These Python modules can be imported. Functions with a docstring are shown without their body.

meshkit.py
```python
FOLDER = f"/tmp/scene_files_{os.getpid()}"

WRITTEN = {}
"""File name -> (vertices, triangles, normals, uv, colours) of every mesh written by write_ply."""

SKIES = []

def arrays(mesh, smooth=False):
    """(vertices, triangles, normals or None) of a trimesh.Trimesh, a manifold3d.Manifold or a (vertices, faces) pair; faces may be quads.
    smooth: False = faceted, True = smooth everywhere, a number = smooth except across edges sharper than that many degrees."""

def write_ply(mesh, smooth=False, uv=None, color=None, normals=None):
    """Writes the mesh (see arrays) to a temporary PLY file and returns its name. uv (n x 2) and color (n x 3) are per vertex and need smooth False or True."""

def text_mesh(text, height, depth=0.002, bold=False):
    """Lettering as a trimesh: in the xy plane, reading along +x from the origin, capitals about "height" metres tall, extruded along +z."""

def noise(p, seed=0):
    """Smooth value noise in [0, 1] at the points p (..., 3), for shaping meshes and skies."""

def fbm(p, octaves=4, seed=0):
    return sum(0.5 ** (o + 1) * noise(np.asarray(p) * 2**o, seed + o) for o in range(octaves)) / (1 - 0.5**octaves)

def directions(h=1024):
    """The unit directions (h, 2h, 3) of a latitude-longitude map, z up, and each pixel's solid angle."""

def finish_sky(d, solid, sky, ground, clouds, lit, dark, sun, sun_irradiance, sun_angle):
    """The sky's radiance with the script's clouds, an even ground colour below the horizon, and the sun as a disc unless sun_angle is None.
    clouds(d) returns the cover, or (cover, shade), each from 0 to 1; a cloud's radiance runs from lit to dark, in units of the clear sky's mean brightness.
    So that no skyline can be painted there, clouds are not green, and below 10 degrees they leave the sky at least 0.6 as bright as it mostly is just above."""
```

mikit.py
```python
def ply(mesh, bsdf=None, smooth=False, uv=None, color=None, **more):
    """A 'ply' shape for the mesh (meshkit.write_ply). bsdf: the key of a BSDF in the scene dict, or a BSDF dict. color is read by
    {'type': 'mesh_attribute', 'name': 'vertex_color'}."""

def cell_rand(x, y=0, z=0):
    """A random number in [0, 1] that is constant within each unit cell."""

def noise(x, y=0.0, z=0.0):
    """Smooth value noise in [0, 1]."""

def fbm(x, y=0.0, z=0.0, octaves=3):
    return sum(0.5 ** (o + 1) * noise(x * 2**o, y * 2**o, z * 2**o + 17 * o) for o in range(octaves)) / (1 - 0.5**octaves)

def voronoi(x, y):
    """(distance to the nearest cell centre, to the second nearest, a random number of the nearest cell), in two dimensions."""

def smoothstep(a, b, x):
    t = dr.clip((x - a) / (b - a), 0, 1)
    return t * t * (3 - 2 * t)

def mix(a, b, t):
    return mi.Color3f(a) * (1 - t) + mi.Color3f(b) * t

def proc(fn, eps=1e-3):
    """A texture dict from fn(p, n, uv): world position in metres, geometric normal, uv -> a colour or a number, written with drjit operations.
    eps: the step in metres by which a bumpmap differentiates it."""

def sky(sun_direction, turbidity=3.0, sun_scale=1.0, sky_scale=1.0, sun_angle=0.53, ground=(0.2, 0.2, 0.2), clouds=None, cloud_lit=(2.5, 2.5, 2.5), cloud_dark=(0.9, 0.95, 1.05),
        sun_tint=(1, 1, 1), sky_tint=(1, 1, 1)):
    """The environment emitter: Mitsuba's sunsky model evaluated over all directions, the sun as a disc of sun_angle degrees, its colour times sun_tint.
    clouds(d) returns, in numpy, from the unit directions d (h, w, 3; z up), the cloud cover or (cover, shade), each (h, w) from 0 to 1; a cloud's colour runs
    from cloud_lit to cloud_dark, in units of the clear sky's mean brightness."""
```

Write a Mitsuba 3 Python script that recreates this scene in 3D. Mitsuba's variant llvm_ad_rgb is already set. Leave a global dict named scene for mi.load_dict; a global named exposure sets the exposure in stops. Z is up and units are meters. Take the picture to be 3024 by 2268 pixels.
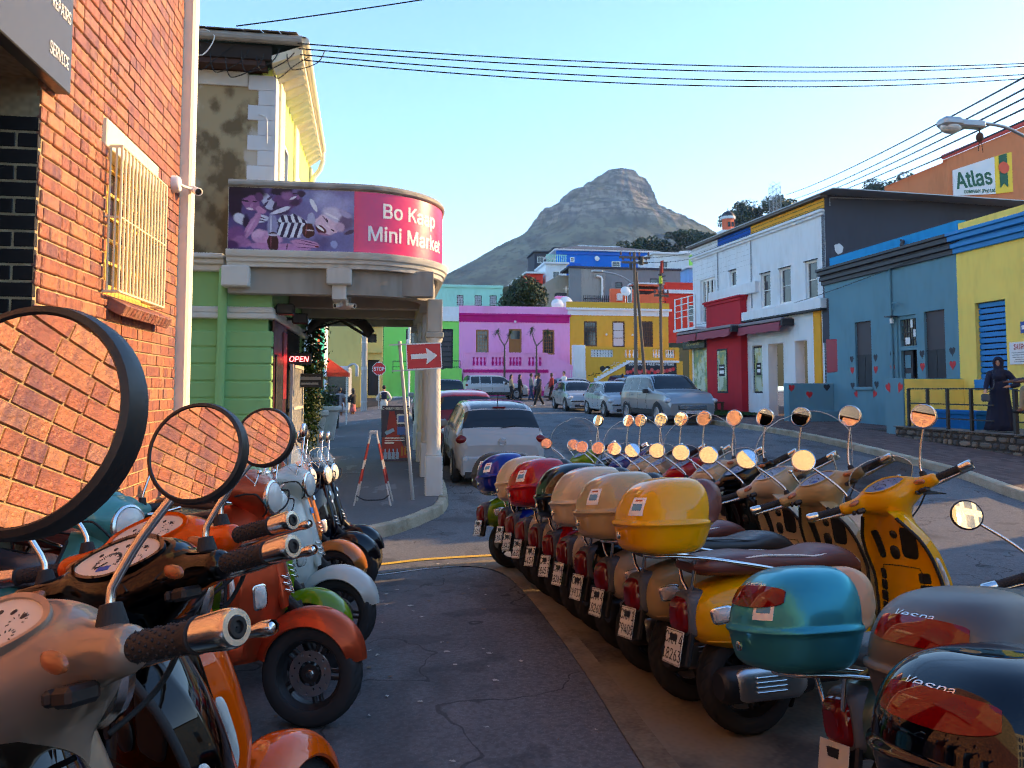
import math, random
import numpy as np, trimesh, manifold3d, drjit as dr, mitsuba as mi, mikit, shapely, meshkit
from shapely.geometry import Polygon, box as sbox, Point
from scipy.interpolate import PchipInterpolator
from mikit import proc
from meshkit import text_mesh
T = mi.ScalarTransform4f
scene, labels = {}, {}
# ---------------------------------------------------------------- camera, sky, exposure
YAW, PITCH, EYE = math.radians(9.0), math.radians(3.5), np.array([0, 0, 1.55])
FW = np.array([math.sin(YAW) * math.cos(PITCH), math.cos(YAW) * math.cos(PITCH), math.sin(PITCH)])
scene['haze_air'] = dict(type='homogeneous', albedo={'type': 'rgb', 'value': [.93, .95, .98]}, sigma_t={'type': 'rgb', 'value': [.00006, .00009, .00014]})
scene['camera'] = dict(type='perspective', fov=2 * math.degrees(math.atan(512 / 770)), fov_axis='x', principal_point_offset_y=.0535, near_clip=.03, far_clip=12000.0,
                       to_world=T().look_at(origin=EYE.tolist(), target=(EYE + FW).tolist(), up=[0, 0, 1]), medium={'type': 'ref', 'id': 'haze_air'})
SUN = np.array([math.cos(math.radians(14)) * math.cos(math.radians(20)), math.sin(math.radians(14)) * math.cos(math.radians(20)), math.sin(math.radians(20))])
scene['sky'] = mikit.sky(SUN.tolist(), turbidity=2.4, sun_scale=.52, sky_scale=1.0, sun_tint=(1.0, .85, .63), sky_tint=(.72, .88, 1.10))
exposure = 3.95
# ---------------------------------------------------------------- helpers
R3 = lambda ax, deg: trimesh.transformations.rotation_matrix(math.radians(deg), ax)[:3, :3]
def mat4(R=np.eye(3), t=(0, 0, 0)):
    m = np.eye(4); m[:3, :3] = R; m[:3, 3] = t; return m
def frame(o, n):                         # facade frame: columns along the wall, up, outward
    n = np.array([n[0], n[1], 0.]); n /= np.linalg.norm(n)
    return mat4(np.column_stack([np.cross([0, 0, 1], n), [0, 0, 1], n]), o)
def xf(m, p):
    p = np.asarray(p, float); return p @ m[:3, :3].T + m[:3, 3]
class MB:                                # collects pieces into one mesh
    def __init__(s, m=None): s.v, s.f, s.n, s.m = [], [], 0, m
    def raw(s, v, f, m=None):
        v = np.asarray(v, float); f = np.asarray(f, int)
        if f.shape[1] == 4: f = np.vstack([f[:, :3], f[:, [0, 2, 3]]])
        if m is not None: v = xf(m, v)
        if s.m is not None: v = xf(s.m, v)
        s.v.append(v); s.f.append(f + s.n); s.n += len(v); return s
    def tm(s, t, m=None): return s.raw(t.vertices, t.faces, m)
    def box(s, a, b, m=None, bv=0):      # corners a, b
        a, b = np.minimum(a, b).astype(float), np.maximum(a, b).astype(float)
        if bv:
            c, h = (a + b) / 2, (b - a) / 2; bv = min(bv, h.min() * .9); pts = []
            for sx in (-1, 1):
                for sy in (-1, 1):
                    for sz in (-1, 1):
                        q = np.array([sx, sy, sz])
                        for k in range(3):
                            w = h - bv; w[k] = h[k]; pts.append(c + q * w)
            t = trimesh.convex.convex_hull(np.array(pts)); return s.raw(t.vertices, t.faces, m)
        v = np.array([[x, y, z] for x in (a[0], b[0]) for y in (a[1], b[1]) for z in (a[2], b[2])])
        f = [[0, 1, 3, 2], [4, 6, 7, 5], [0, 4, 5, 1], [2, 3, 7, 6], [0, 2, 6, 4], [1, 5, 7, 3]]
        return s.raw(v, f, m)
    def tube(s, pts, r, n=8, caps=True, m=None, closed=False):
        p = np.asarray(pts, float); r = np.broadcast_to(np.asarray(r, float), (len(p),))
        t = np.gradient(p, axis=0) if not closed else np.roll(p, -1, 0) - np.roll(p, 1, 0)
        t /= np.linalg.norm(t, axis=1, keepdims=True) + 1e-12
        a = np.cross(t[0], [0, 0, 1.] if abs(t[0][2]) < .9 else [1., 0, 0]); a /= np.linalg.norm(a); A = []
        for k in range(len(p)):
            a = a - t[k] * (a @ t[k]); a /= np.linalg.norm(a) + 1e-12; A.append(a)
        A = np.array(A); B = np.cross(t, A); g = np.arange(n) * 2 * np.pi / n
        v = p[:, None] + r[:, None, None] * (np.cos(g)[None, :, None] * A[:, None] + np.sin(g)[None, :, None] * B[:, None])
        return s.grid(v, wrap_v=True, wrap_u=closed, caps=caps and not closed, m=m)
    def cyl(s, a, b, r, r2=None, n=12, m=None): return s.tube([a, b], [r, r if r2 is None else r2], n, m=m)
    def grid(s, P, wrap_u=False, wrap_v=False, caps=False, m=None):
        P = np.asarray(P, float); nu, nv = P.shape[:2]
        i, j = np.meshgrid(np.arange(nu if wrap_u else nu - 1), np.arange(nv if wrap_v else nv - 1), indexing='ij')
        i2, j2 = (i + 1) % nu, (j + 1) % nv
        f = np.stack([i * nv + j, i * nv + j2, i2 * nv + j2, i2 * nv + j], -1).reshape(-1, 4)
        f = np.vstack([f[:, :3], f[:, [0, 2, 3]]]); v = P.reshape(-1, 3)
        if caps:
            e = len(v); v = np.vstack([v, P[0].mean(0), P[-1].mean(0)]); k = np.arange(nv); k2 = (k + 1) % nv
            f = np.vstack([f, np.stack([np.full(nv, e), k2, k], 1), np.stack([np.full(nv, e + 1), (nu - 1) * nv + k, (nu - 1) * nv + k2], 1)])
        return s.raw(v, f, m)
    def lathe(s, prof, n=24, m=None):    # (r, z) profile turned about z
        p = np.asarray(prof, float); g = np.arange(n) * 2 * np.pi / n
        return s.grid(np.stack([p[:, :1] * np.cos(g), p[:, :1] * np.sin(g), np.repeat(p[:, 1:], n, 1)], -1)[::-1], wrap_v=True, m=m)
    def poly(s, shape, d0, d1, m=None):  # shapely outline in (x, y), extruded d0..d1 along z
        for g in getattr(shape, 'geoms', [shape]):
            if g.is_empty: continue
            t = trimesh.creation.extrude_polygon(g, d1 - d0, engine='earcut'); s.raw(t.vertices + [0, 0, d0], t.faces, m)
        return s
    def text(s, txt, h, m, depth=.003, bold=True, center=True, sx=1):
        t = text_mesh(txt, h, depth, bold); v = t.vertices.copy()
        if center: v[:, 0] -= (v[:, 0].min() + v[:, 0].max()) / 2
        v[:, 0] *= sx; return s.raw(v, t.faces, m)
    def mesh(s): return trimesh.Trimesh(np.vstack(s.v), np.vstack(s.f), process=False)
    @property
    def empty(s): return not s.v
used = {}
def numbered(key):
    k = used.get(key, -1) + 1; used[key] = k
    return key if k == 0 else f'{key}_{k:03d}'
def tag(key, label=None, cat=None, group=None, kind=None):
    d = labels.setdefault(key, {})
    for a, b in (('label', label), ('category', cat), ('group', group), ('kind', kind)):
        if b: d[a] = b
    return key
def thing(name, label, cat, group=None): return tag(numbered(name), label, cat, group)
def obj(name, mesh, m, parent=None, smooth=False, kind=None, label=None, tw=None, **kw):
    key = numbered(f'{parent}__{name}' if parent else name)
    mesh = mesh.mesh() if isinstance(mesh, MB) else mesh
    scene[key] = mesh if isinstance(mesh, dict) else mikit.ply(mesh, m, smooth, **kw)
    if isinstance(mesh, dict): scene[key] = {**mesh, 'bsdf': {'type': 'ref', 'id': m}}
    if tw is not None: scene[key]['to_world'] = T(np.asarray(tw))
    if kind or label: tag(key, label, None, None, kind)
    return key
def struct(name, mesh, m, smooth=False): return obj(name, mesh, m, None, smooth, 'structure')
def smooth_path(pts, n):
    p = np.asarray(pts, float); t = np.r_[0, np.cumsum(np.linalg.norm(np.diff(p, axis=0), axis=1))]
    return np.stack([PchipInterpolator(t, p[:, k])(np.linspace(0, t[-1], n)) for k in range(3)], 1)
def loft(st, nu=28, nv=32):              # stations (x, z_low, z_high, half width, exponent)
    st = np.array(st, float); x = np.linspace(0, 1, nu); x = st[0, 0] + (st[-1, 0] - st[0, 0]) * (1 - np.cos(np.pi * x)) / 2
    zl, zh, w, p = (PchipInterpolator(st[:, 0], st[:, k])(x) for k in range(1, 5)); g = np.arange(nv) * 2 * np.pi / nv
    c, sn = np.cos(g), np.sin(g); e = 2 / p[:, None]
    Y = w[:, None] * np.sign(c) * np.abs(c) ** e; Z = (zl + zh)[:, None] / 2 + (zh - zl)[:, None] / 2 * np.sign(sn) * np.abs(sn) ** e
    return MB().grid(np.stack([np.repeat(x[:, None], nv, 1), Y, Z], -1), wrap_v=True, caps=True)
# implicit shapes and their surface nets
def s_ell(p, c, r, R=None):
    q = p - np.asarray(c, float); q = q if R is None else q @ R; r = np.asarray(r, float)
    k0 = np.linalg.norm(q / r, axis=1); k1 = np.linalg.norm(q / (r * r), axis=1); return k0 * (k0 - 1) / np.maximum(k1, 1e-9)
def s_cap(p, a, b, r0, r1=None):
    a, b = np.asarray(a, float), np.asarray(b, float); d = b - a; t = np.clip((p - a) @ d / max(d @ d, 1e-12), 0, 1)
    return np.linalg.norm(p - a - t[:, None] * d, axis=1) - (r0 + t * ((r0 if r1 is None else r1) - r0))
def s_box(p, c, h, r, R=None):
    q = p - np.asarray(c, float); q = np.abs(q if R is None else q @ R) - (np.asarray(h, float) - r)
    return np.linalg.norm(np.maximum(q, 0), axis=1) + np.minimum(q.max(1), 0) - r
def smin(a, b, k): h = np.clip(.5 + .5 * (b - a) / k, 0, 1); return b * (1 - h) + a * h - k * h * (1 - h)
def smax(a, b, k): return -smin(-a, -b, k)
def nets(f, lo, hi, h):
    lo, hi = np.asarray(lo, float), np.asarray(hi, float); n = np.ceil((hi - lo) / h).astype(int) + 1
    ax = [lo[k] + h * np.arange(n[k]) for k in range(3)]
    V = f(np.stack(np.meshgrid(*ax, indexing='ij'), -1).reshape(-1, 3)).reshape(n); S = V < 0
    cell = lambda A, d: A[d[0]:n[0] - 1 + d[0], d[1]:n[1] - 1 + d[1], d[2]:n[2] - 1 + d[2]]
    cor = [(a, b, c) for a in (0, 1) for b in (0, 1) for c in (0, 1)]
    cnt = np.zeros(n - 1); acc = np.zeros((*(n - 1), 3))
    for a in cor:
        for k in range(3):
            if a[k]: continue
            b = list(a); b[k] = 1; va, vb = cell(V, a), cell(V, b); m = (va < 0) != (vb < 0)
            t = np.where(m, va / np.where(m, va - vb, 1), 0); q = np.zeros((*(n - 1), 3)); q[:] = a; q[..., k] += t
            acc += q * m[..., None]; cnt += m
    on = cnt > 0; idx = np.full(n - 1, -1); idx[on] = np.arange(on.sum())
    ijk = np.argwhere(on); P = lo + h * (ijk + acc[on] / cnt[on][:, None]); F = []
    for k in range(3):
        u, w = (k + 1) % 3, (k + 2) % 3; sl = [slice(None)] * 3; sh = list(sl); sl[k] = slice(0, n[k] - 1); sh[k] = slice(1, n[k])
        e = np.argwhere(S[tuple(sl)] != S[tuple(sh)]); e = e[(e[:, u] > 0) & (e[:, w] > 0) & (e[:, u] < n[u] - 1) & (e[:, w] < n[w] - 1)]
        def at(du, dw): g = e.copy(); g[:, u] -= du; g[:, w] -= dw; return idx[tuple(g.T)]
        q = np.stack([at(1, 1), at(0, 1), at(0, 0), at(1, 0)], 1); neg = ~S[tuple(e.T)]; q[neg] = q[neg][:, ::-1]; F.append(q)
    F = np.vstack(F)
    for _ in range(2):
        d = f(P); g = np.stack([f(P + np.eye(3)[k] * h * .1) - d for k in range(3)], 1) / (h * .1)
        P = P - np.clip(d / np.maximum((g * g).sum(1), .05), -h, h)[:, None] * g
    return trimesh.Trimesh(P, np.vstack([F[:, :3], F[:, [0, 2, 3]]]), process=False)
# ---------------------------------------------------------------- materials
def rgb(c): return {'type': 'rgb', 'value': [float(x) for x in c]}
def S(c):                                # sRGB 0..255 -> linear
    return [((x / 255) / 12.92 if x / 255 < .04045 else ((x / 255 + .055) / 1.055) ** 2.4) for x in c]
def mat(name, col, rough=.6, metal=0, coat=0, spec=.5, **kw):
    scene[name] = {'type': 'twosided', 'b': {'type': 'principled', 'base_color': rgb(col) if not isinstance(col, dict) else col, 'roughness': rough, 'metallic': metal, 'specular': spec, 'clearcoat': coat, 'clearcoat_gloss': .97, **kw}}
    return name
def mat_paint(name, col, rough=.28, coat=1.0, metal=0):   # lacquered sheet metal; metallic paints get a blend with a soft metal flake
    base = {'type': 'plastic', 'diffuse_reflectance': rgb(col), 'int_ior': 1.5, 'nonlinear': True} if coat > .5 else {'type': 'roughplastic', 'diffuse_reflectance': rgb(col), 'alpha': .22, 'nonlinear': True}
    scene[name] = {'type': 'twosided', 'b': base if not metal else {'type': 'blendbsdf', 'weight': metal, 'b0': base, 'b1': {'type': 'principled', 'base_color': rgb(col), 'metallic': .9, 'roughness': .35, 'specular': .5}}}; return name
def stain(p, n, uv):                     # blotches and vertical run-off
    a = mikit.fbm(p.x * .9 + p.y * .9, p.z * .35, p.x * .3, 4); b = mikit.fbm(p.x * 7 + p.y * 7, p.z * 2.2, p.y * 3, 3)
    return mikit.smoothstep(.42, .75, .6 * a + .4 * b) * .9
def relief(p, n, uv): return .6 * mikit.fbm(p.x * 5, p.y * 5, p.z * 5, 2) + .4 * mikit.fbm(p.x * 40, p.y * 40, p.z * 40, 2)
STAIN, RELIEF = proc(stain), proc(relief, 4e-3)
def wallpaint(name, col, dirt=.80, rough=.75, bump=.012):
    two = [{'type': 'principled', 'base_color': rgb(c), 'roughness': rough, 'specular': .3} for c in (col, [x * d for x, d in zip(col, (dirt, dirt * .98, dirt * .95))])]
    scene[name] = {'type': 'twosided', 'b': {'type': 'bumpmap', 'arbitrary': RELIEF, 'scale': bump, 'b': {'type': 'blendbsdf', 'weight': STAIN, 'b0': two[0], 'b1': two[1]}}}
    return name
mat('black_plastic', [.012, .012, .013], .45); mat('black_rubber', [.016, .016, .017], .75); mat('dark_metal', [.03, .03, .032], .4, .6)
mat('grey_plastic', [.09, .09, .095], .5); mat('white_plastic', [.75, .74, .7], .4); mat('soot', [.008, .008, .008], .9)
scene['chrome'] = {'type': 'twosided', 'b': {'type': 'roughconductor', 'alpha': .06, 'specular_reflectance': rgb([.78, .77, .75]), 'material': 'none'}}
scene['mirror_glass'] = {'type': 'twosided', 'b': {'type': 'conductor', 'material': 'none', 'specular_reflectance': rgb([.88, .89, .9])}}
mat('brushed', [.55, .55, .55], .35, 1)
mat('galvanised', [.42, .43, .44], .45, .7)
def lamp_red(p, n, uv): return mikit.mix([.22, .004, .006], [.42, .015, .012], mikit.noise(p.x * 60, p.y * 60, p.z * 60))
mat_paint('red_lens', [.30, .004, .006]); mat('clear_lens', [.55, .54, .5], .12, 0, 1); mat('amber_lens', [.35, .1, .03], .15, 0, 1)
scene['clear_glass'] = {'type': 'thindielectric', 'int_ior': 1.5}
scene['screen_glass'] = {'type': 'thindielectric', 'int_ior': 1.35, 'specular_transmittance': rgb([.86, .88, .88])}
scene['smoked_glass'] = {'type': 'thindielectric', 'int_ior': 1.4, 'specular_transmittance': rgb([.42, .43, .45])}
mat('window_dark', [.02, .024, .03], .06, 0, .5, .9); mat('car_glass', [.012, .016, .02], .06, 0, .15, .5)
mat('plate_white', [.62, .6, .55], .5); mat('ink_black', [.015, .015, .015], .6); mat('ink_red', [.35, .02, .02], .6); mat('ink_white', [.75, .74, .72], .6); mat('ink_blue', [.03, .07, .3], .6)
mat('brown_leather', S((92, 44, 36)), .42, 0, .25); mat('black_leather', [.018, .018, .02], .38, 0, .3); mat('tan_leather', S((178, 135, 100)), .5, 0, .1)
mat('piping_white', [.7, .68, .62], .5)
# ---------------------------------------------------------------- ground height
_gy = PchipInterpolator([-60, 0, 3.5, 6, 8, 10, 13, 16, 20, 27, 34, 42, 52, 57, 62, 90], [.3, .04, -.065, -.17, -.26, -.29, -.22, -.1, .08, .33, .47, .68, .95, 1.2, 1.4, 1.8])
_gl = PchipInterpolator([-60, 0, 3.5, 6, 8, 10, 13, 20, 30, 44, 52, 62, 90], [.3, .04, -.03, -.13, -.24, -.28, -.26, -.2, -.15, -.1, .1, .85, 1.6])
def sstep(a, b, x): t = np.clip((np.asarray(x, float) - a) / (b - a), 0, 1); return t * t * (3 - 2 * t)
def gz(x, y):
    x, y = np.broadcast_arrays(np.asarray(x, float), np.asarray(y, float)); w = sstep(-6, 4, x + .02 * y); yy = np.clip(y, -60, 90)
    z = _gy(yy) * w + _gl(yy) * (1 - w)
    return z + .2 * sstep(2.5, 10, x) * sstep(3, 8, y) * sstep(30, 18, y) + .06 * sstep(-.6, -1.5, x) * sstep(8.5, 6, y)
def on_ground(x, y, dz=0): return np.array([x, y, float(gz(x, y)) + dz])
# ---------------------------------------------------------------- the motor scooter: forward +x, left +y, rear tyre touches the ground at the origin
WB, WR = 1.31, .234
S0, AX = np.array([.921, 0, 1.03]), np.array([-.438, 0, .899])
parts = []                               # (part path, ply dict, material slot, turns with the handlebar, variant)
def P(path, mesh, slot, smooth=False, steer=False, v=''):
    parts.append((path, mikit.ply(mesh.mesh() if isinstance(mesh, MB) else mesh, None, smooth), slot, steer, v))
body_st = [(-.285, .47, .56, .06, 2.4), (-.25, .43, .63, .115, 2.6), (-.17, .40, .67, .152, 2.8), (-.05, .38, .70, .178, 3), (.15, .37, .725, .185, 3), (.35, .36, .73, .175, 3), (.5, .32, .725, .15, 3), (.6, .29, .69, .115, 3), (.66, .28, .6, .07, 2.6)]
_b = np.array(body_st); bw, bl, bh = (PchipInterpolator(_b[:, 0], _b[:, k]) for k in (3, 1, 2))
def body_y(x, z): t = np.clip(np.abs((z - (bl(x) + bh(x)) / 2) / ((bh(x) - bl(x)) / 2)), 0, .999); return bw(x) * (1 - t ** 2.9) ** (1 / 2.9)
def disc_patch(fn, cu, cv, hu, hv, p=4, rot=0, nr=4, na=28, dome=0.):
    g = np.arange(na) * 2 * np.pi / na; r = np.linspace(0, 1, nr + 1)[1:, None]; c, s_ = np.cos(g), np.sin(g)
    u, v = hu * np.sign(c) * np.abs(c) ** (2 / p), hv * np.sign(s_) * np.abs(s_) ** (2 / p); a = math.radians(rot)
    U, V = cu + r * (u * math.cos(a) - v * math.sin(a)), cv + r * (u * math.sin(a) + v * math.cos(a))
    pts = fn(np.r_[cu, U.ravel()], np.r_[cv, V.ravel()], np.r_[1, (1 - np.repeat(r, na, 1) ** 2).ravel()] * dome)
    k = np.arange(na); F = [np.stack([np.zeros(na, int), 1 + k, 1 + (k + 1) % na], 1)]
    for i in range(nr - 1): a0, a1 = 1 + i * na, 1 + (i + 1) * na; F += [np.stack([a0 + k, a1 + k, a1 + (k + 1) % na], 1), np.stack([a0 + k, a1 + (k + 1) % na, a0 + (k + 1) % na], 1)]
    e0 = 1 + (nr - 1) * na; low = fn(U[-1], V[-1], np.full(na, -.006)); n0 = len(pts); pts = np.vstack([pts, low])   # a rim that sinks into the panel
    F += [np.stack([e0 + k, n0 + k, n0 + (k + 1) % na], 1), np.stack([e0 + k, n0 + (k + 1) % na, e0 + (k + 1) % na], 1)]
    return pts, np.vstack(F)
def on_body(sd, off=.003): return lambda x, z, d: np.stack([x, sd * (body_y(x, z) + off + d), z], -1)
zs = [.27, .36, .48, .60, .72, .82, .90, .965]
aw, axf, axb = (PchipInterpolator(zs, v) for v in ([.165, .19, .212, .222, .222, .20, .14, .085], [1.06, 1.09, 1.13, 1.135, 1.10, 1.06, 1.02, .985], [.93, .925, .93, .935, .93, .915, .895, .88]))
def ap_front(y, z): t = np.abs(y) / aw(z); return axf(z) - .105 * t ** 2.2
def ap_back(y, z): t = np.abs(y) / aw(z); b = axb(z); return b + (ap_front(y, z) - .062 - b) * t ** 3.6
def on_back(off=.003): return lambda y, z, d: np.stack([ap_back(y, z) - off - d, y, z], -1)
def on_front(off=.003): return lambda y, z, d: np.stack([ap_front(y, z) + off + d, y, z], -1)
def patches(fn, items): 
    m = MB()
    for it in items: m.raw(*disc_patch(fn, *it))
    return m
def mirror_parts(sd, out=.125, up=.267, back=-.058, r=.075, yaw=13, tip=6, curve=1.6):
    mb = np.array([.90, sd * .19, 1.068]); mc = mb + [back, sd * out, up]; a = math.radians(yaw)
    nn = np.array([-math.cos(a), -sd * math.sin(a), math.tan(math.radians(tip))]); nn /= np.linalg.norm(nn); mm = trimesh.geometry.align_vectors([0, 0, 1], nn); mm[:3, 3] = mc; k = r / .075
    rr = np.linspace(1e-5, .070, 14)[::-1] * k; q = mc - nn * .014 * k; d = q - mb - [0, 0, .05]; d /= np.linalg.norm(d)
    return [('stem', mikit.ply(MB().tube(smooth_path([mb, mb + [0, 0, .035], mb + [0, 0, .05] + d * .03, q - d * r * .3, q], 16), .0062, 10).mesh(), None, True), 'stem'),
            ('boot', mikit.ply(MB().lathe([(.001, .03), (.013, .028), (.019, .004), (.021, -.012), (.001, -.012)], 16, mat4(np.eye(3), mb)).mesh(), None, 40), 'black_rubber'),
            ('housing', mikit.ply(MB(mm).lathe([(.0675 * k, .012), (.070 * k, .0145), (.0745 * k, .013), (.0765 * k, .006), (.0755 * k, -.004), (.06 * k, -.02 * k), (.03 * k, -.028 * k), (.001, -.03 * k)], 48).mesh(), None, 40), 'mirror_back'),
            ('glass', mikit.ply(MB(mm).lathe([(x, .0138 + (.07 * k) ** 2 / curve / 2 - x * x / curve / 2 - .001) for x in rr], 48).mesh(), None, True), 'mirror_glass')]
_mir = {}
def build_scooter():
    P('rear_body', loft(body_st, 40, 44), 'paint', 40)
    for sd in (-1, 1):
        x = np.linspace(-.23, .5, 26)
        P('rear_body__side_seam', MB().tube(np.stack([x, sd * (body_y(x, .435 + 0 * x) + .001), .435 - .02 * (x + .3)], -1), .0035, 6), 'paint', True)
        P('indicator', patches(on_body(sd, .004), [(-.175, .55, .042, .03, 4, 12, 4, 28, .012)]), 'clear_lens', True)
        P('indicator__bezel', patches(on_body(sd, .001), [(-.175, .55, .05, .037, 4, 12)]), 'chrome', True)
    P('tail_light', loft([(-.345, .49, .575, .035, 3), (-.33, .472, .605, .056, 4), (-.295, .462, .622, .068, 4.5), (-.24, .455, .632, .074, 4.5)], 12, 28), 'red_lens', 50)
    P('tail_light__housing', loft([(-.305, .452, .62, .068, 4), (-.285, .445, .64, .08, 4.5), (-.21, .445, .652, .084, 4.5)], 8, 28), 'grey_plastic', 50)
    P('mudguard_flap', MB().box([-.0, -.07, -.005], [.03, .07, .16], mat4(R3([0, 1, 0], 14), [-.335, 0, .33]), .008).box([-.35, -.03, .42], [-.2, .03, .46]), 'black_plastic')
    # plate frame: x to the viewer's right from behind, y up, z out of the plate
    global plate_m
    pm = mat4(np.column_stack([[0, -1, 0], [.24, 0, .971], [-.971, 0, .24]]), [-.352, 0, .405]); plate_m = pm
    P('licence_plate', MB(pm).box([-.082, -.075, 0], [.082, .075, .004], None, .003), 'plate_white')
    # seat
    seat_st = [(-.27, .735, .775, .09, 2.6), (-.2, .71, .80, .135, 3), (0, .705, .815, .155, 3.2), (.16, .71, .80, .16, 3.2), (.3, .71, .795, .162, 3.2), (.46, .70, .825, .155, 3), (.56, .69, .80, .13, 2.8), (.63, .68, .75, .09, 2.4), (.66, .69, .72, .04, 2)]
    P('seat', loft(seat_st, 36, 36), 'seat', 50)
    q = np.array(seat_st); sw, sh, sl = (PchipInterpolator(q[:, 0], q[:, k]) for k in (3, 2, 1)); x = np.linspace(-.22, .62, 40)
    for sd in (-1, 1): P('seat__piping', MB().tube(np.stack([x, sd * sw(x) * .93, sl(x) + (sh(x) - sl(x)) * .78 + .012 * np.sin(x * 9)], -1), .0045, 6), 'piping', True)
    # floor, leg shield
    m = loft([(.5, .27, .33, .12, 4), (.6, .265, .345, .17, 5), (.8, .265, .345, .185, 5), (.98, .27, .36, .185, 5), (1.04, .29, .38, .16, 4)], 20, 28); P('floorboard', m, 'paint', 40)
    for yy in (-.12, -.07, .07, .12): P('floorboard__rubber_strip', MB().box([.6, yy - .012, .343], [.9, yy + .012, .352], None, .004), 'black_rubber')
    z = np.linspace(.27, .965, 34); t = np.linspace(-1, 1, 33); Y = t[None] * aw(z)[:, None]; Z = np.repeat(z[:, None], 33, 1)
    Pf, Pb = np.stack([ap_front(Y, Z), Y, Z], -1), np.stack([ap_back(Y, Z), Y, Z], -1)
    P('leg_shield', MB().grid(np.concatenate([Pf, Pb[:, ::-1]], 1), wrap_v=True, caps=True), 'shield', 45)
    for sd in (-1, 1):
        zz = np.linspace(.29, .93, 30); P('leg_shield__edge_trim', MB().tube(np.stack([ap_front(aw(zz), zz) - .06, sd * (aw(zz) + .001), zz], -1), .0085, 8), 'black_rubber', True)
    for sd in (-1, 1):
        for k in range(5): P('leg_shield__vent_slot', patches(on_back(.002), [(sd * (.152 - .006 * abs(k - 1.5)), .415 + .056 * k, .036 - .004 * abs(k - 2), .0245, 6)]), 'soot', True)
    P('leg_shield__cubby', patches(on_back(.003), [(-.092, .805, .046, .075, 5, 8)]), 'black_plastic', True); P('leg_shield__cubby', patches(on_back(.003), [(.118, .79, .03, .07, 4, -10)]), 'black_plastic', True)
    P('leg_shield__key_switch', patches(on_back(.006), [(-.01, .845, .022, .02, 2, 0, 3, 20, .01)]), 'black_plastic', True); P('leg_shield__key_switch', patches(on_back(.005), [(.01, .755, .03, .034, 2.4, 0, 3, 24, .008)]), 'black_plastic', True)
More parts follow.
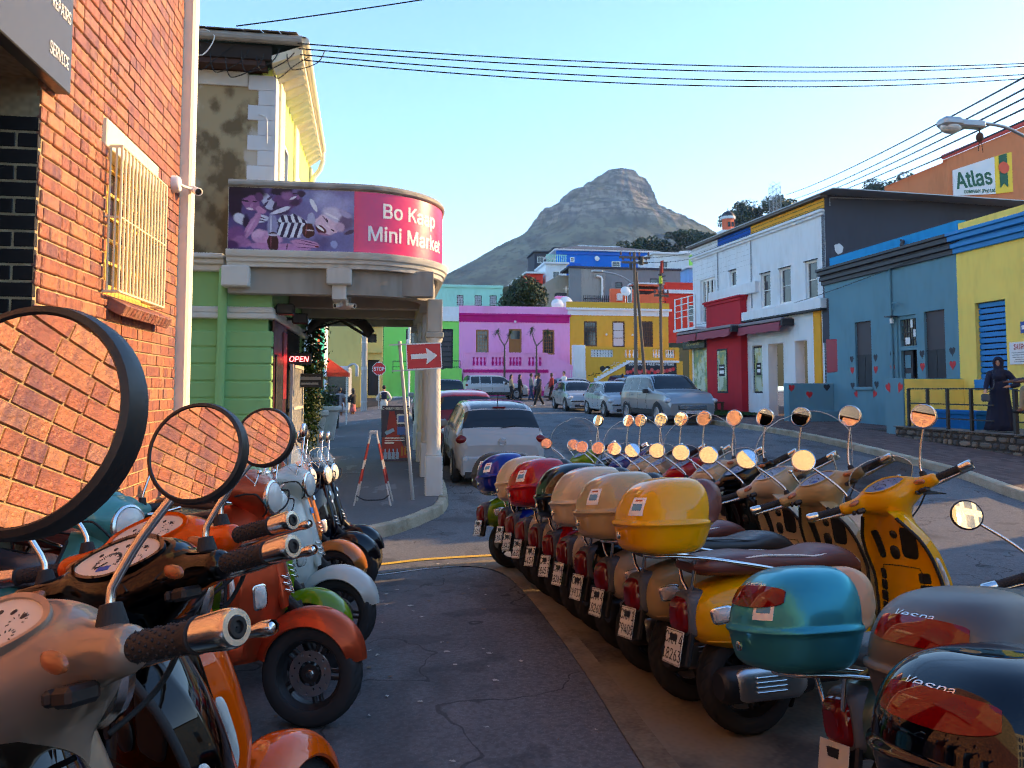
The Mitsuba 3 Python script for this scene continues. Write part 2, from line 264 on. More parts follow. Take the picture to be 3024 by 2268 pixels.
    a = np.linspace(-1, 1, 40); gb = np.concatenate([np.stack([-.13 + 0 * a[:14], np.linspace(.42, .66, 14)], 1), np.stack([np.linspace(-.12, .12, 14), .69 - .35 * np.linspace(-.12, .12, 14) ** 2], 1), np.stack([.13 + 0 * a[:14], np.linspace(.66, .42, 14)], 1)])
    P('leg_shield__glovebox_seam', MB().tube(np.column_stack([ap_back(gb[:, 0], gb[:, 1]) - .0005, gb]), .0022, 5), 'soot', True)
    for sd in (-1, 1):
        P('front_indicator', patches(lambda x, z, d: np.stack([ap_front(aw(z), z) - .03 + x, sd * (aw(z) + .001 + d), z], -1), [(0, .66, .014, .085, 3.5, 0, 4, 28, .008)]), 'clear_lens', True)
        P('front_indicator', patches(on_front(.004), [(sd * .14, .575, .024, .05, 4, -sd * 10, 4, 28, .012)]), 'clear_lens', True, v='f'); P('front_indicator__bezel', patches(on_front(.001), [(sd * .14, .575, .031, .058, 4, -sd * 10)]), 'chrome', True, v='f')
    P('horn_cover', loft([(0, -.028, .028, .02, 2.5), (.08, -.04, .03, .032, 2.5), (.25, -.042, .028, .036, 2.5), (.38, -.04, .02, .04, 2.5), (.44, -.03, .0, .03, 2.2)], 20, 20).mesh().apply_transform(mat4(np.column_stack([[.36, 0, -.933], [0, 1, 0], [.933, 0, .36]]), [1.01, 0, .925])), 'paint', 40)
    for k in range(3): P('horn_cover__chevron', MB().tube(np.array([[1.137 + .012 * k, -.034, .655 - .03 * k], [1.165 + .012 * k, 0, .64 - .03 * k], [1.137 + .012 * k, .034, .655 - .03 * k]]), .006, 6), 'chrome', True, v='f')
    P('badge', MB(mat4(np.column_stack([[0, 1, 0], [-.36, 0, .933], [.933, 0, .36]]), [1.078, 0, .845])).box([-.017, -.02, 0], [.017, .02, .006], None, .003), 'badge', v='f')
    # wheels: tyre with tread, rim, spokes, brake disc
    pr = np.array([(.150, -.045), (.158, -.056), (.185, -.062), (.212, -.058), (.226, -.042), (.2325, -.022), (.234, 0), (.2325, .022), (.226, .042), (.212, .058), (.185, .062), (.158, .056), (.150, .045), (.145, 0)])
    tt = np.linspace(0, 1, 44); base = np.r_[0, np.cumsum(np.linalg.norm(np.diff(pr, axis=0), axis=1))]; base /= base[-1]; r_, y_ = PchipInterpolator(base, pr[:, 0])(tt), PchipInterpolator(base, pr[:, 1])(tt)
    g = np.arange(160) * 2 * np.pi / 160; RR = np.repeat(r_[None], 160, 0); tread = (np.abs(y_) < .05) & (r_ > .2)
    ph = (g[:, None] * 22 / (2 * np.pi) + np.abs(y_)[None] * 18) % 1; RR = RR - .005 * (tread[None] & (ph < .22)) - .004 * (tread & (np.abs(y_) < .004))[None]
    tyre = MB().grid(np.stack([RR * np.cos(g)[:, None], np.repeat(y_[None], 160, 0), RR * np.sin(g)[:, None]], -1), wrap_u=True, wrap_v=True)
    ry = mat4(R3([1, 0, 0], 90))
    rim = MB().lathe([(.152, -.05), (.157, -.048), (.157, -.04), (.138, -.02), (.138, .02), (.157, .04), (.157, .048), (.152, .05), (.134, .02), (.134, -.02), (.152, -.05)], 48, ry)
    rim.lathe([(.001, -.03), (.038, -.03), (.042, -.02), (.042, .03), (.001, .03)], 24, ry)
    for k in range(5):
        for o in (-.013, .013):
            a = 2 * math.pi * k / 5; d = np.array([math.cos(a), 0, math.sin(a)]); e = np.array([-math.sin(a), 0, math.cos(a)])
            rim.box([.03, -.009, -.011], [.142, .009, .011], mat4(np.column_stack([d, e, np.cross(d, e)]), e * o * 1.2), .005)
    ringe = MB().lathe([(.1575, -.0495), (.1605, -.0505), (.1605, -.047), (.1575, -.046), (.1575, -.0495)], 64, ry); ringe.lathe([(.1575, .046), (.1605, .047), (.1605, .0505), (.1575, .0495), (.1575, .046)], 64, ry)
    disc = MB()
    ann = Point(0, 0).buffer(.1, 48).difference(Point(0, 0).buffer(.055, 32))
    for k in range(15): ann = ann.difference(Point(.078 + .009 * (k % 3 - 1), 0).buffer(.0055, 6).difference(Point(9, 9).buffer(1)) if k == 0 else shapely.affinity.rotate(Point(.078 + .009 * (k % 3 - 1), 0).buffer(.0055, 6), 24 * k, origin=(0, 0)))
    disc.poly(ann, .024, .028, ry)
    nut = MB().lathe([(.001, .046), (.012, .046), (.014, .04), (.014, .03), (.024, .03), (.024, .026)], 6, ry)
    for nm, x, st in (('rear_wheel', 0, False), ('front_wheel', WB, True)):
        def sh(mb): return mb.mesh().apply_translation([x, 0, WR])
        P(nm + '__tyre', sh(tyre), 'black_rubber', 40, st); P(nm + '__rim', sh(rim), 'rim', 30, st); P(nm + '__rim_edge', sh(ringe), 'brushed', True, st); P(nm + '__hub_nut', sh(nut), 'chrome', False, st)
        if st: P(nm + '__brake_disc', sh(disc), 'brushed', False, st)
    P('fork', MB().tube([[1.17, .07, .52], [1.25, .078, .33], [1.31, .08, .234]], [.03, .028, .03], 12).tube([S0 + AX * -.15, [1.14, 0, .56], [1.18, .05, .5]], .026, 10), 'dark_metal', 40, True)
    a = np.radians(np.linspace(18, 168, 34)); tt = np.linspace(-1, 1, 21); fw = PchipInterpolator(np.radians([18, 40, 90, 140, 168]), [.045, .082, .098, .092, .075])(a); fr = PchipInterpolator(np.radians([18, 50, 90, 130, 168]), [.265, .285, .292, .292, .285])(a)
    rr = lambda o: (fr[:, None] - o) - .07 * np.abs(tt[None]) ** 3.2
    fp = lambda o: np.stack([WB + rr(o) * np.cos(a)[:, None], tt[None] * (fw[:, None] - o), WR + rr(o) * np.sin(a)[:, None]], -1)
    P('front_fender', MB().grid(np.concatenate([fp(0), fp(.006)[:, ::-1]], 1), wrap_v=True, caps=True), 'paint', 40, True)
    # handlebar cover
    dn = np.array([-.6, 0, .8]); dc = np.array([.888, 0, 1.083])
    def f(p):
        q = p.copy(); q[:, 1] = np.abs(q[:, 1])
        e = smin(s_ell(q, [.945, 0, 1.025], [.105, .135, .075]), s_ell(q, [.925, 0, 1.07], [.095, .125, .055], R3([0, 1, 0], -18).T), .03)
        e = smin(e, s_ell(q, [1.0, 0, 1.01], [.06, .088, .08]), .03); e = smax(e, (p - dc) @ dn, .012)
        e = smin(e, s_cap(q, [.93, .09, 1.035], [.882, .222, 1.04], .05, .03), .045); return smin(e, s_cap(q, [.925, 0, 1.0], [.975, 0, .90], .062, .05), .05)
    P('handlebar_cover', nets(f, [.77, -.27, .84], [1.09, .27, 1.17], .0075), 'paint', True, True)
    dm = mat4(np.column_stack([[0, -1, 0], [.8, 0, .6], dn]), dc + dn * .001)       # x to the rider's right, y forward-up, z out of the dial
    lens = lambda a, b, n=1.65: Polygon([(a * np.sign(c) * abs(c) ** (2 / n), b * np.sign(s) * abs(s) ** (2 / n) * (1 if s > 0 else .8)) for c, s in [(math.cos(k * math.pi / 32), math.sin(k * math.pi / 32)) for k in range(64)]])
    P('speedometer', MB(dm).poly(lens(.098, .060), 0, .006), 'dial', 40, True)
    P('speedometer__bezel', MB(dm).poly(lens(.108, .069).difference(lens(.098, .060)), -.004, .010), 'bezel', 40, True)
    m = MB(dm)
    for k in range(29):
        a = math.radians(200 - k * 220 / 28); L = .010 if k % 4 == 0 else .006; ca, sa = math.cos(a), math.sin(a)
        m.box([.03 - L, -.0008, .006], [.03, .0008, .0068], mat4(R3([0, 0, 1], math.degrees(a)), [-.018, -.008, 0]))
    for cx, cy in ((.05, .012), (.052, -.016)):
        for k in range(9): m.box([.011, -.0006, .006], [.015, .0006, .0068], mat4(R3([0, 0, 1], 200 - k * 27), [cx, cy, 0]))
    for k in range(5): m.poly(Point(-.06 + .026 * k + .01, .036 - .004 * (k - 2) ** 2).buffer(.0045, 8), .006, .0068)
    P('speedometer__marking', m.box([-.001, -.001, .0068], [.024, .001, .008], mat4(R3([0, 0, 1], 215), [-.018, -.008, 0])), 'ink_black', False, True)
    P('speedometer__display', MB(dm).box([-.03, -.03, .006], [-.002, -.018, .0072]), 'ink_blue', False, True)
    for sd in (-1, 1):
        A0, B0 = np.array([.882, sd * .222, 1.04]), np.array([.852, sd * .352, 1.045]); C0 = B0 + (B0 - A0) / np.linalg.norm(B0 - A0) * .062; u = (B0 - A0) / np.linalg.norm(B0 - A0); L = np.linalg.norm(B0 - A0)
        gm = trimesh.geometry.align_vectors([0, 0, 1], u); gm[:3, 3] = A0
        g_ = MB(gm).lathe([(.001, -.012), (.027, -.012), (.029, -.004), (.027, .004), (.0175, .008), (.0175, L - .006), (.0215, L - .004), (.0215, L), (.001, L)], 24)
        for k in range(9):
            for j in range(12):
                an = (j + .5 * (k % 2)) * math.pi / 6; c = np.array([.0176 * math.cos(an), .0176 * math.sin(an), .018 + k * .0115])
                g_.raw(np.array([[1, 0, 0], [-1, 0, 0], [0, 1, 0], [0, -1, 0], [0, 0, 1], [0, 0, -1]]) * .0028 + c, [[0, 2, 4], [2, 1, 4], [1, 3, 4], [3, 0, 4], [2, 0, 5], [1, 2, 5], [3, 1, 5], [0, 3, 5]])
        P('grip', g_, 'black_rubber', 35, True)
        P('grip__bar_end', MB(gm).lathe([(.001, L), (.018, L), (.0205, L + .006), (.0225, L + .045), (.022, L + .056), (.0195, L + .061), (.013, L + .0615)], 28), 'chrome', 40, True)
        P('grip__bar_end_cap', MB(gm).lathe([(.013, L + .0612), (.0115, L + .0635), (.007, L + .0635), (.006, L + .060), (.001, L + .0605)], 20), 'dark_metal', 40, True)
        P('brake_lever', MB().tube(smooth_path([[.925, sd * .2, 1.02], [.945, sd * .25, 1.025], [.93, sd * .32, 1.03], [.905, sd * .40, 1.035], [.9, sd * .415, 1.036]], 14), [.01] * 6 + [.0075] * 6 + [.010, .009], 8), 'chrome', True, True)
        P('stop_switch', MB(mat4(R3([0, 0, 1], sd * 18), [.857, sd * .168, 1.043])).raw(*disc_patch(lambda a, b, d: np.stack([-.022 - d - 0 * a, a, b], -1), 0, 0, .027, .012, 2.4, sd * -14, 3, 20, .006)), 'amber_lens', True, True)
        P('switch_block', MB(mat4(R3([0, 0, 1], sd * 18), [.865, sd * .16, 1.005])).box([-.022, -.03, -.016], [.02, .012, .008], None, .006).box([-.022, .018, -.014], [.02, .034, .006], None, .005), 'black_plastic', False, True)
    for sd in (-1, 1): P('brake_cable', MB().tube(smooth_path([[.945, sd * .17, 1.015], [1.04, sd * .17, 1.03], [1.07, sd * .11, .97], [1.03, sd * .05, .92]], 16), .0045, 6), 'black_rubber', True, True)
    P('headlight', MB().lathe([(.074, -.01), (.07, .008), (.05, .02), (.02, .026), (.001, .027)], 32, mat4(R3([0, 1, 0], 82), [1.052, 0, 1.005])), 'clear_lens', 40, True); P('headlight__bezel', MB().lathe([(.074, -.02), (.083, -.012), (.083, .002), (.074, .008)], 32, mat4(R3([0, 1, 0], 82), [1.05, 0, 1.005])), 'chrome', 40, True)
    # rear rack, case, exhaust, stand
    P('rack', MB().tube(smooth_path([[.1, -.17, .735], [-.05, -.16, .765], [-.28, -.1, .80], [-.42, -.08, .81], [-.46, 0, .81], [-.42, .08, .81], [-.3, .1, .80], [-.05, .16, .765], [.1, .17, .735]], 50), .009, 8).tube([[-.26, -.09, .80], [-.26, -.05, .68], [-.25, .0, .62]], .009, 8).tube([[-.26, .09, .80], [-.26, .05, .68], [-.25, 0, .62]], .009, 8), 'chrome', True, v='c')
    P('exhaust', loft([(-.3, .19, .30, .05, 2.2), (-.27, .17, .32, .065, 2.4), (0, .17, .32, .068, 2.4), (.15, .19, .3, .05, 2.2)], 14, 20).mesh().apply_translation([.06, -.18, .02]), 'dark_metal', 40)
    P('exhaust__heat_shield', loft([(-.24, .2, .30, .02, 2.4), (-.2, .18, .32, .03, 3), (.05, .18, .32, .03, 3), (.1, .21, .3, .02, 2.4)], 14, 20).mesh().apply_translation([.06, -.225, .02]), 'brushed', 40)
    for k in range(4): P('exhaust__shield_slot', MB().box([-.1, -.2615, .24 + k * .02], [.05, -.254, .246 + k * .02], None, .002), 'chrome')
    P('engine', MB().box([-.08, .03, .17], [.42, .15, .36], None, .04).box([.0, -.1, .2], [.5, .1, .38], None, .04), 'dark_metal', 30)
    P('stand', MB().tube([[.42, .12, .28], [.38, .22, .03], [.40, .25, .01]], .012, 8), 'black_plastic', True)
    case_prof = [(.0, .06, .08), (.008, .12, .155), (.03, .15, .178), (.10, .172, .197), (.112, .176, .200), (.116, .184, .208), (.128, .184, .208), (.132, .176, .200), (.17, .174, .197), (.22, .162, .186), (.262, .138, .162), (.288, .105, .125), (.301, .06, .075), (.304, .001, .001)]
    cp = np.array(case_prof); tz = np.linspace(0, 1, 60); k_ = np.r_[0, np.cumsum(np.linalg.norm(np.diff(cp, axis=0), axis=1))]; k_ /= k_[-1]; cz, ca, cb = (PchipInterpolator(k_, cp[:, j])(tz) for j in range(3))
    g = np.arange(72) * 2 * np.pi / 72; c, s_ = np.cos(g), np.sin(g); sq = lambda v, e: np.sign(v) * np.abs(v) ** e
    shift = -.02 + .10 * (cz / .303) ** 1.5
    X = ca[:, None] * sq(c, .74)[None] * np.where(c < 0, 1.06, 1)[None] + .6 * shift[:, None]; Y = cb[:, None] * sq(s_, .74)[None]; Z = np.repeat(cz[:, None], 72, 1)
    G = np.stack([X, Y, Z], -1) * 1.12 + np.array([-.37, 0, .82]); i0 = int(np.argmax(cz > .114)); global case_G; case_G = (G, cz, cp)
    P('top_case__base', MB().grid(G[:i0 + 1], wrap_v=True, caps=True), 'case_low', 50, v='c'); P('top_case__lid', MB().grid(G[i0:], wrap_v=True, caps=True), 'case', 50, v='c')
    P('top_case__lock', MB().lathe([(.016, 0), (.016, .008), (.012, .01), (.001, .01)], 20, mat4(np.column_stack([[0, 1, 0], [.1, 0, .99], [-.99, 0, .1]]) @ R3([0, 0, 1], 0), [-.588, 0, .905])), 'chrome', 30, v='c')
    def on_case(i0, i1, a0, a1, off):     # conforming patch of the case skin, between rows and columns of its grid
        ii, jj = np.linspace(i0, i1, 9), np.linspace(a0, a1, 21) % 72; A = G[ii.astype(int)][:, jj.astype(int)]; B2 = G[np.minimum(ii.astype(int) + 1, 59)][:, jj.astype(int)]; A = A + (B2 - A) * (ii % 1)[:, None, None]
        A2 = G[ii.astype(int)][:, (jj.astype(int) + 1) % 72]; A = A + (A2 - G[ii.astype(int)][:, jj.astype(int)]) * (jj % 1)[None, :, None]
        n = np.cross(np.gradient(A, axis=0), np.gradient(A, axis=1)); n /= np.linalg.norm(n, axis=-1, keepdims=True) + 1e-9; n *= np.sign((n * (A - [-.37, 0, .95])).sum(-1, keepdims=True)); return A + n * off, A - n * .006
    def leaf(A): k = .5 + .5 * np.sin(np.linspace(.12, 1, A[0].shape[1]) * np.pi) ** .6; return tuple(a[4:5] + (a - a[4:5]) * k[None, :, None] for a in A)
    def skin(A): t, b = A; r = np.concatenate([t[0], t[1:, -1], t[-1, -2::-1], t[-2:0:-1, 0]]); rb = np.concatenate([b[0], b[1:, -1], b[-1, -2::-1], b[-2:0:-1, 0]]); return MB().grid(t).grid(np.stack([r, rb], 1), wrap_u=True)
    zi = lambda z: float(np.interp(z, cz, np.arange(60)))
    P('top_case__marker_lens', skin(leaf(on_case(zi(.188), zi(.248), 31, 45, .006))), 'red_lens', True, v='r')
    P('top_case__sticker', skin(on_case(zi(.155), zi(.225), 38, 43, .0012)), 'sticker_white', False, v='k'); P('top_case__sticker_print', skin(on_case(zi(.175), zi(.20), 38.8, 42.2, .0022)), 'sticker_blue', False, v='k'); P('top_case__sticker_print', skin(on_case(zi(.21), zi(.216), 39.2, 41.8, .0022)), 'sticker_red', False, v='k')
    tx = text_mesh('Vespa', .015, .0015, False); v = tx.vertices.copy(); v[:, 0] += v[:, 1] * .25; v[:, 0] -= v[:, 0].mean(); tb, _ = on_case(zi(.225), zi(.285), 28, 44, .0008); U, Vv = np.clip((v[:, 0] / .17 + .5) * 20, 0, 19.99), np.clip((v[:, 1] / .075 + .25) * 8, 0, 7.99); iu, iv = U.astype(int), Vv.astype(int); fu, fv = (U - iu)[:, None], (Vv - iv)[:, None]; flip = tb[:, ::-1] if tb[0, 0, 1] < tb[0, -1, 1] else tb
    q = (flip[iv, iu] * (1 - fu) + flip[iv, iu + 1] * fu) * (1 - fv) + (flip[iv + 1, iu] * (1 - fu) + flip[iv + 1, iu + 1] * fu) * fv; dd = (q - [-.37, 0, .9]); dd /= np.linalg.norm(dd, axis=1, keepdims=True); P('top_case__lettering', trimesh.Trimesh(q + dd * v[:, 2:3], tx.faces, process=False), 'chrome', v='r')
    pad = []
    for zi in np.linspace(.12, .292, 18):
        row = np.interp(zi, cz[np.argsort(cz)], np.arange(60)[np.argsort(cz)]); a_, b_, sx = np.interp(row, np.arange(60), ca), np.interp(row, np.arange(60), cb), np.interp(row, np.arange(60), shift)
        th = np.radians(np.linspace(-58, 58, 20)); e = np.sin(np.clip((zi - .12) / .172, 0, 1) * np.pi) ** .4 * np.cos(th / th.max() * np.pi / 2) ** .35 * .05
        pad.append(np.stack([(a_ + e) * sq(np.cos(th), .74) + .6 * sx, (b_ + e * .4) * sq(np.sin(th), .74), zi + e * .5 * (zi > .2)], -1) * 1.12 + [-.37, 0, .82])
    P('top_case__backrest', MB().grid(np.array(pad)), 'pad', True, v='p')
    # screens
    for v, H, W in (('s', .17, .17), ('l', .40, .29)):
        tz, ty = np.linspace(0, 1, 20), np.linspace(-1, 1, 21); wv = W * np.sqrt(np.clip(1 - (tz * 1.0) ** 3.2, .02, 1)) * (.62 + .38 * np.minimum(1, tz * 2.2)); 
        q = np.stack([1.05 - .22 * H / .4 * tz[:, None] - .10 * ty[None] ** 2 * (wv[:, None] / .29) * 1.2, ty[None] * wv[:, None], 1.07 + H * tz[:, None] * (1 + 0 * ty[None])], -1)
        P('windscreen', MB().grid(q), 'screen', True, True, v=v); edge = np.concatenate([q[:, 0], q[-1, 1:-1], q[::-1, -1]])
        P('windscreen__edge', MB().tube(edge, .0025, 5), 'screen_edge', True, True, v=v)
        for sd in (-1, 1): P('windscreen__bracket', MB().tube([[1.0, sd * .1, 1.06], q[6, 10 + sd * 5]], .0055, 6).tm(trimesh.creation.icosphere(1, .013), mat4(np.eye(3), q[6, 10 + sd * 5])), 'chrome', True, True, v=v)
build_scooter()
BOOST = dict(yellow=1.25, teal=1.4, orange=.95, silver=.85, navy=.7, black=.6, cream=1.0, beige=1.05, white=.95)
for nm, c in dict(yellow=(238, 176, 4), beige=(205, 184, 138), cream=(222, 208, 180), red=(188, 16, 24), blue=(18, 44, 150), lime=(130, 160, 20), navy=(14, 20, 38), black=(8, 8, 10), white=(226, 226, 220), gold=(176, 122, 62), copper=(178, 78, 48), orange=(240, 116, 4), silver=(196, 178, 160), teal=(60, 138, 150), sage=(96, 120, 112), grey=(98, 92, 88), cyan=(96, 168, 166)).items():
    metal = nm in ('copper', 'silver', 'teal', 'sage', 'grey')
    mat_paint(nm + '_paint', [min(.85, x * BOOST.get(nm, 1.2)) for x in S(c)], .3, 1.0 if nm != 'grey' else .15, .4 if metal else 0)
mat('sticker_white', [.72, .7, .66], .4); mat('sticker_blue', S((80, 140, 170)), .4); mat('sticker_red', S((190, 90, 60)), .4)
mat('dial_cream', S((205, 188, 165)), .35, 0, .6); mat('dial_blue', S((110, 118, 140)), .12, 0, 1); mat('badge_blue', S((90, 140, 200)), .3, 0, .6)
DEF = dict(paint='black_paint', seat='black_leather', piping='black_leather', case='black_paint', case_low=None, pad='black_leather', rim='black_plastic', dial='dial_blue', bezel=None, shield=None, stem='chrome', screen='screen_glass', screen_edge='clear_lens', badge='badge_blue', mirror_back='black_plastic')
placed = {}
def scooter(x, y, head, steer, label, group, lean=6, var='', plate=None, sticker=False, scale=1.0, dz=0, mirrors=({}, {}), case_off=(0, 0, 0), skip=(), **slots):
    key = thing('motor_scooter', label, 'scooter', group); sl = {**DEF, **slots}; sl['case_low'] = sl['case_low'] or sl['case']; sl['bezel'] = sl['bezel'] or sl['paint']; sl['shield'] = sl['shield'] or sl['paint']
    z = float(gz(x, y)) + dz; B = mat4(R3([0, 0, 1], head) @ R3([1, 0, 0], -lean), [x, y, z]); B[:3, :3] *= scale
    dzf = float(gz(*xf(B, [WB, 0, 0])[:2])) + dz - z; B = B @ mat4(R3([0, 1, 0], -math.degrees(math.atan2(dzf, WB)) * .9))
    Rm = R3(AX, steer); M = B @ mat4(Rm, S0 - Rm @ S0); placed[key] = (B, M); made = {}
    for path, d, slot, st, v in parts:
        if v == 'f' and 'f' not in var or v in 'cslprk' and v and v not in var or path in skip: continue
        top, _, sub = path.partition('__')
        if sub: k = numbered(f'{key}__{made.get(top, top)}__{sub}')
        else: k = numbered(f'{key}__{path}'); made[path] = k[len(key) + 2:]
        scene[k] = {**d, 'bsdf': {'type': 'ref', 'id': sl.get(slot, slot)}, 'to_world': T(M if st else B @ mat4(np.eye(3), case_off) if top in ('top_case', 'rack') else B)}
    for sd, o in zip((1, -1), mirrors):
        if o is None: continue
        h = (sd, *sorted(o.items())); _mir[h] = _mir.get(h) or mirror_parts(sd, **o); mk = numbered(f'{key}__mirror')
        for nm, d, slot in _mir[h]: scene[f'{mk}__{nm}'] = {**d, 'bsdf': {'type': 'ref', 'id': sl.get(slot, slot)}, 'to_world': T(M)}
    if plate:
        m = MB(); pm = B @ plate_m
        for i, t in enumerate(plate): m.text(t, .048, pm @ mat4(np.eye(3), [0, .012 - i * .068, .0042]), .0012, False, True, .84 if len(t) > 4 else 1.0)
        for a, b in (((-.078, -.071), (.078, -.0685)), ((-.078, .0685), (.078, .071)), ((-.078, -.071), (-.0755, .071)), ((.0755, -.071), (.078, .071))): m.box([*a, .0042], [*b, .0052], pm)
        obj('lettering', m, 'ink_black', f'{key}__licence_plate')
    return key
# ---------------------------------------------------------------- ground, roads, kerbs
def asph(p, n, uv):
    a = mikit.fbm(p.x * .55, p.y * .55, 0, 4); g = mikit.noise(p.x * 55, p.y * 55, 3); g2 = mikit.noise(p.x * 140, p.y * 140, 7); st = mikit.smoothstep(.60, .74, mikit.fbm(p.x * 1.6 + 9, p.y * .7, 5, 4))
    cr = dr.abs(mikit.fbm(p.x * .8 + 3, p.y * .8, 2, 5) - .5); crack = 1 - mikit.smoothstep(.002, .006, cr); oil = mikit.smoothstep(.62, .72, mikit.fbm(p.x * 3, p.y * 3, 6, 3))
    v = .115 + .07 * (a - .5) + .05 * (g - .5) + .12 * dr.maximum(g2 - .62, 0); v = v * (1 - .35 * st) * (1 - .55 * crack) * (1 - .3 * oil)
    return mi.Color3f(v * .985, v * .99, v * 1.02)
def asph_h(p, n, uv): return .5 * mikit.noise(p.x * 120, p.y * 120, 1) + .5 * mikit.noise(p.x * 45, p.y * 45, 5)
def rough_mat(name, fn, hfn, sc, rough=.85): scene[name] = {'type': 'bumpmap', 'arbitrary': proc(hfn, 2e-3), 'scale': sc, 'b': {'type': 'twosided', 'b': {'type': 'principled', 'base_color': proc(fn), 'roughness': rough, 'specular': .35}}}; return name
def lane(p, n, uv):
    v = asph(p, n, uv); m = mikit.smoothstep(.35, .7, mikit.fbm(p.x * 2.2, p.y * 1.1, 9, 4)); return v * (.66 + .2 * m) * mi.Color3f(1.06, .99, .95)
def gutter_c(p, n, uv):
    a = mikit.fbm(p.x * 6, p.y * 6, 2, 4); b = mikit.noise(p.x * 70, p.y * 70, 1); return mikit.mix([.10, .075, .05], [.24, .185, .12], dr.clip(a * 1.1 + .35 * (b - .5), 0, 1))
def bay_c(p, n, uv):
    a = mikit.smoothstep(.35, .7, mikit.fbm(p.x * 1.4, p.y * 1.4, 4, 5)); b = mikit.noise(p.x * 60, p.y * 60, 1); return mikit.mix([.06, .05, .04], [.20, .16, .11], dr.clip(a + .3 * (b - .5), 0, 1))
def kerb_c(p, n, uv):
    a = mikit.fbm(p.x * 5, p.y * 5, p.z * 5, 4); b = mikit.noise(p.x * 50, p.y * 50, p.z * 50); return mikit.mix([.20, .165, .11], [.46, .41, .31], dr.clip(a * 1.2 - .1 + .3 * (b - .5), 0, 1))
def pave_c(p, n, uv):
    a = mikit.fbm(p.x * .8, p.y * .8, 1, 4); b = mikit.noise(p.x * 45, p.y * 45, 1); v = .075 + .045 * a + .016 * (b - .5) + .05 * mikit.smoothstep(.69, .74, mikit.fbm(p.x * 2.5, p.y * 1.2, 8, 4)); return mi.Color3f(v, v, v * 1.03)
rough_mat('asphalt', asph, asph_h, .006); rough_mat('lane_asphalt', lane, asph_h, .004, .75); rough_mat('gutter_stone', gutter_c, asph_h, .008); rough_mat('bay_concrete', bay_c, asph_h, .005); rough_mat('kerb_stone_face', kerb_c, relief, .03); rough_mat('pavement_asphalt', pave_c, asph_h, .004)
mat('line_yellow', S((200, 160, 50)), .7); mat('line_white', [.42, .42, .42], .7); mat('line_worn', [.16, .16, .165], .7); mat('gutter_brick', S((128, 96, 84)), .8)
def sheet(x0, x1, y0, y1, nx, ny, dz=0, zf=gz):
    X, Y = np.meshgrid(np.linspace(x0, x1, nx), np.linspace(y0, y1, ny), indexing='ij'); return MB().grid(np.stack([X, Y, zf(X, Y) + dz], -1))
def ribbon(L, R, dz, n=60, zf=gz):       # sheet between two ground polylines
    L, R = smooth_path([(*p, 0) for p in L], n), smooth_path([(*p, 0) for p in R], n); q = np.stack([L + (R - L) * t for t in np.linspace(0, 1, 6)], 1); q[..., 2] = zf(q[..., 0], q[..., 1]) + dz; return MB().grid(q)
struct('road', sheet(-60, 60, -30, 62, 161, 221), 'asphalt', True)
G2 = np.linspace(-1, 1, 60)
def far_z(x, y): return gz(x, np.clip(y, -30, 62)) * .6 + .4 * 1.0 - 3 * sstep(62, 300, np.abs(y)) + 0 * x
X_, Y_ = np.meshgrid(np.sign(G2) * np.abs(G2) ** 3 * 3000, np.sign(G2) * np.abs(G2) ** 3 * 3000 + 16, indexing='ij'); struct('ground', MB().grid(np.stack([X_, Y_, -6.0 + 0 * X_], -1)), mat('earth', [.10, .085, .055], .9))
# the dark strip of newer tar between the rows and the stone gutter along the parking bay
GL = [(1.0, -.5), (1.03, 1.6), (1.06, 2.8), (1.09, 3.6), (1.13, 4.4), (1.15, 5.2), (1.16, 6.3), (1.15, 7.0), (1.09, 7.55), (.95, 7.86), (.7, 7.98), (.35, 7.92), (-.1, 7.7)]
GR = [(1.22, -.5), (1.22, 1.6), (1.22, 2.8), (1.23, 3.6), (1.26, 4.4), (1.27, 5.2), (1.27, 6.3), (1.26, 7.0), (1.21, 7.6), (1.05, 7.97), (.75, 8.07), (.36, 7.98), (-.1, 7.74)]
struct('lane', ribbon([(-1.9, -.5), (-1.9, 1.5), (-1.9, 3), (-1.9, 5), (-1.7, 6), (-1.2, 7.4), (-.1, 7.7)], GL, .004, 70), 'lane_asphalt', True)
struct('gutter', ribbon(GL, GR, .012, 90), 'gutter_stone', True)
struct('parking_bay', ribbon(GR, [(3.6, -.5), (3.6, 2), (3.4, 4), (3.2, 6), (2.4, 7.6), (1.8, 8.2), (1.2, 8.3), (.6, 8.1), (-.1, 7.75)], .004, 70), 'bay_concrete', True)
struct('yellow_line', ribbon([(-1.3, 8.12), (-.2, 8.15), (.4, 8.36), (1.15, 8.46)], [(-1.3, 8.22), (-.2, 8.25), (.4, 8.46), (1.15, 8.56)], .008, 30), 'line_yellow', True)
struct('white_line', ribbon([(-1.1, 7.52), (-.2, 7.63), (.5, 7.93), (1.0, 8.0)], [(-1.1, 7.56), (-.2, 7.67), (.5, 7.97), (1.0, 8.04)], .009, 30), 'line_white', True)
for (xa, ya), (xb, yb), w in (((2.3, 36.5), (9.8, 35.5), .16), ((3.6, 20), (5.6, 24), .07), ((-1.2, 24), (.6, 24), .07), ((-1.4, 29), (.2, 29), .07)):
    struct('worn_line', ribbon([(xa, ya), (xb, yb)], [(xa, ya + w), (xb, yb + w)], .009, 20), 'line_worn', True)
for (xa, ya), (xb, yb) in (((-1.5, 15.2), (-.5, 15.1)), ((-1.2, 20), (-.4, 20)), ((-.9, 13.6), (-.75, 14.8))): struct('worn_line', ribbon([(xa, ya), (xb, yb)], [(xa, ya + .06), (xb, yb + .06)], .15, 12), 'line_worn', True)
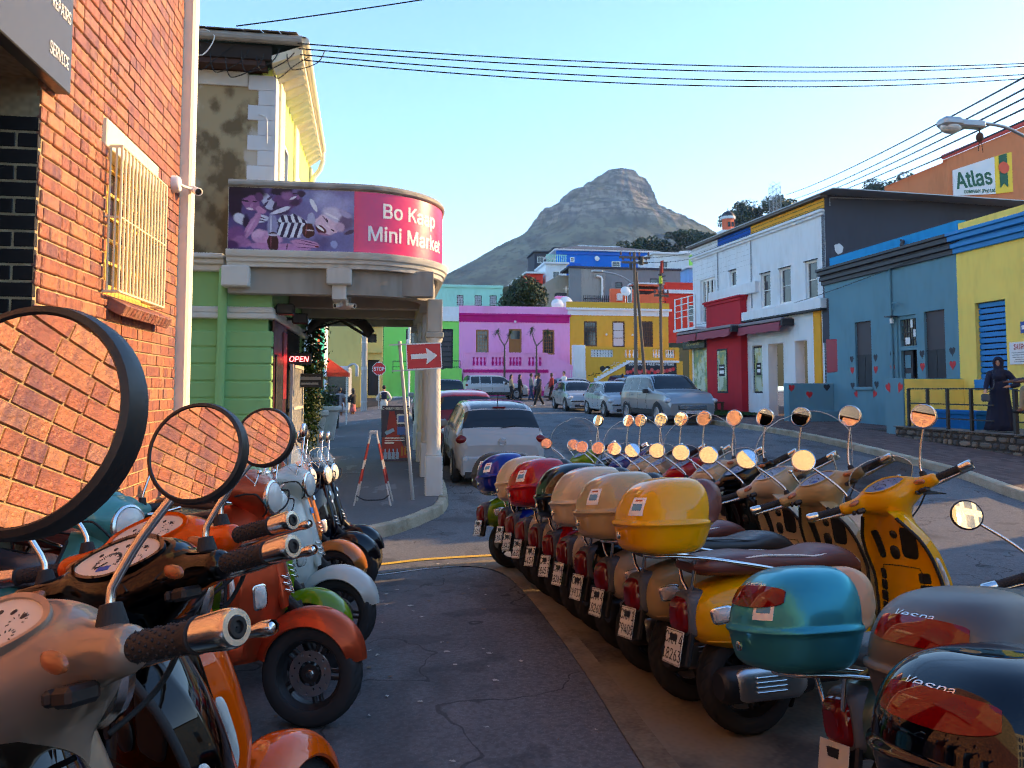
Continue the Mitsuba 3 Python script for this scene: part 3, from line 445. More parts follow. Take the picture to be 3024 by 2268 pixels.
# left pavement with its round corner, slab on kerb stones
KP = [(-3.4, 9.25), (-2.2, 9.3), (-1.2, 9.42), (-.55, 9.6), (-.1, 9.85), (.22, 10.3), (.5, 10.85), (.78, 11.5), (.92, 12.4), (.97, 14), (.97, 18), (.97, 26), (.9, 36), (.2, 41)]
kp = smooth_path([(*p, 0) for p in KP], 260)[:, :2]; kt = np.gradient(kp, axis=0); kt /= np.linalg.norm(kt, axis=1, keepdims=True); kn = np.column_stack([kt[:, 1], -kt[:, 0]])
inner = kp - kn * .13
pz = lambda x, y: np.minimum(gz(x, y), gz(0.9, y)) + .145
q = np.stack([inner + (np.column_stack([np.full(len(kp), -7.) + 0 * kp[:, 0], np.maximum(kp[:, 1], 9.25)]) - inner) * t for t in np.linspace(0, 1, 12)], 1)
struct('pavement', MB().grid(np.concatenate([q, (gz(q[..., 0], q[..., 1]) + .14)[..., None]], -1)), 'pavement_asphalt', True)
s_ = np.r_[0, np.cumsum(np.linalg.norm(np.diff(kp, axis=0), axis=1))]; rng = np.random.default_rng(4); a = 0; stones = []
while a < s_[-1] - .6: L = rng.uniform(.75, 1.15); stones.append((a, a + L - .015)); a += L
for a, b in stones:
    n = 7; t = np.linspace(a, b, n); P_ = np.column_stack([np.interp(t, s_, kp[:, k]) for k in (0, 1)]); N_ = np.column_stack([np.interp(t, s_, kn[:, k]) for k in (0, 1)]); z0 = gz(P_[:, 0], P_[:, 1]); dz = rng.uniform(-.006, .006); rows = []
    for o, h in ((.02, -.1), (.015, .02), (.002, .125), (-.018, .147), (-.11, .15), (-.132, .135), (-.132, -.1)):
        w = rng.uniform(-.008, .008, n); rows.append(np.column_stack([P_ + N_ * (o + w)[:, None], z0 + h + dz + rng.uniform(-.004, .004, n)]))
    obj('kerb_stone', MB().grid(np.stack(rows, 1), wrap_v=True, caps=True), 'kerb_stone_face', 'pavement', 40)
for i in range(9): struct('gutter_sett', ribbon([(1.0, 12.6 + i), (1.0, 13.5 + i)], [(1.3, 12.6 + i), (1.3, 13.5 + i)], .008, 4), 'gutter_brick') if 0 else None
# right-hand pavement
RK = [(7.6, 4), (9.2, 10), (10.3, 13.2), (10.9, 18), (11.1, 24), (11.1, 30), (11.0, 40), (10.8, 52)]
rp = smooth_path([(*p, 0) for p in RK], 160)[:, :2]; rz = gz(rp[:, 0], rp[:, 1])
sec = lambda dx, dz: np.column_stack([rp[:, 0] + dx, rp[:, 1], rz + dz])
m = MB().grid(np.stack([sec(0, -.1), sec(.0, .13), sec(.02, .15), sec(.16, .15), sec(.17, -.1)], 1)); obj('kerb', m, 'kerb_stone_face', None, 40, 'structure')
qq = np.stack([np.column_stack([rp[:, 0] + .165 + (19.5 - rp[:, 0]) * t, rp[:, 1], rz + .145 + .05 * t]) for t in np.linspace(0, 1, 6)], 1); struct('right_pavement', MB().grid(qq), rough_mat('brick_paving', lambda p, n, uv: mikit.mix([.075, .05, .045], [.13, .085, .075], mikit.cell_rand(dr.floor(p.x * 9), dr.floor(p.y * 4.5 + .5 * dr.floor(p.x * 9)))), asph_h, .004), True)
# scraps on the tar
rng = np.random.default_rng(11); m = MB(); m2 = MB()
for k in range(130):
    x, y = rng.uniform(-.9, 1.0), rng.uniform(1.6, 8.2); r = rng.uniform(.004, .014) * (1 if y < 4 else 1.5); g = np.sort(rng.uniform(0, 6.28, 6)); z = float(gz(x, y)) + .010
    v = np.column_stack([x + r * np.cos(g) * rng.uniform(.6, 1.6), y + r * np.sin(g), z + rng.uniform(0, .006, 6)]); (m if k % 3 else m2).raw(np.vstack([v, [[x, y, z + .003]]]), [[i, (i + 1) % 6, 6] for i in range(6)])
obj('litter_scraps', m, mat('scrap_pale', [.38, .35, .3], .8), None, False, 'stuff', 'pale scraps of paper and dry leaf lying on the tar between the scooter rows')
obj('dry_leaves', m2, mat('scrap_brown', [.14, .09, .05], .8), None, False, 'stuff', 'small brown dry leaves scattered on the tar between the scooter rows')
labels['litter_scraps']['category'] = 'litter'; labels['dry_leaves']['category'] = 'leaves'
t = thing('drain_cover', 'small cast iron drain grating in the sunlit tar right of the yellow scooter', 'drain cover'); m = MB(); c = np.array([8.3, 11.3, float(gz(8.3, 11.3)) + .006])
for k in range(7): m.box(c + [-.35, -.2 + k * .065, 0], c + [.35, -.17 + k * .065, .012])
obj('grating', m.box(c + [-.4, -.24, 0], c + [-.35, .26, .014]).box(c + [.35, -.24, 0], c + [.4, .26, .014]), 'dark_metal', t)
# ---------------------------------------------------------------- facade helpers
def wall(F, s0, s1, z0, z1, holes=(), th=.25, d=0): 
    sh = sbox(s0, z0, s1, z1)
    for h in holes: sh = sh.difference(sbox(*h) if len(h) == 4 else h)
    return MB(F).poly(sh, d - th, d)
def fbox(m, s0, s1, z0, z1, d0, d1, bv=0): return m.box([s0, z0, d0], [s1, z1, d1], None, bv)
def window(par, F, s0, s1, z0, z1, fm='white_plastic', pm='window_dark', bars=(1, 2), fw=.06, d=-.12, name='window', sill=None, bw=.025, lab=None):
    m = MB(F); fbox(m, s0, s0 + fw, z0, z1, d, d + .07); fbox(m, s1 - fw, s1, z0, z1, d, d + .07); fbox(m, s0 + fw, s1 - fw, z0, z0 + fw, d, d + .07); fbox(m, s0 + fw, s1 - fw, z1 - fw, z1, d, d + .07)
    for k in range(1, bars[0]): x = s0 + fw + (s1 - s0 - 2 * fw) * k / bars[0]; fbox(m, x - bw / 2, x + bw / 2, z0 + fw, z1 - fw, d + .01, d + .05)
    for k in range(1, bars[1]): z = z0 + fw + (z1 - z0 - 2 * fw) * k / bars[1]; fbox(m, s0 + fw, s1 - fw, z - bw / 2, z + bw / 2, d + .012, d + (.052 if bars[1] != 2 else .06))
    k = obj(name, m, fm, par, label=lab); obj('pane', fbox(MB(F), s0 + fw * .5, s1 - fw * .5, z0 + fw * .5, z1 - fw * .5, d + .012, d + .022), pm, k)
    if sill: obj('sill', fbox(MB(F), s0 - .06, s1 + .06, z0 - .07, z0 - .002, -.1, .06, .01), sill, k)
    return k
def tree_part(t, c, r, n, leaf, mats, seed, squash=(1, 1, .8), trunk=None, lumps=9):
    rng = np.random.default_rng(seed); cs = [np.array(c) + rng.normal(size=3) * np.array(r) * .42 for _ in range(lumps)]; rs = [np.array(r) * rng.uniform(.38, .62) for _ in range(lumps)]
    per = n // lumps; k = np.repeat(np.arange(lumps), per); d = rng.normal(size=(len(k), 3)); d /= np.linalg.norm(d, axis=1, keepdims=True); rad = rng.uniform(.55, 1.05, len(k))[:, None] ** .6
    P_ = np.array(cs)[k] + d * rad * np.array(rs)[k]; nrm = d + rng.normal(size=d.shape) * .7; nrm /= np.linalg.norm(nrm, axis=1, keepdims=True)
    a = np.cross(nrm, rng.normal(size=d.shape)); a /= np.linalg.norm(a, axis=1, keepdims=True); b = np.cross(nrm, a); sz = leaf * rng.uniform(.6, 1.4, len(k))[:, None]
    pick = rng.integers(0, len(mats), len(k)) if len(mats) > 1 else np.zeros(len(k), int)
    for i, mt in enumerate(mats):
        s = pick == i; q = np.stack([P_[s] - a[s] * sz[s], P_[s] + b[s] * sz[s] * .55, P_[s] + a[s] * sz[s], P_[s] - b[s] * sz[s] * .55], 1).reshape(-1, 3); f = np.arange(len(q)).reshape(-1, 4)
        obj('crown', MB().raw(q, f), mt, t, label=None)
def leafmat(name, c): scene[name] = {'type': 'twosided', 'b': {'type': 'principled', 'base_color': rgb(c), 'roughness': .55, 'specular': .3}}; return name
leafmat('leaf_dark', [.020, .038, .012]); leafmat('leaf_mid', [.034, .060, .016]); leafmat('leaf_light', [.06, .095, .022]); leafmat('leaf_grey', [.05, .062, .035]); mat('bark', [.10, .075, .05], .9)
# ---------------------------------------------------------------- brick building on the left
BX = -1.95; FB = frame((BX, 0, 0), (1, 0)); bb = thing('brick_building', 'red brick building with a barred window filling the left edge', 'building')
def brick_w(p, n, uv): a = mikit.fbm(p.x * 9, p.y * 26, p.z * 5, 3); b = mikit.noise(p.x * 90, p.y * 90, p.z * 60); return dr.clip(mikit.smoothstep(.35, .72, a) * .8 + .35 * (b - .5), 0, 1)
BW = proc(brick_w); BH = proc(lambda p, n, uv: mikit.fbm(p.x * 30, p.y * 60, p.z * 40, 3), 3e-3); BCOL = [(.37, .145, .070), (.33, .115, .062), (.28, .10, .065), (.42, .18, .085), (.25, .10, .075), (.31, .14, .09)]
for i, c in enumerate(BCOL): scene[f'brick_{i}'] = {'type': 'bumpmap', 'arbitrary': BH, 'scale': .012, 'b': {'type': 'twosided', 'b': {'type': 'blendbsdf', 'weight': BW, 'b0': {'type': 'principled', 'base_color': rgb(c), 'roughness': .5, 'specular': .45}, 'b1': {'type': 'principled', 'base_color': rgb([c[0] * .52, c[1] * .6, c[2] * 1.0]), 'roughness': .6, 'specular': .4}}}}
rough_mat('mortar', lambda p, n, uv: mikit.mix([.30, .23, .13], [.46, .37, .22], mikit.noise(p.x * 40, p.y * 40, p.z * 40)), asph_h, .004, .9)
mat('black_paint_brick', [.010, .010, .011], .55)
WIN = (5.66, 6.78, 2.24, 3.24)
hole = [sbox(3.5, -.5, 4.6, 3.30), sbox(WIN[0], WIN[2], WIN[1], WIN[3])]
w = MB(FB); sh = sbox(-9, -1, 7.62, 8.5)
for h in hole: sh = sh.difference(h)
obj('wall', w.poly(sh, -.24, -.009), 'mortar', bb)
CH, BL = .0935, .246; bev = {}
def brick(L, hgt): 
    k = (round(L, 3), hgt)
    if k not in bev: bev[k] = mikit.ply(MB().box([-L / 2, -hgt / 2, -.03], [L / 2, hgt / 2, .006], None, .006).mesh(), None)
    return bev[k]
rng = np.random.default_rng(2); big = []; rest = [MB(FB) for _ in BCOL]
z = -.4 + CH / 2; row_ = 0
while z < 8.4:
    y = -9.0 + (row_ % 2) * BL * .5 + rng.uniform(-.02, .02); row_ += 1
    while y < 7.42:
        L = BL if rng.random() < .62 else BL * .5; a, b = y + .006, min(y + L - .006, 7.44); y += L
        if b - a < .03: continue
        if any(a < h.bounds[2] and b > h.bounds[0] and z + CH * .4 > h.bounds[1] and z - CH * .4 < h.bounds[3] for h in hole):
            pieces = []
            for h in hole:
                if a < h.bounds[2] and b > h.bounds[0] and z + CH * .4 > h.bounds[1] and z - CH * .4 < h.bounds[3]: pieces = [(a, min(b, h.bounds[0])), (max(a, h.bounds[2]), b)]
        else: pieces = [(a, b)]
        for a_, b_ in pieces:
            if b_ - a_ < .035 or (5.55 < (a_ + b_) / 2 < 6.75 and 3.22 < z < 3.41): continue
            c = int(rng.choice(len(BCOL), p=[.3, .24, .14, .16, .08, .08]))
            if 4.55 < a_ < 5.95 and 1.3 < z < 4.4: big.append((a_, b_, z, c))
            elif (a_ > 4.5 or z < 4 or a_ > 2): fbox(rest[c], a_, b_, z - CH / 2 + .007, z + CH / 2 - .007, -.03, .004 + rng.uniform(-.002, .003))
    z += CH
big.sort(key=lambda q: q[0] + abs(q[2] - 2.4) * .3)
for i, (a_, b_, z, c) in enumerate(big):
    if i < 300: 
        tw = FB @ mat4(R3([0, 0, 1], rng.normal() * .35) @ R3([0, 1, 0], rng.normal() * .5), [(a_ + b_) / 2, z, rng.uniform(-.002, .003)]); k = numbered(f'{bb}__wall__brick'); scene[k] = {**brick(b_ - a_, CH - .014), 'bsdf': {'type': 'ref', 'id': f'brick_{c}'}, 'to_world': T(tw)}
    else: fbox(rest[c], a_, b_, z - CH / 2 + .007, z + CH / 2 - .007, -.03, .005)
for c, m in enumerate(rest): obj('brickwork', m, f'brick_{c}', f'{bb}__wall', kind='stuff')
# black painted jamb of the doorway, dark room behind
FJ = frame((0, 4.6, 0), (0, -1)); jb = obj('door_jamb', MB(FJ).box([-3.4, -.5, -.02], [BX - .01, 3.6, -.006]), 'black_paint_brick', bb)
for r_ in range(10, 32):
    x = BX - .006 - (0 if r_ % 2 else .12)
    while x > -2.7: fk = obj('brick', fbox(MB(FJ), x - BL + .012, x, r_ * CH + .1, r_ * CH + .1 + CH - .014, -.03, .004, .004), 'black_paint_brick', jb); x -= BL
    if r_ % 2 == 0: obj('brick', fbox(MB(FJ), BX - .114, BX - .006, r_ * CH + .1, r_ * CH + .1 + CH - .014, -.03, .004, .004), 'black_paint_brick', jb)
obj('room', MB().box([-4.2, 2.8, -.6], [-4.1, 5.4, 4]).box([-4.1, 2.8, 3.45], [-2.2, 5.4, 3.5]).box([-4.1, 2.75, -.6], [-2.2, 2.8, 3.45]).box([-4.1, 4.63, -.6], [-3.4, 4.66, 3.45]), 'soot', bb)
obj('corner_trim', MB(FB).box([7.455, -.4, -.05], [7.63, 8.4, .10], None, .02), mat('trim_cream', [.74, .70, .55], .5), bb)
obj('side_wall', MB().box([-9, 7.55, -1], [-2.0, 7.6, 8.5]), 'mortar', bb)
wn = obj('window', MB(FB).box([5.70, 2.27, -.16], [5.74, 3.22, -.10]).box([6.72, 2.27, -.16], [6.76, 3.22, -.10]).box([5.74, 3.17, -.16], [6.72, 3.22, -.10]).box([5.74, 2.27, -.16], [6.72, 2.32, -.10]), mat('yellow_steel', S((232, 196, 96)), .5), bb)
m = MB(FB)
for k in (1, 2, 3): m.box([5.74 + .245 * k - .012, 2.32, -.15], [5.74 + .245 * k + .012, 3.17, -.11])
for k in (1, 2, 3, 4): m.box([5.74, 2.32 + .17 * k - .01, -.148], [6.72, 2.32 + .17 * k + .01, -.112])
obj('glazing_bars', m, 'yellow_steel', wn); obj('pane', MB(FB).box([5.72, 2.3, -.14], [6.74, 3.2, -.135]), 'window_dark', wn)
obj('reveal', MB(FB).box([5.64, 2.2, -.3], [5.66, 3.26, -.008]).box([6.78, 2.2, -.3], [6.8, 3.26, -.008]).box([5.66, 3.24, -.3], [6.78, 3.26, -.008]).box([5.66, 2.2, -.3], [6.78, 2.24, -.008]), mat('reveal_yellow', S((214, 176, 84)), .7), wn)
obj('lintel', MB(FB).box([5.54, 3.22, -.1], [6.73, 3.415, .022], None, .006), wallpaint('lintel_cream', [.72, .68, .56]), bb)
gr = obj('window_grille', MB(FB).tube([[5.6, 3.235, 0], [5.6, 3.235, .105], [6.67, 3.235, .105], [6.67, 3.235, 0]], .011, 6).tube([[5.6, 2.225, 0], [5.6, 2.225, .105], [6.67, 2.225, .105], [6.67, 2.225, 0]], .011, 6).tube([[5.6, 2.74, 0], [5.6, 2.74, .105], [6.67, 2.74, .105], [6.67, 2.74, 0]], .008, 6), mat('cream_steel', S((226, 212, 170)), .45), bb)
for k in range(15): obj('bar', MB(FB).cyl([5.6 + 1.07 * k / 14, 2.225, .105], [5.6 + 1.07 * k / 14, 3.235, .105], .0095, n=8), 'cream_steel', gr)
for k in range(2): obj('bar', MB(FB).cyl([5.6, 2.225, .03 + .04 * k], [5.6, 3.235, .03 + .04 * k], .008, n=8), 'cream_steel', gr)
sl_ = obj('window_sill', MB(FB).box([5.7, 2.12, -.2], [6.86, 2.2, -.005]), 'mortar', bb)
for k in range(14): obj('brick', MB(FB @ mat4(R3([1, 0, 0], 28), [5.735 + .0815 * k, 2.15, .03])).box([-.036, -.045, -.12], [.036, .04, .10], None, .006), f'brick_{(5, 5, 2)[k % 3]}', sl_)
obj('downpipe_stain', MB(FB).box([5.5, 0, 0], [5.5, 0, 0]), 'soot', bb) if 0 else None
mat('sign_white', [.78, .77, .74], .5)
# sign board over the doorway
sg = thing('sign_board', 'dark grey repairs and service sign board over the doorway', 'sign'); FS = frame((-1.86, 0, 0), (1, 0))
obj('board', MB(FS).box([1.6, 3.27, -.085], [4.755, 5.2, 0], None, .006), mat('sign_grey', [.062, .062, .06], .35, 0, .3), sg)
obj('lettering', MB().text('REPAIRS', .072, FS @ mat4(np.eye(3), [4.595, 3.67, .001]), .003, True, True, .52).text('SERVICE', .072, FS @ mat4(np.eye(3), [4.585, 3.40, .001]), .003, True, True, .52).text('SALES', .072, FS @ mat4(np.eye(3), [4.6, 3.94, .001]), .003, True, True, .52), mat('sign_white', [.78, .77, .74], .5), sg) if 0 else obj('lettering', MB().text('REPAIRS', .072, FS @ mat4(np.eye(3), [4.595, 3.67, .001]), .003, False, True, .60).text('SERVICE', .072, FS @ mat4(np.eye(3), [4.585, 3.40, .001]), .003, False, True, .60), 'sign_white', sg)
def cctv(loc, fwd, lab, s=1, arm=(0, 0, .0)):
    t = thing('security_camera', lab, 'security camera'); f = np.array(fwd, float); f /= np.linalg.norm(f); a = trimesh.geometry.align_vectors([0, 0, 1], f); a[:3, 3] = loc
    obj('housing', MB(a).lathe([(.001, -.09 * s), (.028 * s, -.085 * s), (.034 * s, -.06 * s), (.036 * s, .05 * s), (.038 * s, .085 * s), (.032 * s, .09 * s), (.03 * s, .07 * s)], 16), 'white_plastic', t, 40); obj('lens', MB(a).lathe([(.030 * s, .075 * s), (.012 * s, .082 * s), (.001, .083 * s)], 16), 'black_plastic', t, 40); return t
c = cctv((-1.80, 7.42, 3.40), (.5, -.75, -.35), 'small white bullet camera on the corner of the brick wall'); obj('mount', MB(mat4(R3([0, 1, 0], 90), [-1.95, 7.22, 3.40])).lathe([(.001, .07), (.06, .068), (.075, .05), (.078, 0)], 24).tube([[0, 0, .06], [0, .1, .09], [0, .16, .13]], .014, 8), 'white_plastic', c, 40)
# ---------------------------------------------------------------- green corner building with its round balcony
gb = thing('green_corner_building', 'green corner shop with stained stucco upper wall and round balcony on columns', 'building'); FG, FT = frame((0, 12.04, 0), (0, -1)), frame((-1.78, 0, 0), (1, 0))
GREEN = wallpaint('green_wall', S((140, 186, 122)), .82); wallpaint('green_light', S((206, 226, 128)), .9); rough_mat('stained_stucco', lambda p, n, uv: (lambda a, b: mikit.mix(mikit.mix([.16, .115, .06], [.40, .315, .18], mikit.smoothstep(.32, .62, a)), [.58, .55, .48], mikit.smoothstep(.54, .66, b) * mikit.smoothstep(.40, .55, a) * .75) * (.72 + .28 * mikit.smoothstep(4.2 + 1.2 * (a - .5), 5.3, p.z + .8 * (b - .5))))(mikit.fbm(p.x * 4.5, p.z * 3.6, 1, 5), mikit.fbm(p.x * 3 + 7, p.z * 1.5 + 3, 2, 5)), relief, .02)
wallpaint('old_white', [.62, .61, .56], .72, bump=.02); wallpaint('old_grey', [.34, .32, .28], .62, bump=.02); wallpaint('cream_wall', [.72, .68, .52], .85); wallpaint('quoin_white', [.62, .64, .66], .9)
obj('core', MB().box([-8, 12.1, -.6], [-1.84, 17.2, 6.5]), GREEN, gb)
for k in range(11): 
    z0 = .06 + .254 * k; obj('course', MB().box([-7, 12.03, z0 - .4], [-1.76, 13.0, z0 - .4 + .236], None, .014), GREEN, gb)
obj('course_base', MB().box([-7, 12.05, -.6], [-1.79, 12.9, 2.4]), GREEN, gb)
obj('moulding', MB().box([-7, 11.96, 2.62], [-1.72, 17, 2.70], None, .012).box([-7, 11.99, 2.70], [-1.75, 17, 2.80], None, .02), 'old_white', gb); obj('frieze', MB().box([-7, 12.03, 2.80], [-1.78, 17, 3.35]), GREEN, gb)
obj('cornice', MB().box([-7, 11.86, 3.42], [-2.45, 12.1, 3.50], None, .015).box([-7, 11.92, 3.32], [-2.45, 12.1, 3.42], None, .015).box([-7, 11.80, 3.50], [-2.45, 12.1, 3.57], None, .012), 'old_white', gb)
obj('upper_wall', MB().box([-7, 12.02, 3.5], [-2.02, 12.2, 6.35]), 'stained_stucco', gb)
for k in range(12): obj('quoin', MB().box([-2.18 if k % 2 else -2.03, 11.995, 3.55 + k * .235], [-1.765, 12.3, 3.55 + k * .235 + .232], None, .006), 'quoin_white', gb)
obj('frieze_band', MB().box([-7, 11.99, 6.18], [-2.19, 12.1, 6.40]), 'old_white', gb)
obj('fascia_board', MB().box([-7, 11.72, 6.50], [-1.80, 11.78, 6.72], None, .008), mat('old_dark_wood', [.022, .016, .013], .8), gb); obj('soffit', MB().box([-7, 11.75, 6.42], [-1.9, 12.2, 6.50]), mat('brown_wood', [.06, .028, .02], .8), gb)
obj('gutter', MB().tube([[-7, 11.66, 6.80], [-1.35, 11.66, 6.80]], .075, 10), 'old_grey', gb)
obj('street_wall', wall(FT, 12.04, 17.2, 3.3, 6.5, [(13.0, 4.0, 13.7, 5.7), (14.9, 4.0, 15.6, 5.7)], .2), 'green_light', gb)
for s0 in (13.0, 14.9): window(gb, FT, s0, s0 + .7, 4.0, 5.7, 'white_plastic', 'window_dark', (1, 2), .07, -.08)
for s0 in (12.04, 14.0, 16.7): obj('pilaster', fbox(MB(FT), s0 + .28, s0 + .75, 3.4, 6.4, 0, .05, .01), 'cream_wall', gb)
obj('eave', MB().raw(np.array([[-1.8, 11.7, 6.44], [-1.36, 11.7, 6.62], [-1.52, 17.0, 6.62], [-1.8, 17.0, 6.44], [-1.8, 11.7, 6.56], [-1.36, 11.7, 6.74], [-1.52, 17.0, 6.74], [-1.8, 17.0, 6.56]]), [[0, 1, 2, 3], [4, 7, 6, 5], [0, 4, 5, 1], [1, 5, 6, 2], [2, 6, 7, 3], [3, 7, 4, 0]]), 'cream_wall', gb)
for k in range(15): 
    y = 11.9 + k * .35; x1 = -1.40 - .16 * (y - 11.7) / 5.3; obj('eave_bracket', MB().tube([[-1.79, y, 6.42], [x1, y, 6.60]], .085, 8), 'cream_wall', gb, 40)
obj('street_gutter', MB().tube([[-1.32, 11.66, 6.80], [-1.50, 17.05, 6.80]], .07, 10), 'trim_cream', gb, 40); obj('downpipe', MB().tube(smooth_path([[-1.50, 17.0, 6.76], [-1.50, 17.05, 6.5], [-1.62, 17.0, 6.25], [-1.72, 17.0, 6.1], [-1.72, 17, 3.6]], 16), .05, 8), 'trim_cream', gb, True)
rng = np.random.default_rng(8); rf = obj('roof', MB().raw(np.array([[-7, 11.6, 6.84], [-1.3, 11.6, 6.84], [-4.2, 14.5, 7.75], [-7, 14.5, 7.75], [-1.45, 17.2, 6.84], [-4.2, 17.2, 7.75]]), [[0, 1, 2, 3], [1, 4, 5, 2]]), 'old_dark_wood', gb)
for r_ in range(9):
    y0 = 11.56 + r_ * .30; z0 = 6.86 + r_ * .094; x = -1.42 - r_ * .30
    for k in range(11): obj('tile', MB(mat4(R3([1, 0, 0], 17.3 + rng.normal() * .6), [x - .26 * k, y0, z0 + rng.uniform(0, .01)])).box([-.25, 0, 0], [-.004, .36, .016], None, .004), ('roof_a', 'roof_b')[int(rng.random() < .4)], rf)
mat('roof_a', [.10, .088, .075], .9); mat('roof_b', [.15, .13, .11], .9)
obj('drainpipe', MB().tube(smooth_path([[-2.46, 11.93, 3.35], [-2.46, 11.9, 3.1], [-2.47, 11.93, 2.5], [-2.5, 11.94, -.3]], 14), .065, 10), GREEN, gb, True)
# balcony: a profile swept round the corner
c0 = np.array([-.54, 13.06]); pth = np.vstack([np.column_stack([np.linspace(-2.37, -.54, 12), np.full(12, 11.68)]), [c0 + 1.38 * np.array([math.sin(a), -math.cos(a)]) for a in np.linspace(0, math.pi / 2, 26)[1:]], np.column_stack([np.full(12, .84), np.linspace(13.06, 19.5, 13)[1:]])])
tg_ = np.gradient(pth, axis=0); tg_ /= np.linalg.norm(tg_, axis=1, keepdims=True); nr_ = np.column_stack([tg_[:, 1], -tg_[:, 0]])
def sweep(prof): return MB().grid(np.stack([np.column_stack([pth + nr_ * d, np.full(len(pth), z)]) for d, z in prof], 1), wrap_v=True, caps=True)
bal = obj('balcony', sweep([(-.05, 3.36), (.02, 3.36), (.03, 3.42), (.06, 3.43), (.07, 3.48), (.10, 3.50), (.12, 3.56), (.12, 3.595), (.02, 3.60), (-.08, 3.60)]), 'old_white', gb, 25)
obj('parapet', sweep([(0, 3.6), (0, 4.55), (-.1, 4.55), (-.1, 3.6)]), 'old_white', bal, 25); obj('coping', sweep([(.03, 4.55), (.055, 4.57), (.055, 4.61), (.02, 4.65), (-.13, 4.65), (-.13, 4.55)]), 'old_grey', bal, 25)
sl = Polygon(list(map(tuple, pth)) + [(-1.78, 19.5), (-1.78, 12.04), (-2.37, 12.04)]).buffer(0); obj('slab', MB().poly(sl, 3.38, 3.57), 'old_grey', bal)
for y in (12.0, 13.9, 15.8, 17.7): obj('beam', MB().box([-1.76, y, 3.0], [.66, y + .22, 3.40], None, .01), 'old_grey', bal)
obj('edge_beam', sweep([(-.1, 2.98), (-.1, 3.37), (-.34, 3.37), (-.34, 2.98)]), 'old_grey', bal, 25)
obj('corbel', MB().box([-.95, 11.66, 3.12], [-.58, 12.3, 3.385], None, .02).box([-.87, 11.72, 2.9], [-.66, 13.2, 3.13], None, .01), 'old_white', bal); obj('corbel', MB().box([-2.44, 11.62, 3.06], [-2.05, 12.1, 3.37], None, .02), 'old_white', bal)
for y in (12.4, 14.5, 16.7, 18.9):
    cx = .70; z0 = float(gz(.7, y)) + .13; cl = obj('column', MB(mat4(np.eye(3), [cx, y, 0])).lathe([(.001, z0 + .62), (.118, z0 + .62), (.13, z0 + .64), (.115, z0 + .68), (.113, z0 + .8), (.100, 2.15), (.112, 2.17), (.104, 2.2), (.105, 2.3), (.125, 2.33), (.135, 2.38), (.001, 2.38)], 28), 'column_paint', gb, 35)
    obj('pedestal', MB().box([cx - .135, y - .135, z0 - .1], [cx + .135, y + .135, z0 + .62], None, .015), 'column_paint', cl); obj('capital', MB().box([cx - .145, y - .145, 2.38], [cx + .145, y + .145, 2.47], None, .012).box([cx - .12, y - .12, 2.47], [cx + .12, y + .12, 3.0], None, .01), 'column_old', cl)
wallpaint('column_paint', [.60, .585, .54], .60, bump=.03); wallpaint('column_old', [.42, .40, .34], .55, bump=.04)
# shop front under the arcade
obj('shop_front', MB(FT).box([12.15, .0, .004], [13.55, 2.62, .03]), mat('maroon_panel', [.05, .012, .018], .35, 0, .5), gb); obj('door', MB(FT).box([12.3, .05, .03], [13.0, 2.1, .06], None, .01), 'black_plastic', gb); obj('poster', MB(FT).box([13.1, 1.4, .032], [13.5, 2.5, .05]), mat('poster_red', [.22, .015, .02], .4), gb)
gt = obj('security_gate', MB(FT).box([13.72, .1, .08], [13.78, 2.0, .13]).box([15.35, .1, .08], [15.41, 2.0, .13]).box([13.78, 1.94, .085], [15.35, 2.0, .125]).box([13.78, 1.2, .085], [15.35, 1.25, .125]).box([13.78, .1, .085], [15.35, .15, .125]), mat('gate_white', [.55, .54, .5], .5), gb)
for k in range(11): obj('bar', MB(FT).cyl([13.9 + k * .135, .15, .1], [13.9 + k * .135, 1.94, .1], .013, n=6), 'gate_white', gt)
obj('dark_interior', MB(FT).box([13.6, .0, .004], [15.6, 2.6, .02]), 'soot', gb)
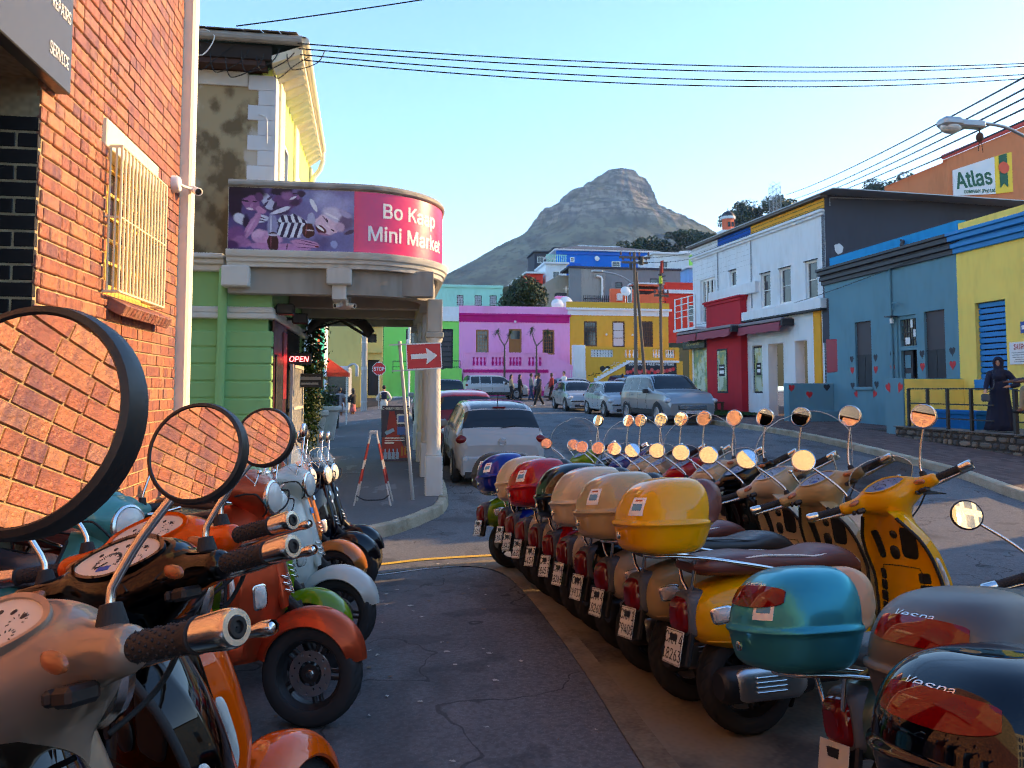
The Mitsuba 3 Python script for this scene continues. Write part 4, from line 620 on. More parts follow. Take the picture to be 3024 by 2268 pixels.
# billboard on the balcony: a picture and a lettered panel
bil = thing('shop_billboard', 'curved shop sign with a purple picture of laughing friends and pink lettering', 'sign')
PIC = [  # x, y, radii, tilt, colour, softness of each soft shape of the print (709 x 362 units)
    (560, 180, 90, 60, 0, (168, 172, 208), .9), (650, 220, 120, 60, 0, (158, 156, 198), .8), (690, 440, 110, 80, 0, (104, 104, 156), .7), (560, 450, 80, 60, 0, (84, 76, 128), .7), (630, 450, 24, 24, 0, (150, 160, 204), .3), (470, 165, 50, 40, 0, (120, 126, 176), .7),
    (350, 205, 90, 62, -10, (104, 64, 116), .2), (320, 150, 75, 26, -6, (40, 24, 52), .3), (436, 160, 30, 22, 0, (52, 34, 66), .4), (404, 212, 34, 26, -20, (64, 36, 76), .5), (360, 175, 40, 30, 0, (146, 100, 150), .5), (393, 186, 24, 7, -28, (236, 226, 236), .25), (400, 160, 18, 4, -10, (46, 26, 54), .4), (420, 180, 10, 16, 0, (150, 100, 150), .4),
    (300, 260, 90, 30, 10, (60, 40, 84), .4), (250, 215, 60, 34, 60, (190, 190, 214), .25), (322, 262, 70, 14, -22, (214, 214, 232), .25), (290, 235, 10, 30, 20, (50, 36, 70), .4), (236, 230, 8, 30, 40, (70, 56, 96), .4), (262, 190, 8, 24, 50, (80, 66, 104), .4), (345, 275, 26, 6, -40, (70, 52, 96), .4),
    (130, 160, 120, 46, 0, (34, 20, 48), .25), (66, 230, 50, 100, 0, (36, 20, 50), .3), (158, 222, 52, 46, 20, (150, 96, 146), .2), (200, 190, 26, 30, 0, (96, 56, 104), .4), (122, 212, 26, 6, 8, (52, 28, 62), .4), (178, 215, 16, 5, 8, (64, 34, 72), .4), (160, 240, 9, 16, 15, (176, 124, 168), .4), (150, 258, 22, 7, 10, (228, 206, 222), .3), (60, 150, 70, 40, 0, (30, 16, 42), .4),
    (96, 316, 46, 30, 25, (212, 212, 230), .25), (216, 312, 44, 26, 0, (204, 206, 228), .25), (212, 306, 36, 4, 12, (54, 40, 84), .5), (216, 322, 34, 4, 12, (54, 40, 84), .5), (130, 330, 20, 40, 0, (44, 30, 66), .4),
    (214, 264, 34, 22, 20, (188, 134, 178), .25), (226, 250, 26, 6, 35, (112, 70, 118), .4), (162, 360, 110, 24, 119, (188, 132, 178), .2), (150, 372, 80, 8, 119, (206, 156, 196), .5), (70, 420, 70, 66, 20, (124, 76, 134), .3), (110, 450, 60, 34, 10, (158, 104, 156), .3), (50, 470, 50, 30, 0, (76, 42, 92), .4),
    (250, 425, 100, 42, 8, (198, 148, 190), .2), (200, 400, 40, 26, -20, (216, 172, 206), .4), (380, 352, 108, 72, -8, (222, 226, 238), .12), (590, 338, 72, 60, 12, (222, 190, 208), .18), (640, 280, 80, 44, 20, (204, 194, 216), .35), (700, 320, 48, 60, 0, (104, 84, 122), .4), (690, 268, 50, 20, 25, (170, 158, 192), .4), (660, 350, 34, 30, 20, (190, 160, 186), .4), (720, 375, 40, 14, -20, (66, 50, 84), .4), (615, 285, 50, 8, 25, (232, 224, 234), .4),
    (552, 366, 38, 24, 36, (84, 22, 44), .2), (549, 357, 30, 8, 36, (246, 238, 242), .25), (588, 312, 18, 5, 62, (54, 34, 64), .35), (574, 300, 22, 4, 55, (120, 84, 116), .4), (622, 368, 16, 5, 24, (64, 38, 72), .35), (592, 345, 18, 7, 35, (240, 214, 226), .4), (570, 392, 40, 8, 10, (160, 116, 150), .5),
    (330, 474, 200, 24, 2, (186, 128, 174), .2), (470, 452, 84, 24, 8, (194, 138, 180), .2), (480, 440, 70, 3, 14, (110, 64, 112), .5), (480, 456, 70, 3, 8, (110, 64, 112), .5), (470, 474, 60, 3, 2, (110, 64, 112), .5), (532, 466, 14, 6, 10, (112, 16, 38), .3), (363, 472, 4, 20, 4, (52, 26, 58), .3),
    (280, 350, 32, 78, 0, (148, 146, 184), .25), (270, 345, 6, 60, 0, (206, 206, 226), .5), (284, 445, 34, 56, 0, (58, 18, 32), .1), (272, 440, 5, 46, 0, (120, 60, 74), .5), (284, 405, 32, 8, 0, (196, 190, 210), .3), (496, 312, 24, 52, 4, (168, 172, 204), .25), (508, 222, 14, 44, -28, (224, 226, 236), .2), (482, 376, 38, 44, 8, (66, 20, 26), .12), (470, 370, 5, 34, 8, (136, 70, 70), .5), (490, 372, 26, 5, 4, (210, 190, 200), .4)]
def pic_c(p, n, uv):
    u, v = (p.x + 2.36) / 1.80 * 709 + 33, (4.53 - p.z) / .93 * 362 + 135; col = mikit.mix(S((86, 72, 128)), S((126, 120, 170)), mikit.smoothstep(200, 600, u)); wob = (mikit.noise(u / 22, v / 22, 3) - .5) * .30
    for x, y, a, b, t, c, s in PIC:
        ct, st = math.cos(math.radians(t)), math.sin(math.radians(t)); du, dv = u - x, v - y; r = dr.sqrt(((du * ct + dv * st) / a) ** 2 + ((dv * ct - du * st) / b) ** 2) + wob * (1 if min(a, b) > 12 else .3); col = mikit.mix(col, S(c), 1 - mikit.smoothstep(1 - s, 1 + s * .3, r))
        if (x, y) == (380, 352):
            q = du * .93 + dv * .30 * dr.sign(dv + 22) + 10; col = mikit.mix(col, S((34, 26, 70)), dr.select((dr.abs(q / 36 - dr.floor(q / 36) - .5) < .25) & (r < .97), 1., 0.))
    return col * (.86 + .28 * mikit.fbm(u / 9, v / 9, 1, 3))
scene['picture_print'] = {'type': 'principled', 'base_color': proc(pic_c), 'roughness': .35, 'specular': .4}
obj('picture', MB().box([-2.36, 11.665, 3.605], [-.556, 11.679, 4.535]), 'picture_print', bil)
pl_s = np.r_[0, np.cumsum(np.linalg.norm(np.diff(pth, axis=0), axis=1))]
def bend(v, off): s = v[:, 0]; return np.column_stack([np.interp(s, pl_s, pth[:, 0]) + np.interp(s, pl_s, nr_[:, 0]) * (v[:, 2] + off), np.interp(s, pl_s, pth[:, 1]) + np.interp(s, pl_s, nr_[:, 1]) * (v[:, 2] + off), v[:, 1]])
ss = np.linspace(1.815, 4.35, 60); q = np.stack([np.column_stack([ss, np.full(60, z), np.full(60, d)]) for z, d in ((3.605, 0), (3.605, .016), (4.535, .016), (4.535, 0))], 1); obj('panel', MB().grid(bend(q.reshape(-1, 3), .0).reshape(q.shape), wrap_v=True, caps=True), mat('panel_pink', S((216, 42, 104)), .3, 0, .4), bil, 30)
m = MB()
for txt, z, s0 in (('Bo Kaap', 4.16, 2.22), ('Mini Market', 3.80, 2.0)):
    t_ = text_mesh(txt, .215, .004, True); t_ = t_.subdivide() if len(t_.vertices) < 6000 else t_; v = t_.vertices.copy(); v[:, 0] = s0 + v[:, 0] * .95; v[:, 1] += z; m.raw(bend(v, .017), t_.faces)
obj('lettering', m, 'sign_white', bil)
# small things of the arcade
cc = cctv((-.79, 12.0, 2.85), (-.6, -.8, -.25), 'white twin security camera under the balcony corbel, left one'); cc2 = cctv((-.60, 12.0, 2.85), (.7, -.7, -.25), 'white twin security camera under the balcony corbel, right one')
for c_, x in ((cc, -.75), (cc2, -.66)): obj('bracket', MB().cyl([x, 12.02, 2.84], [x, 12.02, 2.95], .02), 'white_plastic', c_)
op = thing('open_sign', 'small black sign with OPEN in red lit letters', 'sign'); FO = frame((0, 13.9, 0), (0, -1)); obj('case', MB(FO).box([-1.79, 1.99, -.06], [-1.37, 2.2, 0], None, .008), 'black_plastic', op)
m = MB().text('OPEN', .095, FO @ mat4(np.array([[1, .18, 0], [0, 1, 0], [0, 0, 1.]]), [-1.585, 2.045, .001]), .003, False, True, .95).mesh(); obj('lettering', m, 'soot', op); scene['open_sign__lettering']['emitter'] = {'type': 'area', 'radiance': rgb([2.2, .10, .10])}
hb = thing('hanging_board', 'small black board hanging under the OPEN sign', 'sign'); FH = frame((0, 15.0, 0), (0, -1)); obj('board', MB(FH).box([-1.75, 1.6, -.03], [-1.25, 1.86, 0], None, .006), 'black_plastic', hb); obj('lettering', MB().text('OPEN 7 DAYS', .05, FH @ mat4(np.eye(3), [-1.5, 1.76, .001]), .002).text('HALAAL', .05, FH @ mat4(np.eye(3), [-1.5, 1.65, .001]), .002), 'sign_white', hb) if 0 else obj('print', MB(FH).box([-1.71, 1.74, 0], [-1.29, 1.80, .003]).box([-1.66, 1.65, 0], [-1.34, 1.69, .003]), mat('print_grey', [.3, .3, .3], .6), hb)
fl = thing('flood_light', 'small square flood light under the balcony beside the shop front', 'lamp'); obj('housing', MB().box([-1.66, 13.5, 2.68], [-1.40, 13.62, 2.86], None, .015), 'black_plastic', fl); obj('lens', MB().box([-1.635, 13.49, 2.70], [-1.425, 13.502, 2.84]), 'grey_plastic', fl); obj('bracket', MB().box([-1.78, 13.55, 2.74], [-1.65, 13.59, 2.79]), 'black_plastic', fl)
fl = thing('speaker_box', 'black box speaker high on the corner of the green wall', 'speaker'); obj('housing', MB().box([-1.74, 12.2, 2.72], [-1.48, 12.45, 2.88], None, .015), 'black_plastic', fl); obj('bracket', MB().box([-1.8, 12.28, 2.76], [-1.73, 12.36, 2.84]), 'dark_metal', fl)
aw_ = thing('arched_canopy', 'black arched canopy of corrugated strips over the pavement', 'canopy')
for k in range(5):
    a = np.linspace(math.radians(150), math.radians(22), 26); y0 = 15.9 + .14 * k; R_ = .66 + .02 * k; ar = lambda r, y: np.column_stack([-1.05 + r * 1.05 * np.cos(a), np.full(26, y), 2.40 + .1 * k * .3 + r * .95 * np.sin(a)])
    obj('strip', MB().grid(np.stack([ar(R_, y0), ar(R_, y0 + .11), ar(R_ - .03, y0 + .12), ar(R_ - .07, y0 + .01)], 1), wrap_v=True, caps=True), 'black_plastic', aw_, 30)
obj('frame', MB().tube([[-1.75, 16.0, 2.7], [-1.0, 16.0, 2.95], [-.5, 16.0, 2.65]], .02, 6).tube([[-1.75, 16.4, 2.75], [-1.0, 16.4, 3.0], [-.5, 16.4, 2.7]], .02, 6), 'dark_metal', aw_)
# plants and pots
def ivy(t, pts, n, mats, leaf, seed):
    rng = np.random.default_rng(seed); P_ = np.array([pts[i] for i in rng.integers(0, len(pts), n)]) + rng.normal(size=(n, 3)) * [.10, .12, .2]; nrm = rng.normal(size=(n, 3)) + [.6, -.6, .2]; nrm /= np.linalg.norm(nrm, axis=1, keepdims=True); a = np.cross(nrm, rng.normal(size=(n, 3))); a /= np.linalg.norm(a, axis=1, keepdims=True); b = np.cross(nrm, a); sz = leaf * rng.uniform(.6, 1.3, n)[:, None]; pk = rng.integers(0, len(mats), n)
    for i, mt in enumerate(mats): s = pk == i; q = np.stack([P_[s] - a[s] * sz[s], P_[s] + b[s] * sz[s] * .5, P_[s] + a[s] * sz[s], P_[s] - b[s] * sz[s] * .5], 1).reshape(-1, 3); obj('leaves', MB().raw(q, np.arange(len(q)).reshape(-1, 4)), mt, t)
iv = thing('climbing_plant', 'dark green creeper climbing beside the gate up to the canopy', 'plant'); st_ = np.vstack([smooth_path([[-1.72, 17.3, .4], [-1.72, 17.0, 1.6], [-1.66, 16.8, 2.6], [-1.45, 16.6, 3.0]], 60), smooth_path([[-1.68, 17.0, .9], [-1.55, 16.9, 1.8], [-1.5, 16.7, 2.5]], 30)])
obj('stem', MB().tube(st_[::6][:10], .02, 6), 'bark', iv); ivy(iv, st_, 2600, ['leaf_dark', 'leaf_mid', 'leaf_dark'], .05, 5)
for i, (x, y, lab) in enumerate(((-2.0, 20.0, 'large pale round planter with a bushy plant beside the gate'), (-1.85, 22.6, 'second large pale planter standing just behind the first'))):
    p = thing('planter', lab, 'planter', 'pale planters on the pavement'); z0 = float(gz(x, y)) + .14; pot = obj('pot', MB(mat4(np.eye(3), [x, y, z0])).lathe([(.001, 0), (.27, 0), (.29, .03), (.36, .45), (.37, .47), (.365, .5), (.42, .82), (.46, .84), (.49, .87), (.49, .95), (.47, .98), (.43, .96), (.42, .86), (.001, .84)], 40), mat('pot_stone', [.47, .45, .40], .8), p, 35)
    ivy(p, np.array([[x, y, z0 + 1.02], [x - .2, y, z0 + 1.05], [x + .2, y - .1, z0 + 1.05], [x, y - .1, z0 + 1.2]]), 500, ['leaf_mid', 'leaf_light', 'leaf_dark'], .06, 30 + i)
tr = thing('folding_trestle', 'old red and white A shaped trestle stand on the pavement corner', 'barrier'); z0 = -.14; ap = np.array([-.23, 11.62, z0 + 1.06])
for i, (x, y) in enumerate(((-.50, 11.52), (.03, 11.42), (-.47, 11.95), (.06, 11.85))):
    f_ = np.array([x, y, float(gz(x, y)) + .14]); top = ap + [.04 * (1 if x > -.2 else -1), .02 * (1 if y > 11.7 else -1), 0]; lg = obj('leg', MB().tube([f_, f_ + (top - f_) * .22, top], [.014, .014, .014], 6), 'trestle_white', tr)
    for a, b in ((.3, .5), (.62, .85)): obj('red_band', MB().tube([f_ + (top - f_) * a, f_ + (top - f_) * b], .0155, 6), mat('trestle_red', [.28, .02, .02], .6) if 'trestle_red' not in scene else 'trestle_red', lg)
mat('trestle_white', [.5, .46, .42], .7); obj('chain', MB().tube(smooth_path([[-.47, 11.52, z0 + .16], [-.3, 11.5, z0 + .09], [-.1, 11.47, z0 + .10], [0, 11.43, z0 + .17]], 16), .008, 5), 'dark_metal', tr); obj('cap', MB().box(ap - [.06, .04, .02], ap + [.06, .04, .03], None, .01), 'trestle_white', tr)
sn = thing('arrow_sign', 'temporary red road sign with a white right pointing arrow on a leaning pole', 'sign'); obj('pole', MB().tube([[.365, 11.95, -.14], [.14, 11.97, 2.30]], .028, 10), 'galvanised', sn, True); FA = frame((0, 11.93, 0), (0, -1)) @ mat4(R3([0, 0, 1], 3.0), [.515, 2.07, 0])
obj('bracket', MB(FA).box([-.52, .185, .0], [.22, .205, .02]).box([-.5, -.215, .0], [.0, -.195, .02]), 'galvanised', sn); obj('plate', MB(FA).poly(sbox(-.26, -.19, .26, .19).buffer(.012), .021, .03), 'sign_white', sn); obj('face', MB(FA).poly(sbox(-.255, -.185, .255, .185), .03, .033), mat('sign_red', S((196, 20, 28)), .4, 0, .3), sn); obj('arrow', MB(FA).poly(Polygon([(-.2, .038), (.045, .038), (.03, .13), (.205, .0), (.03, -.13), (.045, -.038), (-.2, -.038)]), .033, .036), 'sign_white', sn)
sb = thing('sandwich_board', 'tall red and navy sandwich board reading Bo-Kaap Mini Mark beside the columns', 'sign'); FW_ = frame((.12, 16.8, 0), (-.06, -1)) @ mat4(R3([1, 0, 0], -7), [0, 0.04, 0]); bz = -.09
obj('panel', MB(FW_).box([-.29, bz, -.02], [.29, bz + 1.27, 0], None, .008), mat('board_navy', [.012, .016, .06], .4, 0, .4), sb); obj('panel', MB(frame((.12, 17.25, 0), (-.06, -1)) @ mat4(R3([1, 0, 0], 9), [0, 0, 0])).box([-.29, bz, -.02], [.29, bz + 1.25, 0], None, .008), 'board_navy', sb)
obj('print', MB(FW_).poly(Polygon([(-.25, .06), (.28, .06), (.10, .5), (-.02, 1.06), (-.13, 1.06)]).intersection(sbox(-.28, 0, .28, 1.2)), 0, .002).poly(Polygon([(-.28, .5), (.02, .5), (-.02, .1), (-.28, .2)]), .0, .002), mat('board_red', [.36, .03, .03], .4), sb)
obj('print', MB(FW_).box([.03, .78, .002], [.27, 1.0, .004]).box([-.22, .36, .003], [-.02, .4, .005]).box([-.22, .42, .003], [.2, .44, .005]).box([-.22, .47, .003], [.2, .49, .005]), 'sign_white', sb); obj('print', MB(FW_).box([.06, .82, .004], [.24, .96, .006]).box([.04, .55, .004], [.25, .72, .006]), mat('board_blue', [.05, .14, .45], .4), sb)
m = MB(FW_)
for k in range(4): m.poly(shapely.union_all([sbox(-.24 + .085 * k, .03, -.17 + .085 * k, .18), sbox(-.22 + .085 * k, .18, -.19 + .085 * k, .25)]), .004, .008)
obj('bottle_print', m.poly(shapely.affinity.rotate(sbox(-.22, .58, -.02, .66), 25), .004, .008), mat('bottle_blue', [.30, .45, .62], .4), sb); obj('bottle_print', MB(FW_).box([.13, .1, .004], [.17, .3, .008]).box([.2, .12, .004], [.24, .3, .008]), mat('bottle_amber', [.4, .17, .02], .4), sb)
obj('lettering', MB().text('BO-KAAP MINI MARK', .058, FW_ @ mat4(np.eye(3), [0, bz + 1.18, .001]), .002, True, True, .75).text('Sweets Chips Cooldrinks', .03, FW_ @ mat4(np.eye(3), [0, .47, .004]), .002, True, True, .8), 'sign_white', sb)
# ---------------------------------------------------------------- right side of the street
def cbox(m, x0, x1, y0, y1, z0, z1, bv=0): return m.box([x0, y0, z0], [x1, y1, z1], None, bv)
for n, c in dict(teal_wall=(96, 136, 150), sun_yellow=(240, 210, 104), cyan_blue=(30, 140, 196), slate_wall=(66, 68, 78), bright_white=(216, 218, 220), shop_red=(178, 34, 46), amber=(226, 160, 44), royal_blue=(18, 84, 172), bench_blue=(10, 104, 170), atlas_orange=(214, 130, 84)).items(): wallpaint(n, S(c), .86)
mat('shutter_dark', S((64, 58, 62)), .6); mat('slate_dark', S((34, 36, 42)), .6); mat('heart_red', S((190, 40, 46)), .6); mat('heart_dark', S((40, 44, 54)), .6); mat('black_iron', [.02, .02, .022], .5); mat('slate_trim', S((52, 52, 58)), .55); mat('cyan_trim', S((24, 120, 186)), .55)
FR = frame((15, 0, 0), (-1, 0)); th_ = thing('blue_yellow_house', 'low house half slate blue and half yellow with hearts painted round its shutters', 'house')
B_ = lambda y0, y1: (-y1, -y0)           # wall coordinate runs towards the viewer
def rect(y0, y1, z0, z1): return (-y1, z0, -y0, z1)
W1, DR, W2, SL = rect(22.19, 23.05, 1.65, 3.75), rect(20.08, 20.95, .5, 3.75), rect(18.92, 19.74, 1.5, 3.77), rect(16.8, 17.8, 1.82, 3.8)
obj('wall', wall(FR, -24.75, -18.4, -.2, 5.3, [W1, DR, W2], .3), 'teal_wall', th_); obj('wall', wall(FR, -18.4, -13.9, -.2, 5.3, [SL], .3), 'sun_yellow', th_, label='yellow half of the wall')
obj('end_wall', MB().box([15, 13.88, -.2], [22, 13.9, 6.1]), 'sun_yellow', th_)
def cornice(y0, y1, m, par): 
    q = MB(FR); 
    for z0, z1, d in ((5.2, 5.34, .08), (5.34, 5.46, .16), (5.46, 5.52, .12), (5.52, 5.66, .24), (5.66, 5.75, .30)): fbox(q, -y1, -y0, z0, z1, -.1, d, .012)
    return obj('cornice', q, m, par)
cornice(18.45, 24.85, 'slate_trim', th_); cornice(13.9, 18.44, 'cyan_trim', th_); obj('parapet', fbox(MB(FR), -24.4, -18.3, 5.74, 6.1, -.25, .0), 'cyan_blue', th_); obj('parapet', fbox(MB(FR), -18.29, -13.9, 5.74, 6.0, -.25, .0), 'sun_yellow', th_, label='yellow parapet')
obj('roof', MB().box([15.2, 13.9, 5.5], [22, 24.7, 5.6]), 'slate_dark', th_)
for W, nm in ((W1, 'shutter'), (W2, 'shutter')):
    k = obj(nm, fbox(MB(FR), W[0], W[2], W[1], W[3], -.12, -.08), 'shutter_dark', th_); zc = 2.64; obj('lower_leaf', fbox(fbox(MB(FR), W[0] + .03, (W[0] + W[2]) / 2 - .008, W[1] + .02, zc, -.08, -.06), (W[0] + W[2]) / 2 + .008, W[2] - .03, W[1] + .02, zc, -.08, -.06), 'slate_dark', k); obj('rail', fbox(MB(FR), W[0], W[2], zc, zc + .04, -.08, -.05), 'slate_dark', k)
obj('window_sill', fbox(MB(FR), W1[0] - .06, W1[2] + .06, 1.55, 1.645, -.1, .07, .01), 'teal_wall', th_)
dk = obj('door_frame', fbox(fbox(fbox(fbox(MB(FR), DR[0], DR[0] + .10, .5, 3.75, -.2, -.05), DR[2] - .06, DR[2], .5, 3.75, -.2, -.05), DR[0] + .10, DR[2] - .06, 3.64, 3.75, -.2, -.05), DR[0] + .1, DR[2] - .06, 2.72, 2.84, -.2, -.04), 'teal_wall', th_)
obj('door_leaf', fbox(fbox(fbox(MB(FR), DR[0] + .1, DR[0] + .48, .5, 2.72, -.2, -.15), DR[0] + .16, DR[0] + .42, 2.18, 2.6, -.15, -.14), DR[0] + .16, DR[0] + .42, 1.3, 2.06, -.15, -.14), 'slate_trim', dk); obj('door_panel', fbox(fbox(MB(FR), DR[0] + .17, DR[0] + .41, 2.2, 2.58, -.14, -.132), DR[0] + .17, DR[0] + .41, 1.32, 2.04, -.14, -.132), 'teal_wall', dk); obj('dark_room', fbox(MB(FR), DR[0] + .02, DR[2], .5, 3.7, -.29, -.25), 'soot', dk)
m = MB(FR); 
for k in range(1, 6): s_ = DR[0] + .1 + (DR[2] - DR[0] - .16) * k / 6; fbox(m, s_ - .012, s_ + .012, 2.84, 3.64, -.13, -.10)
for k in range(1, 4): z_ = 2.84 + .2 * k; fbox(m, DR[0] + .1, DR[2] - .06, z_ - .012, z_ + .012, -.135, -.105)
obj('burglar_bars', m, 'slate_trim', dk); obj('fanlight_pane', fbox(MB(FR), DR[0] + .1, DR[2] - .06, 2.84, 3.64, -.18, -.17), mat('old_pane', S((120, 120, 104)), .2), dk)
for s_, z_, w_, h_ in ((.50, 3.38, .1, .24), (.62, 3.1, .1, .22), (.26, 2.9, .2, .2)): obj('notice', fbox(MB(FR), DR[0] + s_, DR[0] + s_ + w_, z_, z_ + h_, -.10, -.095), 'ink_white', dk)
def heart(s, z, w, h, m, tilt=0):
    t = np.linspace(0, 2 * np.pi, 40, endpoint=False); x = .5 * np.sin(t) ** 3; y = (13 * np.cos(t) - 5 * np.cos(2 * t) - 2 * np.cos(3 * t) - np.cos(4 * t)) / 30; return shapely.affinity.translate(shapely.affinity.rotate(Polygon(np.column_stack([x * w, y * h])), tilt), s, z)
for y, z, c, w_, tl_ in ((21.19, 2.62, 1, .2, 0), (21.18, 2.22, 0, .2, 0), (19.86, 2.58, 1, .2, 0), (19.86, 2.22, 0, .2, 0), (18.66, 2.6, 1, .22, 0), (18.66, 2.23, 0, .24, 0), (23.25, 2.56, 1, .2, 0), (23.24, 2.2, 0, .22, 0), (23.24, 1.69, 1, .22, 0), (22.0, 2.56, 1, .2, 0), (22.0, 2.19, 0, .2, 0), (21.98, 1.72, 1, .22, 0), (23.05, 1.42, 0, .18, 30), (22.1, 1.43, 0, .2, -30)):
    obj('painted_heart', MB(FR).poly(heart(-y, z, w_, .26, 0, tl_), .0, .004), ('heart_red', 'heart_dark')[c], th_)
sl_ = obj('slatted_shutter', fbox(MB(FR), SL[0], SL[2], SL[1], SL[3], -.25, -.2), 'slate_dark', th_)
rng = np.random.default_rng(5)
for k in range(13): z_ = SL[1] + .02 + k * .152; obj('slat', MB(FR @ mat4(R3([0, 0, 1], rng.normal() * .5), [(SL[0] + SL[2]) / 2, z_ + .06, -.12])).box([-.49, -.058, -.02], [.49, .058, .02], None, .004), 'cyan_trim', sl_)
for a, b in ((SL[0], SL[0] + .05), (SL[2] - .05, SL[2])): obj('stile', fbox(MB(FR), a, b, SL[1], SL[3], -.2, -.14), 'cyan_trim', sl_)
obj('apron', fbox(MB(FR), -17.86, -16.68, 1.56, 1.82, -.1, .05, .01), 'cyan_trim', sl_)
obj('downpipe', MB(FR).tube([[-21.12, 5.2, .05], [-21.12, .5, .05]], .035, 8).tube(smooth_path([[-21.0, 3.95, .05], [-21.0, 4.1, .08], [-20.9, 4.14, .16], [-20.6, 4.12, .2]], 10), .02, 6), 'teal_wall', th_)
lm = obj('wall_lamp', MB(FR).lathe([(.001, 0), (.05, .0), (.055, .12), (.03, .18), (.001, .18)], 12, mat4(R3([1, 0, 0], -90), [-21.0, 3.55, .12])), 'white_plastic', th_); obj('lamp_hood', fbox(MB(FR), -21.16, -20.86, 3.74, 3.77, .0, .25), 'slate_trim', lm)
bs = thing('surgery_sign', 'white board with red SUR lettering on the yellow wall at the right edge', 'sign'); obj('board', fbox(MB(FR), -16.69, -15.6, 2.17, 2.71, .002, .03), 'ink_white', bs); obj('lettering', MB().text('SURGERY', .13, FR @ mat4(np.eye(3), [-16.20, 2.53, .0305]), .003, True, True, .85), 'ink_red', bs); m = MB(FR)
for k in range(5): w_ = rng.uniform(.28, .42); fbox(m, -16.2 - w_, -16.2 + w_, 2.44 - k * .055, 2.462 - k * .055, .03, .033)
obj('small_print', m, 'print_grey', bs)
bs = thing('street_name_plate', 'small blue and white plate on the yellow wall above the surgery sign', 'sign'); obj('plate', fbox(MB(FR), -16.34, -15.9, 2.91, 3.19, .002, .02), 'ink_blue', bs); obj('print', fbox(MB(FR), -16.3, -15.96, 3.0, 3.1, .02, .024), 'ink_white', bs)
pg = thing('pigeon', 'grey pigeon sitting on the dark cornice of the blue house', 'bird'); PGm = FR @ mat4(np.eye(3) * .9, [-20.4, 5.76, .12])
obj('body', nets(lambda p: smin(smin(s_ell(p, [0, .12, 0], [.13, .07, .065], R3([0, 0, 1], 55)), s_ell(p, [-.07, .235, 0], [.04, .04, .035]), .04), s_cap(p, [.04, .06, 0], [.12, .0, 0], .035, .012), .03), [-.25, -.05, -.12], [.25, .32, .12], .014).apply_transform(PGm), mat('pigeon_grey', [.05, .055, .065], .6), pg, True); obj('beak', MB(PGm).cyl([-.1, .235, 0], [-.135, .225, 0], .008, .002, 6), 'grey_plastic', pg)
# stoep walls, bench, railing, stone plinth
sw_ = thing('stoep_wall', 'slate blue low wall with hearts closing the far end of the stoep', 'wall'); obj('wall', MB().box([13.35, 24.35, -.2], [15, 24.7, 1.78], None, .01), 'teal_wall', sw_); FN = frame((0, 24.35, 0), (0, -1))
for x, z, c in ((14.1, 1.4, 0), (14.75, 1.64, 1), (13.45, 1.62, 0), (13.62, .82, 1)): obj('painted_heart', MB(FN).poly(heart(x, z, .24, .26, 0, (0, 25, 0, 0)[int(x * 7) % 4]).intersection(sbox(13.36, 0, 14.98, 1.77)), .0, .004), ('heart_red', 'heart_dark')[c], sw_)
obj('ledge', MB().box([13.4, 23.95, .2], [15, 24.34, .85], None, .01), 'teal_wall', sw_)
sw_ = thing('stoep_wall', 'end wall of the stoep, blue outside with two red hearts and yellow inside', 'wall'); obj('wall', MB().box([13.3, 18.3, .1], [15, 18.6, 1.85], None, .01), 'teal_wall', sw_); obj('pier', MB().box([13.25, 18.32, .1], [13.5, 19.05, 1.86], None, .01), 'teal_wall', sw_); obj('yellow_face', MB().box([13.28, 18.285, .55], [15, 18.3, 1.84]), 'sun_yellow', sw_)
FP = frame((13.25, 0, 0), (-1, 0))
for y in (18.9, 18.44): obj('painted_heart', MB(FP).poly(heart(-y, 1.62, .2, .3, 0, 25 if y > 18.6 else -25), 0, .004), 'heart_red', sw_)
mat('stone_a', [.10, .085, .07], .9); mat('stone_b', [.15, .125, .10], .9); mat('stone_c', [.075, .068, .062], .9); mat('stone_d', [.20, .16, .12], .9); mat('stone_mortar', [.045, .04, .036], .95)
stp = thing('stone_plinth', 'low plinth of rough stone carrying the yellow stoep', 'wall'); obj('core', MB().box([12.98, 12.4, -.2], [15, 18.28, .60]), 'stone_mortar', stp); obj('floor', MB().box([12.92, 12.4, .60], [15, 18.28, .625]), mat('stoep_floor', [.13, .12, .11], .8), stp)
st2 = thing('stone_plinth', 'low plinth of rough stone under the slate blue stoep', 'wall'); obj('core', MB().box([13.5, 18.62, -.2], [15, 24.3, .44]), 'stone_mortar', st2)
def stones(par, x, y0, y1, z0, z1, n, hgt, seed):
    rng = np.random.default_rng(seed); z = z0; c = 0
    while z < z1 - .03:
        h = min(hgt * rng.uniform(.75, 1.25), z1 - z); y = y0
        while y < y1 - .05:
            L = min(rng.uniform(.14, .42), y1 - y); cc = np.array([x, y + L / 2, z + h / 2]); v = []
            for sx in (-.03, 0, .035):
                for a in np.linspace(0, 2 * np.pi, 8, endpoint=False):
                    k = .92 if sx < .03 else .7; v.append(cc + [-sx * rng.uniform(.7, 1.3), (L / 2 - .008) * np.sign(np.cos(a)) * abs(np.cos(a)) ** .5 * k * rng.uniform(.93, 1), (h / 2 - .006) * np.sign(np.sin(a)) * abs(np.sin(a)) ** .5 * k * rng.uniform(.93, 1)])
            if c < n: t_ = trimesh.convex.convex_hull(np.array(v)); obj('stone', t_, ('stone_a', 'stone_b', 'stone_c', 'stone_d')[int(rng.integers(0, 4))], par); c += 1
            y += L
        z += h
stones(stp, 12.98, 12.4, 18.28, .15, .60, 150, .13, 3); stones(st2, 13.5, 18.7, 24.3, .1, .44, 60, .15, 4)
